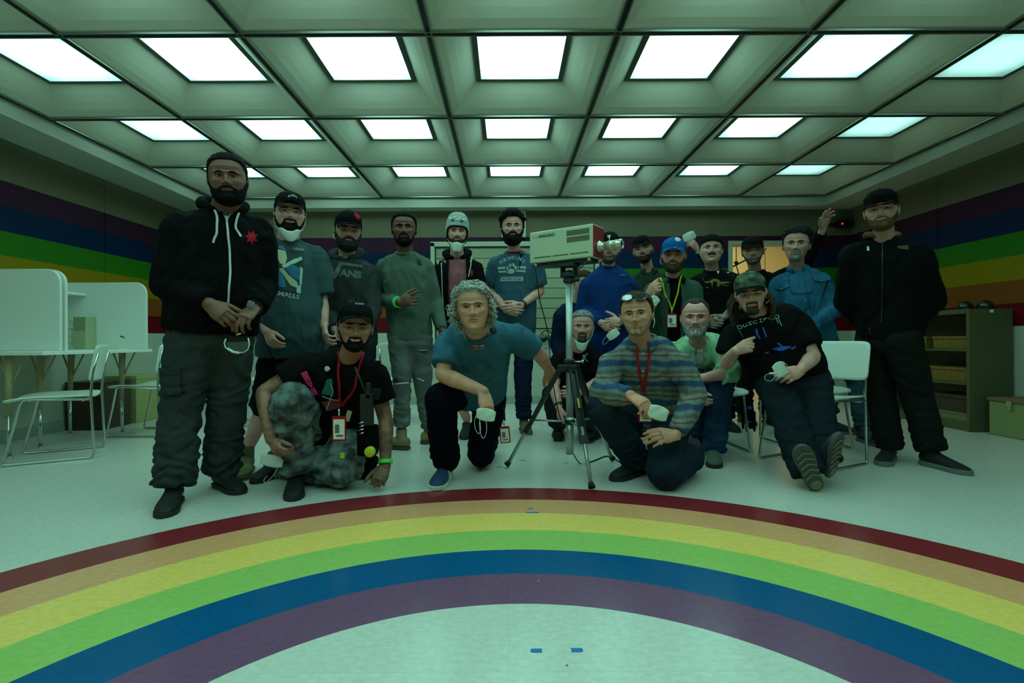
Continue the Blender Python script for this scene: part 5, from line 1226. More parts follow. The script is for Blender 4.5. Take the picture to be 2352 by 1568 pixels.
PP[9] = person(dict(ds=1.12, autofeet=True, label='bearded person in bright blue cap, dark green polo and yellow lanyard, left hand raised', tone=TAN, hair_col=(0.05,0.03,0.015),
  head=(1547,586,3.68), hh=0.245, face=(-4,5,2), beard=('full', 0.016, (0.07,0.04,0.022)), eye=0.3, hat=dict(kind='cap', m=fabric('blue_cap', (0.010,0.115,0.36)), line=0.70, brim=0.064),
  N=(1545,642,3.76), SL=(1499,664,3.70), SR=(1592,660,3.76), EL=(1478,735,3.58), ER=(1602,735,3.78), WL=(1488,678,3.46), WR=(1570,790,3.84), TL=(1510,655,3.41), TR=(1565,820,3.84),
  handL=dict(c=(60,65,70,72), th=25, n=(-0.5,-0.8,0.2), k=1.05), HL=(1520,800,3.92), HR=(1565,800,3.92), KL=(1505,900,4.05), KR=(1550,900,4.05), AL=(1505,985,4.15), AR=(1548,985,4.15), FL=(1503,1004), FR=(1550,1004), shoe=SB,
  top=dict(name='t_shirt', m=F_BLACKT, w=0.172, d=0.122, hem=-0.05, sr=0.055, sleeve='short', slen=0.3, rib=F_BLACKT), over=dict(name='overshirt', m=F_DGREEN, w=0.196, d=0.138, hem=-0.04, sr=0.074, cuff=0.060, roll=0.66, gap=(0.050,0.060,0.0)), pants=dict(m=F_GREYTRO)))
tat = M('tattooed_skin', (0.50,0.28,0.21), 0.5, col2=(0.10,0.11,0.10), vscale=26, bump=0.08, bscale=400)
PP[10] = person(dict(ds=1.10, autofeet=True, label='person with backwards cap and moustache in black shirt with gold print, tattooed arms', tone=LT2, hair_col=BLK, tattoo=tat,
  head=(1633,575,4.02), hh=0.245, face=(3,-6,0), ho=dict(fat=1.1), beard=('mustache', 0.005, BLK), eye=0.3, hat=dict(kind='cap_back', m=fabric('black_cap_d', (0.013,0.016,0.017)), line=0.70),
  N=(1636,628,4.10), SL=(1594,650,4.10), SR=(1682,650,4.10), EL=(1592,715,4.1), ER=(1692,705,4.12), WL=(1618,738,3.92), WR=(1662,728,3.90), TL=(1645,745,3.85), TR=(1628,748,3.84),
  HL=(1618,800,4.15), HR=(1662,800,4.15), KL=(1640,900,4.15), KR=(1715,880,4.25), AL=(1640,985,4.2), AR=(1715,975,4.3), FL=(1638,1006), FR=(1722,1000), shoe=SB,
  top=dict(name='t_shirt', m=F_BLACKT, w=0.20, d=0.15, belly=0.03, sleeve='short', sr=0.08, slen=0.75, rib=F_BLACKT), pants=dict(m=F_BLACKT)))
PP[11] = person(dict(ds=1.075, autofeet=True, label='person in dark cap and black long sleeves with both arms raised, yellow lanyard', tone=LT2, hair_col=BRN,
  head=(1729,577,4.32), hh=0.240, face=(0,2,-3), ho=dict(smile=1.0, cheek=1.3), beard=('stubble', 0.002, (0.12,0.10,0.08)), eye=0.25, hat=dict(kind='cap', m=fabric('brown_black_cap', (0.020,0.015,0.014)), line=0.70, brim=0.06),
  N=(1735,628,4.42), SL=(1697,642,4.42), SR=(1776,640,4.42), EL=(1648,628,4.62), ER=(1852,604,4.40), WL=(1603,573,4.55), WR=(1890,527,4.26), TL=(1578,545,4.5), TR=(1903,478,4.20),
  handL=dict(c=(40,44,48,50), th=30, n=(0.4,-0.9,0), t=1), handR=dict(c=(12,14,20,26), th=50, n=(-0.2,0.95,0.1), t=1, sp=7, k=1.1), HL=(1715,800,4.5), HR=(1758,800,4.5), KL=(1715,890,4.5), KR=(1758,890,4.5), AL=(1700,960,4.55), AR=(1775,960,4.55), FL=(1698,986), FR=(1780,986), shoe=SB,
  top=dict(name='sweater', m=F_BLACKT, w=0.18, d=0.13, sr=0.062, cuff=0.045, roll=0.98, rib=F_BLACKT), pants=dict(m=F_GREYTRO)))
PP[12] = person(dict(ds=1.09, label='person with swept dark hair and grey goatee in blue denim shirt', tone=LT2, hair_col=(0.022,0.020,0.018), hair='quiff', hair_t=0.006,
  head=(1829,562,3.80), hh=0.258, face=(-4,3,3), ho=dict(smile=0.4), beard=('goatee', 0.008, (0.20,0.20,0.18)), eye=0.25,
  N=(1832,628,3.92), lift=0.050, SL=(1788,648,3.92), SR=(1886,640,3.92), EL=(1770,725,3.92), ER=(1914,715,3.90), WL=(1800,780,4.0), WR=(1862,752,3.65), TL=(1812,815,4.02), TR=(1840,775,3.6),
  HL=(1845,790,3.95), HR=(1895,785,3.95), KL=(1895,880,3.98), KR=(1968,880,3.80), AL=(1908,950,3.98), AR=(1985,985,3.60), FL=(1950,996), FR=(2034,1030), shoe=dict(upper=M('dark_blue_shoe', (0.02,0.04,0.06), 0.7), sole=M('grey_sole', (0.13,0.15,0.13), 0.7), lace=F_WHITE),
  top=dict(name='denim_shirt', m=F_DENIMS, w=0.185, d=0.13, hem=-0.06, sr=0.070, cuff=0.050, collar=F_DENIMS, amp=0.007), pants=dict(m=F_TEALTRO, r=(0.09,0.07,0.06))))
PP[13] = person(dict(label='person standing far right in black cap, black jacket and dark trousers, hands behind back', tone=LT2, hair_col=(0.10,0.055,0.025),
  head=(2024,484,3.08), hh=0.240, face=(-6,1,-3), beard=('full', 0.008, (0.12,0.065,0.028)), eye=0.3, hat=dict(kind='cap', m=fabric('black_cap_e', (0.008,0.010,0.010)), line=0.68, brim=0.064),
  N=(2032,556,3.18), SL=(1962,584,3.18), SR=(2102,584,3.18), EL=(1946,690,3.26), ER=(2136,690,3.26), WL=(1992,752,3.42), WR=(2090,752,3.42), TL=(2030,770,3.44), TR=(2050,770,3.44),
  HL=(2004,775,3.32), HR=(2072,775,3.2), KL=(2022,905,3.36), KR=(2105,905,3.2), AL=(2042,1030,3.32), AR=(2140,1035,3.16), FL=(2022,1073), FR=(2236,1094), shoe=SGL,
  top=dict(name='jacket', m=fabric('black_softshell', (0.009,0.012,0.013)), w=0.215, d=0.145, hem=0.02, hw=0.19, sr=0.092, cuff=0.055, amp=0.007), pants=dict(m=F_GREYTRO, r=(0.103,0.084,0.078), w=0.172, d=0.122, fold=0.007)))
tat2 = M('tattooed_brown_skin', (0.38,0.17,0.10), 0.5, col2=(0.17,0.085,0.06), vscale=20, bump=0.08, bscale=400)
PP[14] = person(dict(label='smiling person kneeling front left in black cap, work vest and camouflage trousers', tone=MB_, hair_col=BLK, tattoo=tat2,
  head=(816,752,2.62), hh=0.245, face=(4,4,3), ho=dict(smile=1.3, cheek=1.3), teeth=True, beard=('chinstrap', 0.007, BLK), eye=0.3, hat=dict(kind='cap', m=fabric('black_cap_f', (0.010,0.015,0.015)), line=0.74, brim=0.062, tip=0.1),
  N=(800,832,2.76), SL=(712,838,2.80), SR=(858,858,2.74), EL=(606,900,2.76), ER=(886,965,2.74), WL=(622,1010,2.66), WR=(885,1068,2.66), TL=(650,1050,2.60), TR=(868,1108,2.62),
  handL=dict(c=(40,44,48,50), n=(-0.8,-0.6,0.2)), handR=dict(c=(45,50,52,50), th=40, n=(0.3,-0.6,0.7), k=1.05),
  HL=(722,985,3.02), HR=(800,990,3.02), KL=(668,925,2.62), KR=(790,1072,2.74), AL=(680,1075,2.74), AR=(640,1062,3.06), FL=(676,1140), FR=G(625,1094)+Vector((0,0,0.0)), UR=(0,0,1), shoe=SB,
  top=dict(name='t_shirt', m=F_BLACKT, w=0.20, d=0.15, hem=-0.04, belly=0.01, sleeve='short', sr=0.090, slen=0.58, rib=F_BLACKT, amp=0.007), pants=dict(m=fabric('camouflage', (0.050,0.062,0.060), col2=(0.19,0.24,0.23), vscale=15), r=(0.115,0.105,0.095), w=0.18, amp=0.012)))
PP[15] = person(dict(label='person with curly grey hair kneeling in teal shirt, holding the tripod leg', tone=TAN, hair_col=GRY, brow_col=(0.16,0.13,0.09), hair='none',
  head=(1086,705,2.46), hh=0.236, face=(-2,4,-4), ho=dict(jaw=1.05, nose=1.15), eye=0.3, neck=1.1,
  N=(1096,778,2.64), lift=0.068, SL=(1032,785,2.74), SR=(1178,768,2.74), EL=(1016,860,2.66), ER=(1236,808,2.94), WL=(1110,898,2.52), WR=(1260,848,3.06), TL=(1122,950,2.48), TR=(1276,880,3.12),
  handL=dict(c=(30,40,46,50), th=20, n=(0.55,-0.8,0.25), k=1.08), handR=dict(c=(45,50,52,54), th=35, n=(-0.1,-0.9,0.4), k=1.1),
  HL=(1058,905,3.10), HR=(1128,905,3.12), KL=(1012,915,2.72), KR=(1105,1040,3.12), AL=(1024,1062,2.92), AR=(1118,1008,3.55), FL=(1016,1109), FR=None, shoe=SNV,
  top=dict(name='t_shirt', m=F_TEAL, w=0.19, d=0.13, hem=-0.03, belly=0.02, sleeve='short', sr=0.078, slen=0.72, rib=F_TEAL, amp=0.007), pants=dict(m=fabric('dark_navy_denim', (0.006,0.010,0.022)), r=(0.100,0.085,0.078), w=0.17)))
PP[16] = person(dict(label='grey haired person crouching behind the tripod in black shirt with skull print', tone=LT, hair_col=(0.20,0.21,0.20), brow_col=(0.06,0.05,0.04),
  head=(1337,750,3.78), hh=0.240, face=(2,3,2), ho=dict(smile=0.8), hair_t=0.010, beard=('goatee', 0.010, (0.06,0.05,0.045)), eye=0.25,
  N=(1328,808,3.90), SL=(1283,826,3.92), SR=(1370,822,3.90), EL=(1272,890,3.80), ER=(1384,872,3.85), WL=(1284,935,3.70), WR=(1332,900,3.68), TL=(1292,990,3.66), TR=(1290,910,3.62),
  HL=(1310,930,4.2), HR=(1350,930,4.2), KL=(1268,905,3.85), KR=(1372,915,3.9), AL=(1282,975,4.05), AR=(1352,978,3.98), FL=(1282,1008), FR=(1358,1010), shoe=SB,
  top=dict(name='t_shirt', m=F_BLACKT, w=0.185, d=0.13, hem=-0.02, sleeve='short', sr=0.075, slen=0.7, rib=F_BLACKT), pants=dict(m=F_JEANB)))
def plaid():
    m, nt, b = _mat('plaid_flannel'); tc = N(nt, 'ShaderNodeTexCoord'); sp = N(nt, 'ShaderNodeSeparateXYZ'); nz = N(nt, 'ShaderNodeTexNoise'); nz.inputs['Scale'].default_value = 9
    nt.links.new(tc.outputs['Object'], sp.inputs[0]); nt.links.new(tc.outputs['Object'], nz.inputs['Vector'])
    ad = N(nt, 'ShaderNodeMath', operation='MULTIPLY_ADD'); ad.inputs[1].default_value = 0.05; nt.links.new(nz.outputs[0], ad.inputs[0]); nt.links.new(sp.outputs[2], ad.inputs[2])
    md = N(nt, 'ShaderNodeMath', operation='MULTIPLY'); md.inputs[1].default_value = 1/0.115; nt.links.new(ad.outputs[0], md.inputs[0])
    fr = N(nt, 'ShaderNodeMath', operation='FRACT'); nt.links.new(md.outputs[0], fr.inputs[0])
    r = N(nt, 'ShaderNodeValToRGB'); cr = r.color_ramp; cr.elements[0].position = 0; cr.elements[0].color = (0.014,0.055,0.13,1); cr.elements[1].position = 0.24; cr.elements[1].color = (0.014,0.055,0.13,1)
    for p_, c in ((0.28,(0.13,0.17,0.15)),(0.42,(0.16,0.20,0.16)),(0.46,(0.09,0.055,0.05)),(0.52,(0.15,0.10,0.09)),(0.58,(0.20,0.25,0.20)),(0.70,(0.13,0.09,0.08)),(0.76,(0.07,0.11,0.12)),(0.90,(0.16,0.19,0.17)),(0.97,(0.10,0.12,0.12))):
        e = cr.elements.new(p_); e.color = (*c, 1)
    nt.links.new(fr.outputs[0], r.inputs[0])
    m2 = N(nt, 'ShaderNodeMath', operation='MULTIPLY'); m2.inputs[1].default_value = 1/0.06; f2 = N(nt, 'ShaderNodeMath', operation='FRACT'); nt.links.new(sp.outputs[0], m2.inputs[0]); nt.links.new(m2.outputs[0], f2.inputs[0])
    r2 = N(nt, 'ShaderNodeValToRGB'); c2 = r2.color_ramp; c2.elements[0].position = 0.0; c2.elements[0].color = (0.75,0.75,0.78,1); c2.elements[1].position = 0.5; c2.elements[1].color = (1.1,1.08,1.05,1)
    e = c2.elements.new(0.3); e.color = (1,1,1,1); nt.links.new(f2.outputs[0], r2.inputs[0])
    mx = N(nt, 'ShaderNodeMix', data_type='RGBA', blend_type='MULTIPLY'); mx.inputs['Factor'].default_value = 0.8; nt.links.new(r.outputs[0], mx.inputs[6]); nt.links.new(r2.outputs[0], mx.inputs[7]); nt.links.new(mx.outputs[2], b.inputs['Base Color']); b.inputs['Roughness'].default_value = 0.9
    return m
F_PLAID = plaid()
PP[17] = person(dict(label='smiling person kneeling right of tripod in plaid flannel shirt, sunglasses on head', tone=TAN, hair_col=BRN,
  head=(1462,722,2.70), hh=0.238, face=(-8,2,-3), ho=dict(smile=1.0, cheek=1.2), hair='receding', hair_t=0.012, eye=0.35, beard=('stubble', 0.0014, (0.38,0.22,0.145)),
  N=(1474,806,2.82), lift=0.062, SL=(1404,832,2.84), SR=(1556,828,2.84), EL=(1382,905,2.74), ER=(1596,910,2.82), WL=(1450,908,2.56), WR=(1552,998,2.66), TL=(1500,940,2.48), TR=(1488,1004,2.58),
  handL=dict(c=(42,46,50,50), th=25, n=(0.3,-0.8,0.6), k=1.08), handR=dict(c=(14,16,18,20), th=30, n=(0.0,-0.75,0.66), k=1.12, t=1),
  HL=(1455,965,3.08), HR=(1538,960,3.06), KL=(1388,935,2.78), KR=(1528,1080,2.70), AL=(1462,1058,3.0), AR=(1588,1045,2.98), FL=(1440,1096), UR=(0,0.2,-1), FR=P(1590,1002,3.2), shoe=SB,
  top=dict(name='flannel_shirt', m=F_PLAID, w=0.20, d=0.135, hem=-0.10, hw=0.19, sr=0.078, cuff=0.046, collar=F_PLAID, amp=0.008), pants=dict(m=fabric('slate_chino', (0.018,0.032,0.050)), r=(0.105,0.098,0.080), w=0.175, amp=0.008)))
PP[18] = person(dict(label='person with grey beard in light green shirt seated behind the plaid person', tone=LT, hair_col=(0.05,0.040,0.032), hair='receding', hair_t=0.006,
  head=(1597,730,3.42), hh=0.262, face=(-2,2,0), ho=dict(nose=1.15), beard=('full', 0.014, (0.30,0.31,0.28)), eye=0.35,
  N=(1606,805,3.54), lift=0.055, SL=(1556,812,3.55), SR=(1652,800,3.55), EL=(1548,880,3.4), ER=(1680,855,3.42), WL=(1590,900,3.3), WR=(1612,868,3.28), TL=(1610,920,3.25), TR=(1575,880,3.22),
  HL=(1590,862,3.80), HR=(1640,858,3.80), KL=(1600,890,3.42), KR=(1656,884,3.38), AL=(1600,1002,3.62), AR=(1640,1035,3.34), FL=(1596,1040), FR=(1640,1072), shoe=SGY,
  top=dict(name='undershirt', m=F_WHITE, w=0.165, d=0.115, hem=-0.05, sr=0.052, sleeve='short', slen=0.3, rib=F_WHITE), over=dict(name='green_shirt', m=F_MINT, w=0.195, d=0.135, hem=-0.05, sr=0.078, cuff=0.070, roll=0.42, collar=F_MINT, amp=0.008, gap=(0.035,0.012,-0.01)), pants=dict(m=F_BLUEJ, r=(0.10,0.085,0.072))))
PP[19] = person(dict(label='long haired person seated with legs stretched, camouflage cap and black shirt lettered in pale print', tone=LT, hair_col=(0.06,0.045,0.03), hair='none',
  head=(1724,675,3.02), hh=0.240, face=(-2,8,-6), beard=('goatee', 0.008, (0.05,0.032,0.018)), eye=0.2, hat=dict(kind='cap', m=fabric('camo_cap', (0.030,0.045,0.030), col2=(0.12,0.16,0.10), vscale=22), line=0.70, brim=0.060, mb=fabric('black_brim', (0.010,0.012,0.010))),
  N=(1744,736,3.10), lift=0.060, SL=(1690,765,3.10), SR=(1826,740,3.16), EL=(1668,835,3.08), ER=(1868,818,3.10), WL=(1690,805,2.92), WR=(1838,850,2.96), TL=(1722,792,2.88), TR=(1798,866,2.86),
  handL=dict(c=(75,78,80,80), th=25, n=(0.2,-0.9,0.4)), handR=dict(c=(30,36,40,44), th=20, n=(0.1,-0.9,0.5), k=1.08),
  HL=(1775,872,3.28), HR=(1858,866,3.32), KL=(1790,905,2.95), KR=(1868,905,2.98), AL=(1856,1086,2.69), AR=(1891,1060,2.74), FL=P(1836,1020,2.56), UL=(0.08,0.92,0.34), FR=P(1924,1030,2.63), UR=(-0.45,0.80,0.35), shoe=dict(upper=M('navy_runner', (0.02,0.035,0.06), 0.7, bump=0.2), sole=M('runner_sole', (0.07,0.075,0.06), 0.8), lace=M('grey_lace', (0.12,0.14,0.12), 0.8)),
  top=dict(name='t_shirt', m=F_BLACKT, w=0.215, d=0.16, hem=-0.06, belly=0.05, sleeve='short', sr=0.088, slen=0.72, rib=F_BLACKT, amp=0.007), pants=dict(m=fabric('blue_black_denim', (0.014,0.022,0.030)), r=(0.120,0.100,0.085), w=0.19)))
PP[20] = person(dict(label='person in navy bending behind the tripod column, face hidden behind the royal blue sleeve', tone=LT2, hair_col=BRN,
  ds=1.03, autofeet=True, head=(1340,652,4.5), hh=0.235, face=(20,20,10), N=(1326,700,4.6), SL=(1292,722,4.62), SR=(1362,715,4.6), EL=(1280,790,4.6), ER=(1380,790,4.55), WL=(1300,840,4.45), WR=(1360,840,4.4),
  HL=(1292,825,4.75), HR=(1335,825,4.75), KL=(1292,905,4.7), KR=(1335,905,4.7), AL=(1290,960,4.75), AR=(1335,960,4.75), FL=(1288,978), FR=(1338,978), shoe=SB,
  top=dict(name='sweatshirt', m=F_NAVY, w=0.19, d=0.14, hem=-0.03, belly=0.03, sr=0.085, cuff=0.05, rib=F_NAVY), pants=dict(m=F_NAVYJ)))
# ================================================================== HAIR, PRINTS, STRAPS AND HELD THINGS
def T(ox, oy, sc, pts): return [(ox + x/sc, oy + y/sc) for x, y in pts]
def parent_of(p): return p.top_o
# ---- curly grey hair
p = PP[15]; H = p.H; k = H.k; rng = np.random.default_rng(3); cm = sstep(0, .05, H.v - hairline(H.ph, 'n')); V, F = H.shell(cm, 0.014, 0.008, 45); hv = MB(); hv.add(V, F)
aa = np.abs(H.ph)*180/pi
cand = np.where((H.v > np.interp(aa, [0,25,45,60,75,90,120,180], [.84,.82,.77,.68,.50,.34,.16,.10])) & (H.v < .985))[0]
side = cand[(aa[cand] > 62) & (H.v[cand] < .62)]
def curl(c, n, r, L, tr, turns):
    n = unit(n); u = unit(np.cross(n, [0.3,0.2,1])); w = np.cross(n, u); ph0 = rng.uniform(0, 6.28); pts = []
    for i in range(11):
        t = i/10; a = ph0 + turns*2*pi*t; pts.append(c + u*cos(a)*r*(0.6+0.5*t) + w*sin(a)*r*(0.6+0.5*t) + n*L*t + np.array([0,0,-0.012*t*t]))
    hv.tube(pts, [tr*1.0]*8+[tr*0.8,tr*0.6,tr*0.3], 6)
for i in rng.choice(cand, 330, replace=False): curl(H.V[i]+H.N[i]*0.008, H.N[i]+rng.normal(size=3)*0.5, rng.uniform(.006,.012), rng.uniform(.008,.026), rng.uniform(.0035,.0055), rng.uniform(0.7,1.4))
for i in rng.choice(side, 170): curl(H.V[i]+H.N[i]*rng.uniform(.006,.030)+np.array([0,0,-rng.uniform(0,.035)]), H.N[i]+rng.normal(size=3)*0.6, rng.uniform(.007,.012), rng.uniform(.010,.028), rng.uniform(.0035,.005), rng.uniform(0.8,1.5))
hv.build('curly_hair', p.mh, p.root, smooth=True)
# ---- curls and swept locks on two of the dark haired heads
def locks(p, n, vmin, kind, seed):
    H = p.H; k = H.k; rng = np.random.default_rng(seed); hv = MB(); aa = np.abs(H.ph)*180/pi
    cand = np.where((H.v > np.interp(aa, [0,30,60,90,180], [vmin, vmin-.01, vmin-.06, vmin-.08, vmin-.2])) & (H.v < .99))[0]
    for i in rng.choice(cand, n):
        b0 = H.V[i] + H.N[i]*rng.uniform(.012,.024); nn = unit(H.N[i]+rng.normal(size=3)*.35)
        if kind == 'curl':
            u = unit(np.cross(nn, [.3,.2,1])); w = np.cross(nn, u); a0 = rng.uniform(0,6.28); r = rng.uniform(.005,.009); L = rng.uniform(.006,.018)
            hv.tube([b0+u*cos(a0+7*t)*r+w*sin(a0+7*t)*r+nn*L*t for t in np.linspace(0,1,8)], [.0045]*6+[.003,.001], 5)
        else:
            dr = unit(H.R@np.array([rng.uniform(-.2,.5), .9, .15])); L = rng.uniform(.03,.05); hv.tube([b0+dr*L*t+np.array([0,0,.010*sin(pi*t)]) for t in np.linspace(0,1,6)], [.0035,.0045,.0042,.0035,.0025,.0008], 5)
    hv.build('hair_locks', p.mh, [c for c in p.root.children if c.name.startswith('hair')][0], smooth=True)
locks(PP[6], 260, .80, 'curl', 11); locks(PP[12], 300, .80, 'swept', 12)
# ---- long hair of the seated person
p = PP[19]; H = p.H; rng = np.random.default_rng(5)
for sg in (-1, 1):
    hv = MB()
    for i in range(85):
        ph = sg*rng.uniform(1.35, 2.6); j = H.idx(ph, rng.uniform(.38, .56)); b0 = H.V[j]+H.N[j]*0.004; out = unit(np.array([H.N[j][0], H.N[j][1], 0])); L = rng.uniform(.10, .17)
        pts = [b0 + out*(0.010+0.030*sin(pi*0.9*t)+rng.uniform(-.004,.004)) + np.array([0.006*sin(6*t+i), -0.01*t, -L*t]) for t in np.linspace(0, 1, 7)]
        hv.tube(pts, [.003,.0035,.0035,.003,.0025,.002,.0008], 5)
    hv.build('long_hair', p.mh, p.root, smooth=True)
# ---- glasses
def glasses(p, m, rx=0.024, ry=0.018, v=.512, off=0.012, lens=None, name='glasses', th=0.0014, parent=None):
    H = p.H; k = H.k; w = MB(); cs = []
    for q in (-1, 1):
        f0 = H.surf(q*0.031, v+0.03) + off; ring = []
        for a in np.linspace(0, 2*pi, 22, endpoint=False):
            e = (abs(cos(a))**3+abs(sin(a))**3)**(-1/3); ring.append(H.w(q*0.0325+cos(a)*e*rx, f0-abs(q*0.0325+cos(a)*e*rx)*0.10, v+sin(a)*e*ry/0.235))
        w.tube(ring, th*k, 6, closed=True); cs.append(ring)
        w.tube([H.w(q*0.056, f0-0.006, v+0.02), H.w(q*0.079, 0.055, v+0.02), H.w(q*0.083, 0.0, v+0.015)], th*k, 6)
    w.tube([H.w(-0.009, H.surf(0,v)+0.003+off*0.2, v+0.02), H.w(0.009, H.surf(0,v)+0.003+off*0.2, v+0.02)], th*k, 6)
    o = w.build(name, m, parent or p.root, smooth=True)
    if lens:
        w = MB()
        for r in cs: w.add(r, [tuple(range(len(r)))])
        w.build('lenses', lens, o)
    return o
M_DKFR = M('dark_frame', (0.02,0.02,0.018), 0.35); M_CLR = M('clear_plastic', (0.55,0.62,0.60), 0.15, spec=0.6)
M_SUN = M('sunglass_lens', (0.006,0.007,0.008), 0.06, coat=0.6)
glasses(PP[2], M_DKFR)
p = PP[17]; H = p.H; w = MB(); sl = MB()                 # sunglasses pushed up on the hair
def sunp(x, dv, df): return H.w(x, H.surf(x*0.9, .86)+0.018+df, .885+dv)
for q in (-1, 1):
    ring = []
    for a in np.linspace(0, 2*pi, 20, endpoint=False): e = (abs(cos(a))**3+abs(sin(a))**3)**(-1/3); x = q*0.036+cos(a)*e*0.029; ring.append(H.w(x, 0.088-abs(x)*0.35-0.02*sin(a), .885+sin(a)*e*0.017/0.235))
    sl.add(ring, [tuple(range(20))]); w.tube(ring, 0.0028, 6, closed=True); w.tube([ring[0] if q == 1 else ring[10], H.w(q*0.085, 0.02, .74), H.w(q*0.088, -0.02, .66)], 0.0032, 6)
w.tube([H.w(-.010,.087,.89), H.w(.010,.087,.89)], 0.0032, 6); so = w.build('sunglasses', M_DKFR, p.root, smooth=True); sl.build('lenses', M_SUN, so)
# ---- white masks pulled under the chin
def chin_mask(p, top=.16, drop=0.052, wide=74, off=0.010, name='chin_mask', loops=True):
    H = p.H; vs = []; nu, nv = 18, 6
    for i in range(nu+1):
        s = -1+2*i/nu; ph = radians(wide)*s; j = H.idx(ph, top + 0.10*abs(s)**2); a = H.V[j] + H.N[j]*off
        for q in range(nv+1):
            t = q/nv; lo = np.array(a); c = H.w(0, 0.060*(1-t*0.25), top); lo = a + (H.w(0, 0.066, top) - a)*0.35*t*(abs(s)) - H.R[:,2]*drop*t*(1-0.75*s*s); lo = lo + np.array([0,1,0])*0.012*t*t
            vs.append(lo)
    n = len(vs); fs = [(i*(nv+1)+q, i*(nv+1)+q+1, (i+1)*(nv+1)+q+1, (i+1)*(nv+1)+q) for i in range(nu) for q in range(nv)]
    w = MB().add(vs, fs); o = w.build(name, F_MASK, p.root, smooth=True); md = o.modifiers.new('solid', 'SOLIDIFY'); md.thickness = 0.003
    if loops:
        w = MB()
        for q in (-1, 1):
            e = H.w(q*0.084, 0.002, .44); a = vs[0] if q == -1 else vs[nu*(nv+1)]; b = vs[nv] if q == -1 else vs[nu*(nv+1)+nv]
            w.tube([a, (np.array(a)+e)/2+np.array([q*0.006,0,0]), e], 0.0016, 6); w.tube([b, (np.array(b)+e)/2+np.array([q*0.008,0.004,-0.004]), e], 0.0016, 6)
        w.build('ear_loops', F_WHITE, o, smooth=True)
    return o
chin_mask(PP[2], top=.07, drop=0.062, wide=70, off=0.020); chin_mask(PP[5], top=.10, drop=0.075, wide=62, off=0.014); chin_mask(PP[16], top=.06, drop=0.060, wide=66, off=0.016)
for n_ in (14, 19, 3, 9):          # small white loop ends at the ear
    H = PP[n_].H; q = -1 if n_ in (14, 3, 9) else 1
    MB().tube([H.w(q*0.086, -0.004, .40), H.w(q*0.092, 0.004, .33), H.w(q*0.088, 0.016, .26), H.w(q*0.074, 0.02, .22)], 0.003, 6).build('ear_loop', F_WHITE, PP[n_].root, smooth=True)
# ---- hand-held masks
def held_mask(label, cx, cy, d, wpx, hpx, ang, loops=(), fold=0.20, name='face_mask', yaw=0.0):
    c = P(cx, cy, d); m = d/FPX; a = radians(ang); A = Vector((cos(a)*cos(yaw), sin(yaw)*0.8, -sin(a))).normalized(); Bv = Vector((-sin(a), 0, -cos(a))); n = A.cross(Bv).normalized()
    if n.y > 0: n = -n
    t = thing(name, label, 'face mask', c, 'white masks held in hands'); nu, nv = 14, 10; vs = []
    for i in range(nu+1):
        for j in range(nv+1):
            u, v = -1+2*i/nu, -1+2*j/nv; e = (1-0.32*abs(u)**2.2); x = u*wpx*m/2; y = v*e*hpx*m/2; z = fold*wpx*m*0.5*(1-u*u)*(1-0.6*v*v)+0.003*sin(5*u+3*v)
            vs.append(c + A*x + Bv*y + n*z*0.5)
    fs = [(i*(nv+1)+j, i*(nv+1)+j+1, (i+1)*(nv+1)+j+1, (i+1)*(nv+1)+j) for i in range(nu) for j in range(nv)]
    o = MB().add(vs, fs).build('shell', F_MASK, t, smooth=True); md = o.modifiers.new('solid', 'SOLIDIFY'); md.thickness = 0.0025
    w = MB()
    for lp in loops:
        o_, r_ = catmull([P(x, y, d-0.006) for x, y in lp], [0.0016]*len(lp), 4); w.tube(o_, r_, 6)
    if loops: w.build('elastic_loop', F_WHITE, t, smooth=True)
    return t
held_mask('white face mask hanging from the hand of the curly grey haired person', 1116, 952, 2.43, 44, 30, 12, [[(1096,950),(1090,965),(1092,985),(1100,996),(1104,985),(1102,965),(1100,952)], [(1104,955),(1101,975),(1106,1002),(1113,1004),(1118,985),(1116,965)]])
held_mask('white face mask in the hand of the kneeling person in black cap, by the floor', 624, 1058, 2.60, 52, 28, 12, [[(640,1070),(632,1085),(622,1098),(610,1108),(606,1102),(614,1092)]])
held_mask('white face mask held against the knee of the plaid shirt person', 1512, 948, 2.42, 46, 34, 20, [[(1518,955),(1528,962),(1532,958)]])
held_mask('white folded face mask in the lap of the seated long haired person', 1792, 848, 2.80, 30, 36, -25, [[(1796,830),(1808,838),(1814,856)], [(1784,860),(1772,874),(1758,872),(1758,862),(1772,856)]])
MB().box(P(1776, 857, 2.80), (0.045, 0.01, 0.012), rot=Matrix.Rotation(-0.05, 3, 'Y')).build('nose_wing', F_MASK, [o for o in bpy.data.objects if o.name.startswith('face_mask')][-1], bevel=0.004)
held_mask('white face mask held low in front of the royal blue sweatshirt', 1408, 768, 3.90, 30, 20, -35, [[(1398,768),(1388,778),(1384,788),(1390,790),(1398,782)]])
held_mask('small pale face mask held by the person in bright blue cap', 1503, 690, 3.76, 22, 22, 40, [[(1498,680),(1502,672)], [(1508,697),(1500,712)]])
held_mask('pale translucent face mask held up behind the blue cap', 1583, 543, 4.76, 30, 20, -25, [[(1592,536),(1597,548),(1592,556),(1586,552)]])
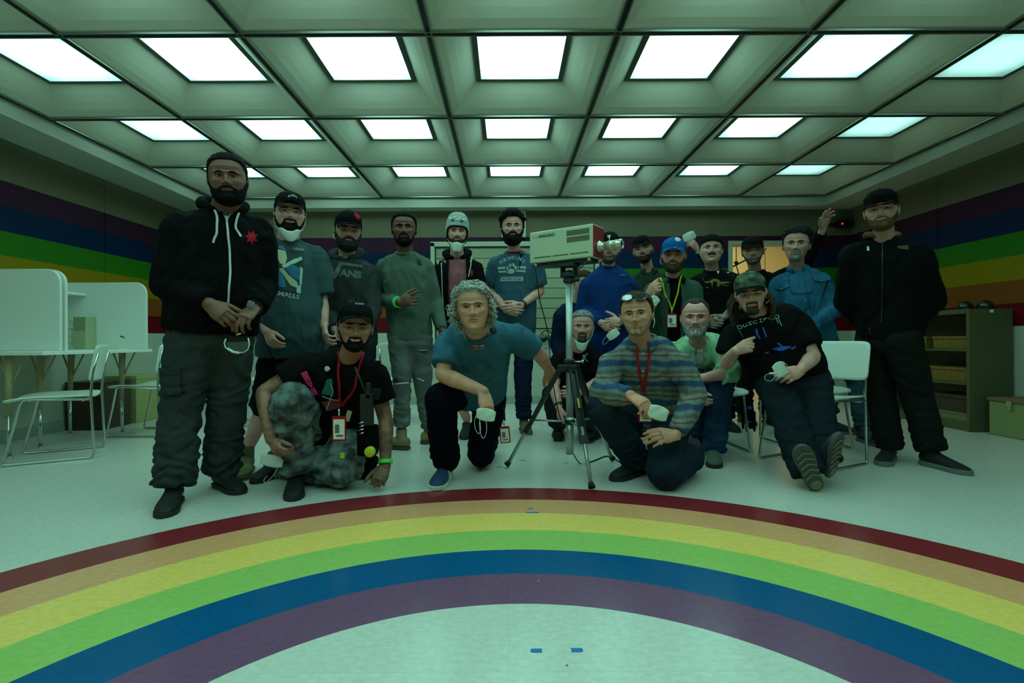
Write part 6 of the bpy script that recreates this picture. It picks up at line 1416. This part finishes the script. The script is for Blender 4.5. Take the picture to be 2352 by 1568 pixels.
# ---- clear glasses in the hands of the tall person
t = thing('safety_glasses', 'clear safety glasses dangling from the joined hands of the tallest person', 'glasses', P(545,790,2.36)); w = MB()
w.tube([P(x,y,2.36) for x,y in ((519,778),(515,788),(518,798),(530,806),(546,810),(560,809),(570,802),(573,790),(570,776))], 0.0032, 8); w.tube([P(x,y,2.355) for x,y in ((522,800),(535,808),(550,811))], 0.006, 8); w.build('frame', M_CLR, t, smooth=True)
MB().prism([P(x,y,2.362) for x,y in ((520,786),(572,784),(570,802),(548,809),(524,803))], (0,0,0), (0,0.0015,0)).build('lens', M('clear_lens', (0.8,0.85,0.83), 0.05, trans=0.95), t)
# ---- person 1: zip, cords, emblem, watch, ring
p = PP[1]; b = p.top; o = p.top_o
strap('zip', b, [(521,497),(522,530),(528,575),(529,620),(525,660),(522,715)], 0.010, F_WHITE, o)
strap('zip_neck', b, [(512,492),(521,507)], 0.004, F_WHITE, o); strap('zip_neck', b, [(531,491),(522,507)], 0.004, F_WHITE, o)
for q in ([(487,474),(497,492),(499,522),(497,536),(490,558)], [(547,491),(541,512),(540,524),(553,545)]): strap('drawstring', b, q, 0.010, F_WHITE, o, off=0.005, th=0.005)
st = []
for i in range(14):
    a = 2*pi*i/14 + 0.3; r = (17 if i % 2 == 0 else 8.5); st.append((577+cos(a)*r*0.95, 545-sin(a)*r))
decal('red_emblem', b, [st[i:i+1]+st[i+1:i+2]+[(577,545)] for i in range(13)] + [[st[13], st[0], (577,545)]], F_RED, o)
def band(name, p, q, f0, wd, r, m):
    W, E = p.J['W'+q], p.J['E'+q]; d = unit(E-W); c = W + d*f0; w = MB(); w.lathe(c, [(r-0.002,-wd/2),(r,-wd/2),(r,wd/2),(r-0.002,wd/2)], 22, axis=d); return w.build(name, m, p.root, smooth=False)
band('watch_strap', p, 'R', 0.015, 0.020, 0.042, M_BLACK); wd_ = p.J['WR']; MB().box(Vector(wd_)+Vector((0.004,-0.040,0.018)), (0.034,0.010,0.032), rot=Matrix.Rotation(0.4,3,'Y')).build('watch_face', M('watch_glass', (0.25,0.32,0.32), 0.15, metal=0.4), p.root, bevel=0.004)
hp = P(548,768,2.35); MB().lathe(hp, [(0.0105,-0.0025),(0.012,-0.0025),(0.012,0.0025),(0.0105,0.0025)], 18, axis=(0.35,0.1,-1)).build('ring', M_GOLD, p.root, smooth=True)
tag(MB().box(P(377,727,2.56), (0.022,0.004,0.016)).build('green_tag', F_NEON, p.root), 'neon green tag')
cargo = p.g['trousers']
decal('cargo_pocket', cargo, [[(374,855),(412,852),(420,905),(380,908)]], F_CHAR, p.root, off=0.004, th=0.008); decal('pocket_flap', cargo, [[(372,846),(414,843),(414,860),(374,862)]], F_CHAR, p.root, off=0.007, th=0.008)
# ---- person 2 print
p = PP[2]; b = p.top; o = p.top_o; C1 = M('print_blue', (0.02,0.14,0.26), 0.8); C2 = M('print_cream', (0.40,0.45,0.28), 0.8); C3 = M('print_pale', (0.32,0.52,0.42), 0.8); C4 = M('print_dark', (0.012,0.035,0.035), 0.8)
q = lambda pts: T(620, 560, 11.2, pts)
decal('print_ground', b, [q([(150,140),(870,180),(850,700),(800,1290),(150,1150)])], C4, o, off=0.0025)
decal('print_shape', b, [q([(150,30),(330,60),(450,190),(300,150),(160,110)]), q([(380,590),(600,530),(780,640),(760,940),(560,850)]), q([(170,680),(300,700),(400,960),(400,1130),(160,1090)])], C1, o, off=0.0045)
decal('print_shape', b, [q([(185,150),(400,190),(440,400),(380,530),(280,520),(200,400)]), q([(240,640),(340,620),(480,800),(700,980),(720,1080),(660,1130),(520,1060)])], C2, o, off=0.0055)
decal('print_bar', b, [q([(300,560),(800,340),(830,420),(370,630)]), q([(780,580),(840,640),(820,1060),(760,1040)]), q([(690,1090),(800,1060),(790,1290),(680,1260)])], C3, o, off=0.0065)
decal_text('lettering', b, 'SMALLS', 660, 677, 11, F_PRINT, o, ang=10, width=58, bold=0.03); decal_text('lettering', b, 'LINGS', 686, 573, 6, F_PRINT, o, ang=13, width=25, bold=0.03)
# ---- cap marks
def cap_text(n, txt, cx, cy, h, m, **k): 
    p = PP[n]; return decal_text('cap_mark', p.hat_bvh, txt, cx, cy, h, m, p.hat, off=0.002, **k)
cap_text(2, 'BORN', 672, 449, 5, F_PRINT, width=20, arc=4, ang=6, bold=0.02); cap_text(14, 'BORN AT HOME', 822, 684, 4.5, F_PRINT, width=34, arc=9, ang=4, bold=0.03); cap_text(14, 'STUDIO', 826, 698, 3, F_PRINT, width=20, ang=3, bold=0.03)
hb = PP[3]; decal('cap_patch', hb.hat_bvh, [[(814,489),(819,487),(824,490),(826,499),(823,506),(818,501),(814,495)]], F_RED, hb.hat, off=0.002)
hb = PP[9]; decal('cap_badge', hb.hat_bvh, [[(1557+7*cos(a), 549-5.5*sin(a)) for a in np.linspace(0, 2*pi, 14, endpoint=False)]], F_WHITE, hb.hat, off=0.002)
hb = PP[7]; decal('cap_badge', hb.hat_bvh, [[(1395,541),(1402,540),(1402,545),(1396,546)]], F_WHITE, hb.hat, off=0.002)
hb = PP[5]
for x, y in ((1036,501),(1045,499),(1056,500),(1065,504),(1040,506),(1051,504),(1060,508)): decal('beanie_dot', hb.hat_bvh, [[(x+4*cos(a), y-2.2*sin(a)) for a in np.linspace(0, 2*pi, 10, endpoint=False)]], F_WHITE if y < 505 else M_BLACK, hb.hat, off=0.003)
# ---- VANS
p = PP[3]; b = p.top; m3 = M('grey_print', (0.105,0.125,0.125), 0.8)
decal('lettering', b, [[(745,598),(757,600),(768,626),(779,601),(832,609),(832,615),(787,609),(772,641),(764,640)]], m3, p.top_o)
decal_text('lettering', b, 'ANS', 805, 629, 17, m3, p.top_o, ang=6, width=52, bold=0.05)
# ---- person 4: mic, wristband, rips
p = PP[4]; strap('mic_wire', p.top, [(951,576),(955,590),(962,600)], 0.003, M_BLACK, p.top_o); decal('mic', p.top, [[(959,596),(966,597),(967,608),(961,608)]], M_BLACK, p.top_o, off=0.004, th=0.008); band('wristband', p, 'L', 0.030, 0.018, 0.041, F_NEON)
tr = p.g['trousers']; rip = M('rip_dark', (0.03,0.02,0.016), 0.9)
decal('rip', tr, [[(962,806),(970,803),(980,805),(978,810),(966,809)], [(903,872),(912,866),(914,880),(905,878)]], rip, p.root); decal('rip_fray', tr, [[(963,803),(980,802),(980,804),(964,805)], [(908,880),(938,877),(938,880),(909,883)], [(958,866),(974,872),(974,876),(959,870)]], F_WHITE, p.root, off=0.005)
# ---- person 5: jacket zips and cords
p = PP[5]; b = p.over; o = p.over_o
for q_ in ([(1014,604),(1016,650),(1018,700),(1018,745)], [(1082,604),(1075,640),(1070,680)]): strap('zip', b, q_, 0.007, F_WHITE, o)
strap('drawstring', b, [(1010,590),(1006,608)], 0.010, F_WHITE, o, th=0.005); strap('drawstring', b, [(1086,590),(1080,604)], 0.010, F_WHITE, o, th=0.005); decal('red_mark', b, [[(1080,620),(1086,622),(1085,634),(1081,634)]], F_RED, o)
# ---- person 6: print
p = PP[6]; b = p.top; o = p.top_o
for i, (ch, x, y, a) in enumerate((('H',1150.5,601.5,-36),('A',1159.5,597.0,-26),('W',1170,593.5,-12),('K',1180.5,592,4),('I',1187,593,12),('N',1194.5,594.5,22),('S',1203,600,36))): decal_text('lettering', b, ch, x, y, 8.5, F_PRINT, o, ang=a, bold=0.03)
q = lambda pts: T(1125, 570, 17.42, pts)
decal('print_bar', b, [q([(330,760),(640,740),(610,830),(330,850)]), q([(350,910),(640,890),(680,970),(380,980)]), q([(1130,720),(1440,730),(1440,830),(1130,810)]), q([(1080,860),(1430,870),(1420,970),(1040,950)])], F_PRINT, o)
ell = lambda cx, cy, rx, ry, rot=0: [(cx+rx*cos(a)*cos(rot)-ry*sin(a)*sin(rot), cy+rx*cos(a)*sin(rot)+ry*sin(a)*cos(rot)) for a in np.linspace(0, 2*pi, 14, endpoint=False)]
decal('paw_print', b, [q(ell(715,810,45,80,.2)), q(ell(825,690,45,75,.1)), q(ell(945,680,48,80,-.1)), q(ell(1035,785,55,85,-.1)), q([(700,1000),(760,860),(860,810),(960,850),(1000,920),(970,1000),(840,1040)])], F_PRINT, o, off=0.005)
decal('print_panel', b, [q([(480,1150),(1340,1140),(1320,1320),(410,1320)])], F_PRINT, o); decal_text('lettering', b, 'AUDIO CLUB', 1174.5, 640.5, 6, F_TEE, o, width=44, bold=0.02, off=0.006)
strap('cord', b, [(1156,568),(1161,576),(1153,585)], 0.006, F_WHITE, o); decal('clip_mic', b, [[(1194,576),(1203,574),(1203,583),(1197,587),(1192,583)]], M_BLACK, o, off=0.004, th=0.01); strap('mic_wire', b, [(1197,586),(1182,596),(1177,612)], 0.003, M_BLACK, o); band('watch_strap', p, 'R', 0.03, 0.022, 0.036, M_BLACK)
# ---- person 7, 9, 10, 11
p = PP[7]; decal_text('logo', p.top, 'columbus', 1430, 631, 3, F_PRINT, p.top_o, width=14, ang=5)
def badge(pn, root, c, w_, h_, ang=0.0, label=None):
    R_ = Matrix.Rotation(radians(ang), 3, 'Y'); o = MB().box(c, (w_, 0.004, h_), rot=R_).build('badge', F_RED, root, bevel=0.003)
    MB().box(Vector(c)+Vector((0,-0.003,-0.003)), (w_*0.78, 0.002, h_*0.80), rot=R_).build('card', M_PAPER, o); MB().box(Vector(c)+Vector((-w_*0.12,-0.0045,0.0)), (w_*0.30, 0.001, h_*0.34), rot=R_).box(Vector(c)+Vector((w_*0.05,-0.0045,-h_*0.28)), (w_*0.5, 0.001, h_*0.08), rot=R_).build('card_print', M('card_grey', (0.10,0.13,0.12), 0.7), o)
    MB().tube([Vector(c)+R_@Vector((0,0,h_*0.5)), Vector(c)+R_@Vector((0,0,h_*0.5+0.028))], 0.005, 8).ball(Vector(c)+R_@Vector((0,-0.002,h_*0.5+0.03)), 0.007, 8).build('clip', M_SILV, o, smooth=True); return o
p = PP[9]; b = p.top; o = p.top_o
l1 = strap('lanyard', b, [(1517,628),(1523,665),(1535,690),(1543,712)], 0.013, F_YELLOW, o, off=0.016); strap('lanyard', b, [(1564,625),(1559,655),(1551,688),(1544,712)], 0.013, F_YELLOW, o, off=0.016)
badge(9, o, P(1543,736,4.00), 0.086, 0.116); ob = p.over_o
strap('shoulder_stripe', p.over, [(1572,622),(1590,636)], 0.008, F_PRINT, ob, off=0.003)
p = PP[10]; b = p.top; o = p.top_o; mg = M('gold_print', (0.16,0.13,0.012), 0.8); q = lambda pts: T(1540, 440, 4.356, pts)
decal('gold_print', b, [q([(312,850),(325,865),(345,900),(390,895),(430,870),(480,880),(500,900),(560,900),(610,910),(560,920),(500,930),(470,960),(460,900),(430,900),(415,960),(405,910),(350,915)]), q([(350,955),(380,955),(380,965),(352,964)]), q([(520,935),(580,938),(578,944),(522,942)])], mg, o); decal('clip_mic', b, [[(1646,624),(1652,621),(1650,630)]], M_SILV, o, off=0.004)
p = PP[11]; b = p.top; o = p.top_o
strap('lanyard', b, [(1712,600),(1715,615),(1719,650),(1728,690)], 0.016, F_YELLOW, o, off=0.006); strap('lanyard', b, [(1745,598),(1740,612),(1732,632),(1728,690)], 0.016, F_YELLOW, o, off=0.006)
decal('blue_pin', b, [ell(1715,614,3.4,4)], M('pale_blue_pin', (0.25,0.45,0.5), 0.5), o, off=0.010); decal('chest_print', b, [[(1752,609),(1764,606),(1766,611),(1756,614)], [(1748,615),(1760,615),(1758,620),(1748,619)]], M('red_orange_print', (0.28,0.06,0.03), 0.8), o); band('wristband', p, 'L', 0.02, 0.014, 0.040, F_NEON)
# ---- person 12: pockets, buttons, hanging glasses
p = PP[12]; b = p.top; o = p.top_o; q = lambda pts: T(1540, 440, 4.356, pts)
decal('pocket_flap', b, [q([(1030,930),(1180,900),(1200,950),(1120,985),(1050,985)]), q([(1410,840),(1600,840),(1610,890),(1500,910),(1430,890)])], F_DENIMS, o, off=0.004, th=0.004)
decal('placket', b, [q([(1270,790),(1320,790),(1350,960),(1420,1300),(1370,1310),(1300,980)])], F_DENIMS, o, off=0.003, th=0.004)
for x, y in q([(1320,930),(1350,1090),(1380,1200),(1110,970),(1500,893)]): h_ = hitn(b, x, y, 0.008); MB().ball(h_[0], 0.0055, 8).build('button', M_SILV, o, smooth=True)
strap('glasses_cord', b, q([(1150,760),(1185,860),(1210,1010)]), 0.003, M_BLACK, o, off=0.006); strap('glasses_cord', b, q([(1385,790),(1430,880),(1430,1000)]), 0.003, M_BLACK, o, off=0.006); strap('hanging_glasses', b, q([(1210,1010),(1300,1025),(1430,1000)]), 0.006, M_DKFR, o, off=0.008, th=0.004)
# ---- person 13: collar, zip pull, logo, keys
p = PP[13]; b = p.top; o = p.top_o; fN = p.J['N']
strap('front_zip', b, [(2027,552),(2028,600),(2027,660),(2026,740)], 0.006, M_BLACK, o); decal('zip_pull', b, [[(1991,567),(1996,566),(1997,576),(1992,576)]], M_CLR, o, off=0.004); decal('chest_logo', b, [[(2060,566),(2085,564),(2086,574),(2062,571)]], M('brown_logo', (0.10,0.05,0.015), 0.8), o)
w = MB(); c = Vector(fN); u = Vector((0,0,1))
w.tube([c+Vector((0.088*cos(a), -0.080*sin(a)*(1 if sin(a) < 0 else 0.8)+0.015, 0.022-0.030*max(0,sin(a)))) for a in np.linspace(pi/2+0.5, 2.5*pi-0.5, 24)], [0.010+0.016*sin(pi*i/23) for i in range(24)], 10); w.build('brown_hood', fabric('brown_fleece', (0.13,0.085,0.035)), o, smooth=True)
kb = p.g['trousers']; h_ = hitn(kb, 2001, 758, 0.008)[0]; w = MB(); w.tube([h_+Vector((0.006*cos(a),-0.002,0.006*sin(a)+0.012)) for a in np.linspace(0,6.28,12,endpoint=False)], 0.0015, 6, closed=True); w.box(h_+Vector((0.012,-0.004,-0.022)), (0.008,0.002,0.045), rot=Matrix.Rotation(-0.35,3,'Y')); w.box(h_+Vector((-0.004,-0.004,-0.012)), (0.010,0.002,0.035)); w.build('keys', M_SILV, p.root)
# ---- person 14: vest, tape, lanyard, tools
p = PP[14]; b = p.top; o = p.top_o; q = lambda pts: T(640, 780, 4.354, pts)
mv = fabric('vest_nylon', (0.008,0.009,0.010), bump=0.4)
decal('vest_panel', b, [q([(560,200),(620,180),(640,600),(560,560),(520,300)]), q([(830,130),(1000,180),(1060,420),(1060,620),(860,640),(820,400)])], mv, o, off=0.005, th=0.006)
decal('vest_pocket', b, [q([(888,485),(1020,485),(1010,600),(940,600),(888,575)])], fabric('vest_pocket', (0.022,0.028,0.030)), o, off=0.013, th=0.008)
decal('shirt_print', b, [q([(480,400),(560,380),(590,560),(430,540)])], M('green_print', (0.01,0.14,0.10), 0.8), o, off=0.004); decal('shirt_print', b, [q([(430,620),(600,590),(640,660),(500,710)])], M('dull_red_print', (0.16,0.02,0.025), 0.8), o, off=0.004)
strap('print_line', b, q([(520,440),(550,500),(530,560),(480,700)]), 0.005, F_PRINT, o, off=0.006); strap('print_line', b, q([(440,560),(520,590),(600,600)]), 0.005, F_PRINT, o, off=0.006)
strap('magenta_tape', b, q([(250,320),(300,420),(385,545)]), 0.030, F_MAG, o, off=0.008, th=0.003)
strap('lanyard', b, q([(600,150),(605,400),(620,640)]), 0.013, F_RED, o, off=0.019); strap('lanyard', b, q([(850,60),(830,250),(780,450),(640,640)]), 0.013, F_RED, o, off=0.019)
decal('pin_badge', b, [q(ell(498,295,24,24))], F_WHITE, o, off=0.010, th=0.004)
badge(14, o, P(779,984,2.52), 0.072, 0.125)
w = MB(); c1 = P(843,940,2.60)
w.box(c1, (0.060,0.05,0.16)).box(c1+Vector((0.012,-0.01,0.10)), (0.022,0.03,0.08)).tube([c1+Vector((0,-0.01,0.08)), c1+Vector((-0.03,-0.02,0.16)), c1+Vector((-0.06,-0.01,0.22))], 0.006, 8)
w.build('radio', M_BLACK, o, bevel=0.006)
w = MB()
for i in range(4): w.tube([P(823+3*(i%2), 972+8*i, 2.555), P(835, 969+8*i, 2.552)], 0.0035, 8)
w.build('metal_links', M_SILV, o, smooth=True); MB().box(P(800,955,2.56), (0.024,0.006,0.055), rot=Matrix.Rotation(0.3,3,'Y')).build('tan_tag', M_TAN, o)
w = MB(); bl_c = P(845,1010,2.66); w.box(bl_c, (0.10,0.08,0.16)); w.build('tool_pouch', mv, p.root, bevel=0.012); tc_ = P(850,1037,2.60); w = MB(); w.lathe(tc_, [(0.020,-0.014),(0.028,-0.010),(0.028,0.010),(0.020,0.014)], 18, axis=(0,1,0)); w.build('tape_measure', M('tool_yellow', (0.55,0.62,0.02), 0.4), p.root, smooth=True); MB().box(P(787,1046,2.62), (0.022,0.014,0.028)).build('yellow_clip', M('tool_yellow', (0.55,0.62,0.02), 0.4), p.root, bevel=0.003)
band('wristband', p, 'R', 0.020, 0.020, 0.040, F_NEON)
t = thing('work_gloves', 'black gloves bundled on the floor beside the hand with neon wristband', 'gloves', G(848,1092)); c = G(848,1094); w = MB()
for dx, dy, dz, r in ((0,0,.05,.045),(.02,.02,.09,.035),(-.025,.01,.085,.03),(.0,-.02,.03,.04),(.03,0,.03,.03)): w.ball(c+Vector((dx,dy,dz)), r, 12)
for i in range(4): w.tube([c+Vector((-.03+.018*i,-.03,.03)), c+Vector((-.04+.02*i,-.075,.012))], 0.011, 8)
V, F, Nn = remesh(w, 0.006, 3); V = wrinkle(V, Nn, 0.004, (20,20,20)); V[:,2] = np.maximum(V[:,2], 0.001); mesh_obj('glove', V, F, F_BLACK, t)
t = thing('safety_glasses', 'folded safety glasses on the floor by the fingers of the kneeling person in black cap', 'glasses', G(842,1122)); c = G(842,1120)+Vector((0,0,0.016)); w = MB()
for q_ in (-1,1): w.tube([c+Vector((q_*0.030+0.026*cos(a), 0.006*sin(a), 0.014*sin(a))) for a in np.linspace(0,6.28,14,endpoint=False)], 0.002, 6, closed=True)
w.tube([c+Vector((-0.055,0,0.004)), c+Vector((0.02,0.03,-0.01))], 0.002, 6); w.build('frame', M_CLR, t, smooth=True)
# ---- person 15: neck glasses, print, badge, belt strap
p = PP[15]; b = p.top; o = p.top_o; q = lambda pts: T(1000, 630, 7.84, pts)
strap('glasses_cord', b, q([(440,900),(500,1010),(560,1190)]), 0.003, F_PRINT, o, off=0.006); strap('glasses_cord', b, q([(920,900),(965,1070)]), 0.004, F_PRINT, o, off=0.006); strap('hanging_glasses', b, q([(560,1190),(740,1185),(945,1115)]), 0.006, M_DKFR, o, off=0.008, th=0.004); decal('clip_mic', b, [q([(980,920),(1040,960),(1080,1050),(1020,1070),(985,1000)])], M_BLACK, o, off=0.004, th=0.01)
decal('red_label', b, [q([(630,1290),(920,1245),(860,1300),(720,1370),(690,1330)])], F_RED, o); decal_text('lettering', b, 'THE GRIP', 1099, 793.5, 3.5, F_WHITE, o, ang=-5, width=28, off=0.006, bold=0.02); decal_text('lettering', b, 'DIRECTOR', 1099, 799, 2.8, F_PRINT, o, ang=-5, width=22, off=0.006, bold=0.02)
MB().tube([P(1157,932,2.95), P(1158,948,2.95), P(1159,966,2.95)], 0.006, 8, sq=0.3).build('belt_strap', fabric('dark_red_strap', (0.06,0.008,0.010)), p.root)
bd_ = badge(15, p.root, P(1160,998,2.94), 0.060, 0.098, -5)
# ---- person 16: mask already; skull and crossbones
p = PP[16]; b = p.top; o = p.top_o; decal('skull_print', b, [ell(1342,818,4,4.2), [(1339,821),(1345,821),(1344,825),(1340,825)], [(1333,812),(1335,811),(1351,829),(1349,830)], [(1351,812),(1349,811),(1333,829),(1335,830)]], F_PRINT, o, off=0.004); band('watch_strap', p, 'L', 0.02, 0.018, 0.034, M_BLACK)
# ---- person 17: lanyard, rings, badge, buttons
p = PP[17]; b = p.top; o = p.top_o
strap('lanyard', b, [(1461,792),(1464,830),(1471,866),(1479,898)], 0.014, F_RED, o, off=0.010); strap('lanyard', b, [(1492,790),(1489,830),(1483,866),(1479,898)], 0.014, F_RED, o, off=0.010)
badge(17, o, P(1482,950,2.55), 0.070, 0.085)
for x, y in ((1477,812),(1477,852),(1479,880)): MB().ball(hitn(b, x, y, 0.005)[0], 0.005, 8).build('button', M_PAPER, o, smooth=True)
MB().lathe(P(1518,1017,2.575), [(0.0095,-0.003),(0.0115,-0.003),(0.0115,0.003),(0.0095,0.003)], 16, axis=(1,0,0.1)).build('ring', M_SILV, p.root, smooth=True)
MB().tube([p.H.w(0.088,-0.004,.40), p.H.w(0.090,0.01,.30), p.H.w(0.082,0.012,.18)], 0.0025, 6).build('ear_loop', F_WHITE, p.root, smooth=True)
# ---- person 18
p = PP[18]; strap('red_strap', p.over, [(1615,796),(1613,812),(1612,826)], 0.007, F_RED, p.over_o, off=0.003)
# ---- person 19: lettering and print
p = PP[19]; b = p.top; o = p.top_o; q = lambda pts: T(1660, 700, 10.69, pts); mp_ = M('mint_print', (0.30,0.58,0.46), 0.8)
for path, wd in (([(355,520),(470,505),(490,570),(375,595),(355,520)],.0042),([(375,595),(430,690),(490,790)],.0015),([(505,480),(530,550),(600,520),(580,465)],.0042),([(715,408),(625,435),(650,460),(740,480),(650,505)],.0042),([(845,385),(745,410),(770,475),(860,440)],.0042),([(885,352),(965,345)],.0042),([(925,350),(940,430)],.0042),([(900,435),(985,425)],.0042),([(1015,402),(1000,340),(1095,320)],.0042),([(1010,368),(1060,352)],.0042),([(1220,290),(1130,310),(1150,380),(1245,355)],.0042),([(1140,345),(1210,325)],.0042),([(1270,285),(1350,245),(1395,310),(1290,345),(1270,285)],.0042),([(1310,340),(1365,450)],.0038),([(1365,325),(1440,510)],.0038)):
    strap('lettering', b, q(path), wd, mp_, o, off=0.003, th=0.001, sub=4)
mb1 = M('vivid_blue_print', (0.01,0.10,0.55), 0.7); decal('blue_print', b, [q([(1210,1080),(1430,1020),(1690,1005),(1640,1055),(1480,1120),(1380,1125)]), q([(810,590),(850,590),(870,720),(940,830),(900,835),(820,720)]), q([(970,550),(1010,560),(1080,790),(1045,790)]), q([(1330,930),(1380,930),(1480,1030),(1440,1040)])], mb1, o); decal('violet_print', b, [q([(1650,1060),(1780,1015),(1790,1045),(1710,1090)]), q([(1040,1160),(1130,1145),(1120,1180),(1050,1185)])], M('violet_print', (0.30,0.06,0.34), 0.7), o)
msole = M('sole_tread', (0.20,0.18,0.10), 0.8)
def tread(ankle, toe, up):
    A, T_, U = Vector(ankle), Vector(toe), Vector(up).normalized(); D = T_-A; D = (D-U*D.dot(U)).normalized(); S = D.cross(U); z0 = (T_-A).dot(U); heel = A+U*z0-D*0.065; w = MB()
    for i in range(5):
        s_ = 0.36+0.125*i; c = heel + D*s_*0.29 - U*0.002; 
        for sg in (-1,1): w.prism([c, c+S*sg*0.040-D*0.022, c+S*sg*0.040-D*0.014, c+D*0.008], U*0.0, -U*0.003)
    w.lathe(heel+D*0.035, [(0.020,-0.003),(0.028,-0.003),(0.028,0.002),(0.020,0.002)], 18, axis=U); w.build('tread', msole, [c_ for c_ in PP[19].root.children if c_.name.startswith('shoe')][0 if sg2 == 0 else 1])
s19 = PP[19].s
for sg2, qq in enumerate('LR'): tread(PP[19].J['A'+qq], s19['F'+qq], s19['U'+qq])
# ---- boom arm and lamp in the doorway room
t = thing('desk_lamp_arm', 'thin metal lamp arm on a cord seen in the yellow room through the doorway', 'lamp', P(1690,600,7.2)); w = MB()
w.tube([P(1691,566,7.2), P(1691,598,7.2)], 0.006, 8).ball(P(1691,603,7.2), 0.03, 12).tube([P(1684,612,7.2), P(1712,597,7.2), P(1760,570,7.2)], 0.012, 8).tube([P(1690,606,7.2), P(1700,640,7.2), P(1705,700,7.2)], 0.008, 8).tube([P(1705,700,7.2), Vector((P(1705,700,7.2).x, 7.2, 0.02))], 0.012, 8); w.lathe((P(1705,700,7.2).x, 7.2, 0.0), [(0.14,0),(0.14,0.02),(0.02,0.03)], 20)
w.build('arm', M_BLACK, t, smooth=True)
# ---- work gloves hanging by the chair
t = thing('hanging_gloves', 'black gloves with small blue marks hanging down between the chair legs', 'gloves', P(1716,930,3.9)); w = MB()
w.tube([P(1710,888,3.9), P(1714,915,3.9), P(1718,950,3.9)], [0.03,0.05,0.05], 12, sq=0.5); w.tube([(1.712,3.80,0.424), (1.75,3.85,0.44), P(1708,895,3.9)], 0.010, 8)
for i in range(4): w.tube([P(1708+8*i,945,3.9), P(1706+9*i,985+6*(i%2),3.9)], [0.014,0.010], 8)
V, F, Nn = remesh(w, 0.007, 2); mesh_obj('gloves', V, F, F_BLACK, t); MB().box(P(1722,936,3.84), (0.03,0.004,0.02)).box(P(1720,968,3.85), (0.03,0.004,0.012)).build('blue_mark', mb1, t)
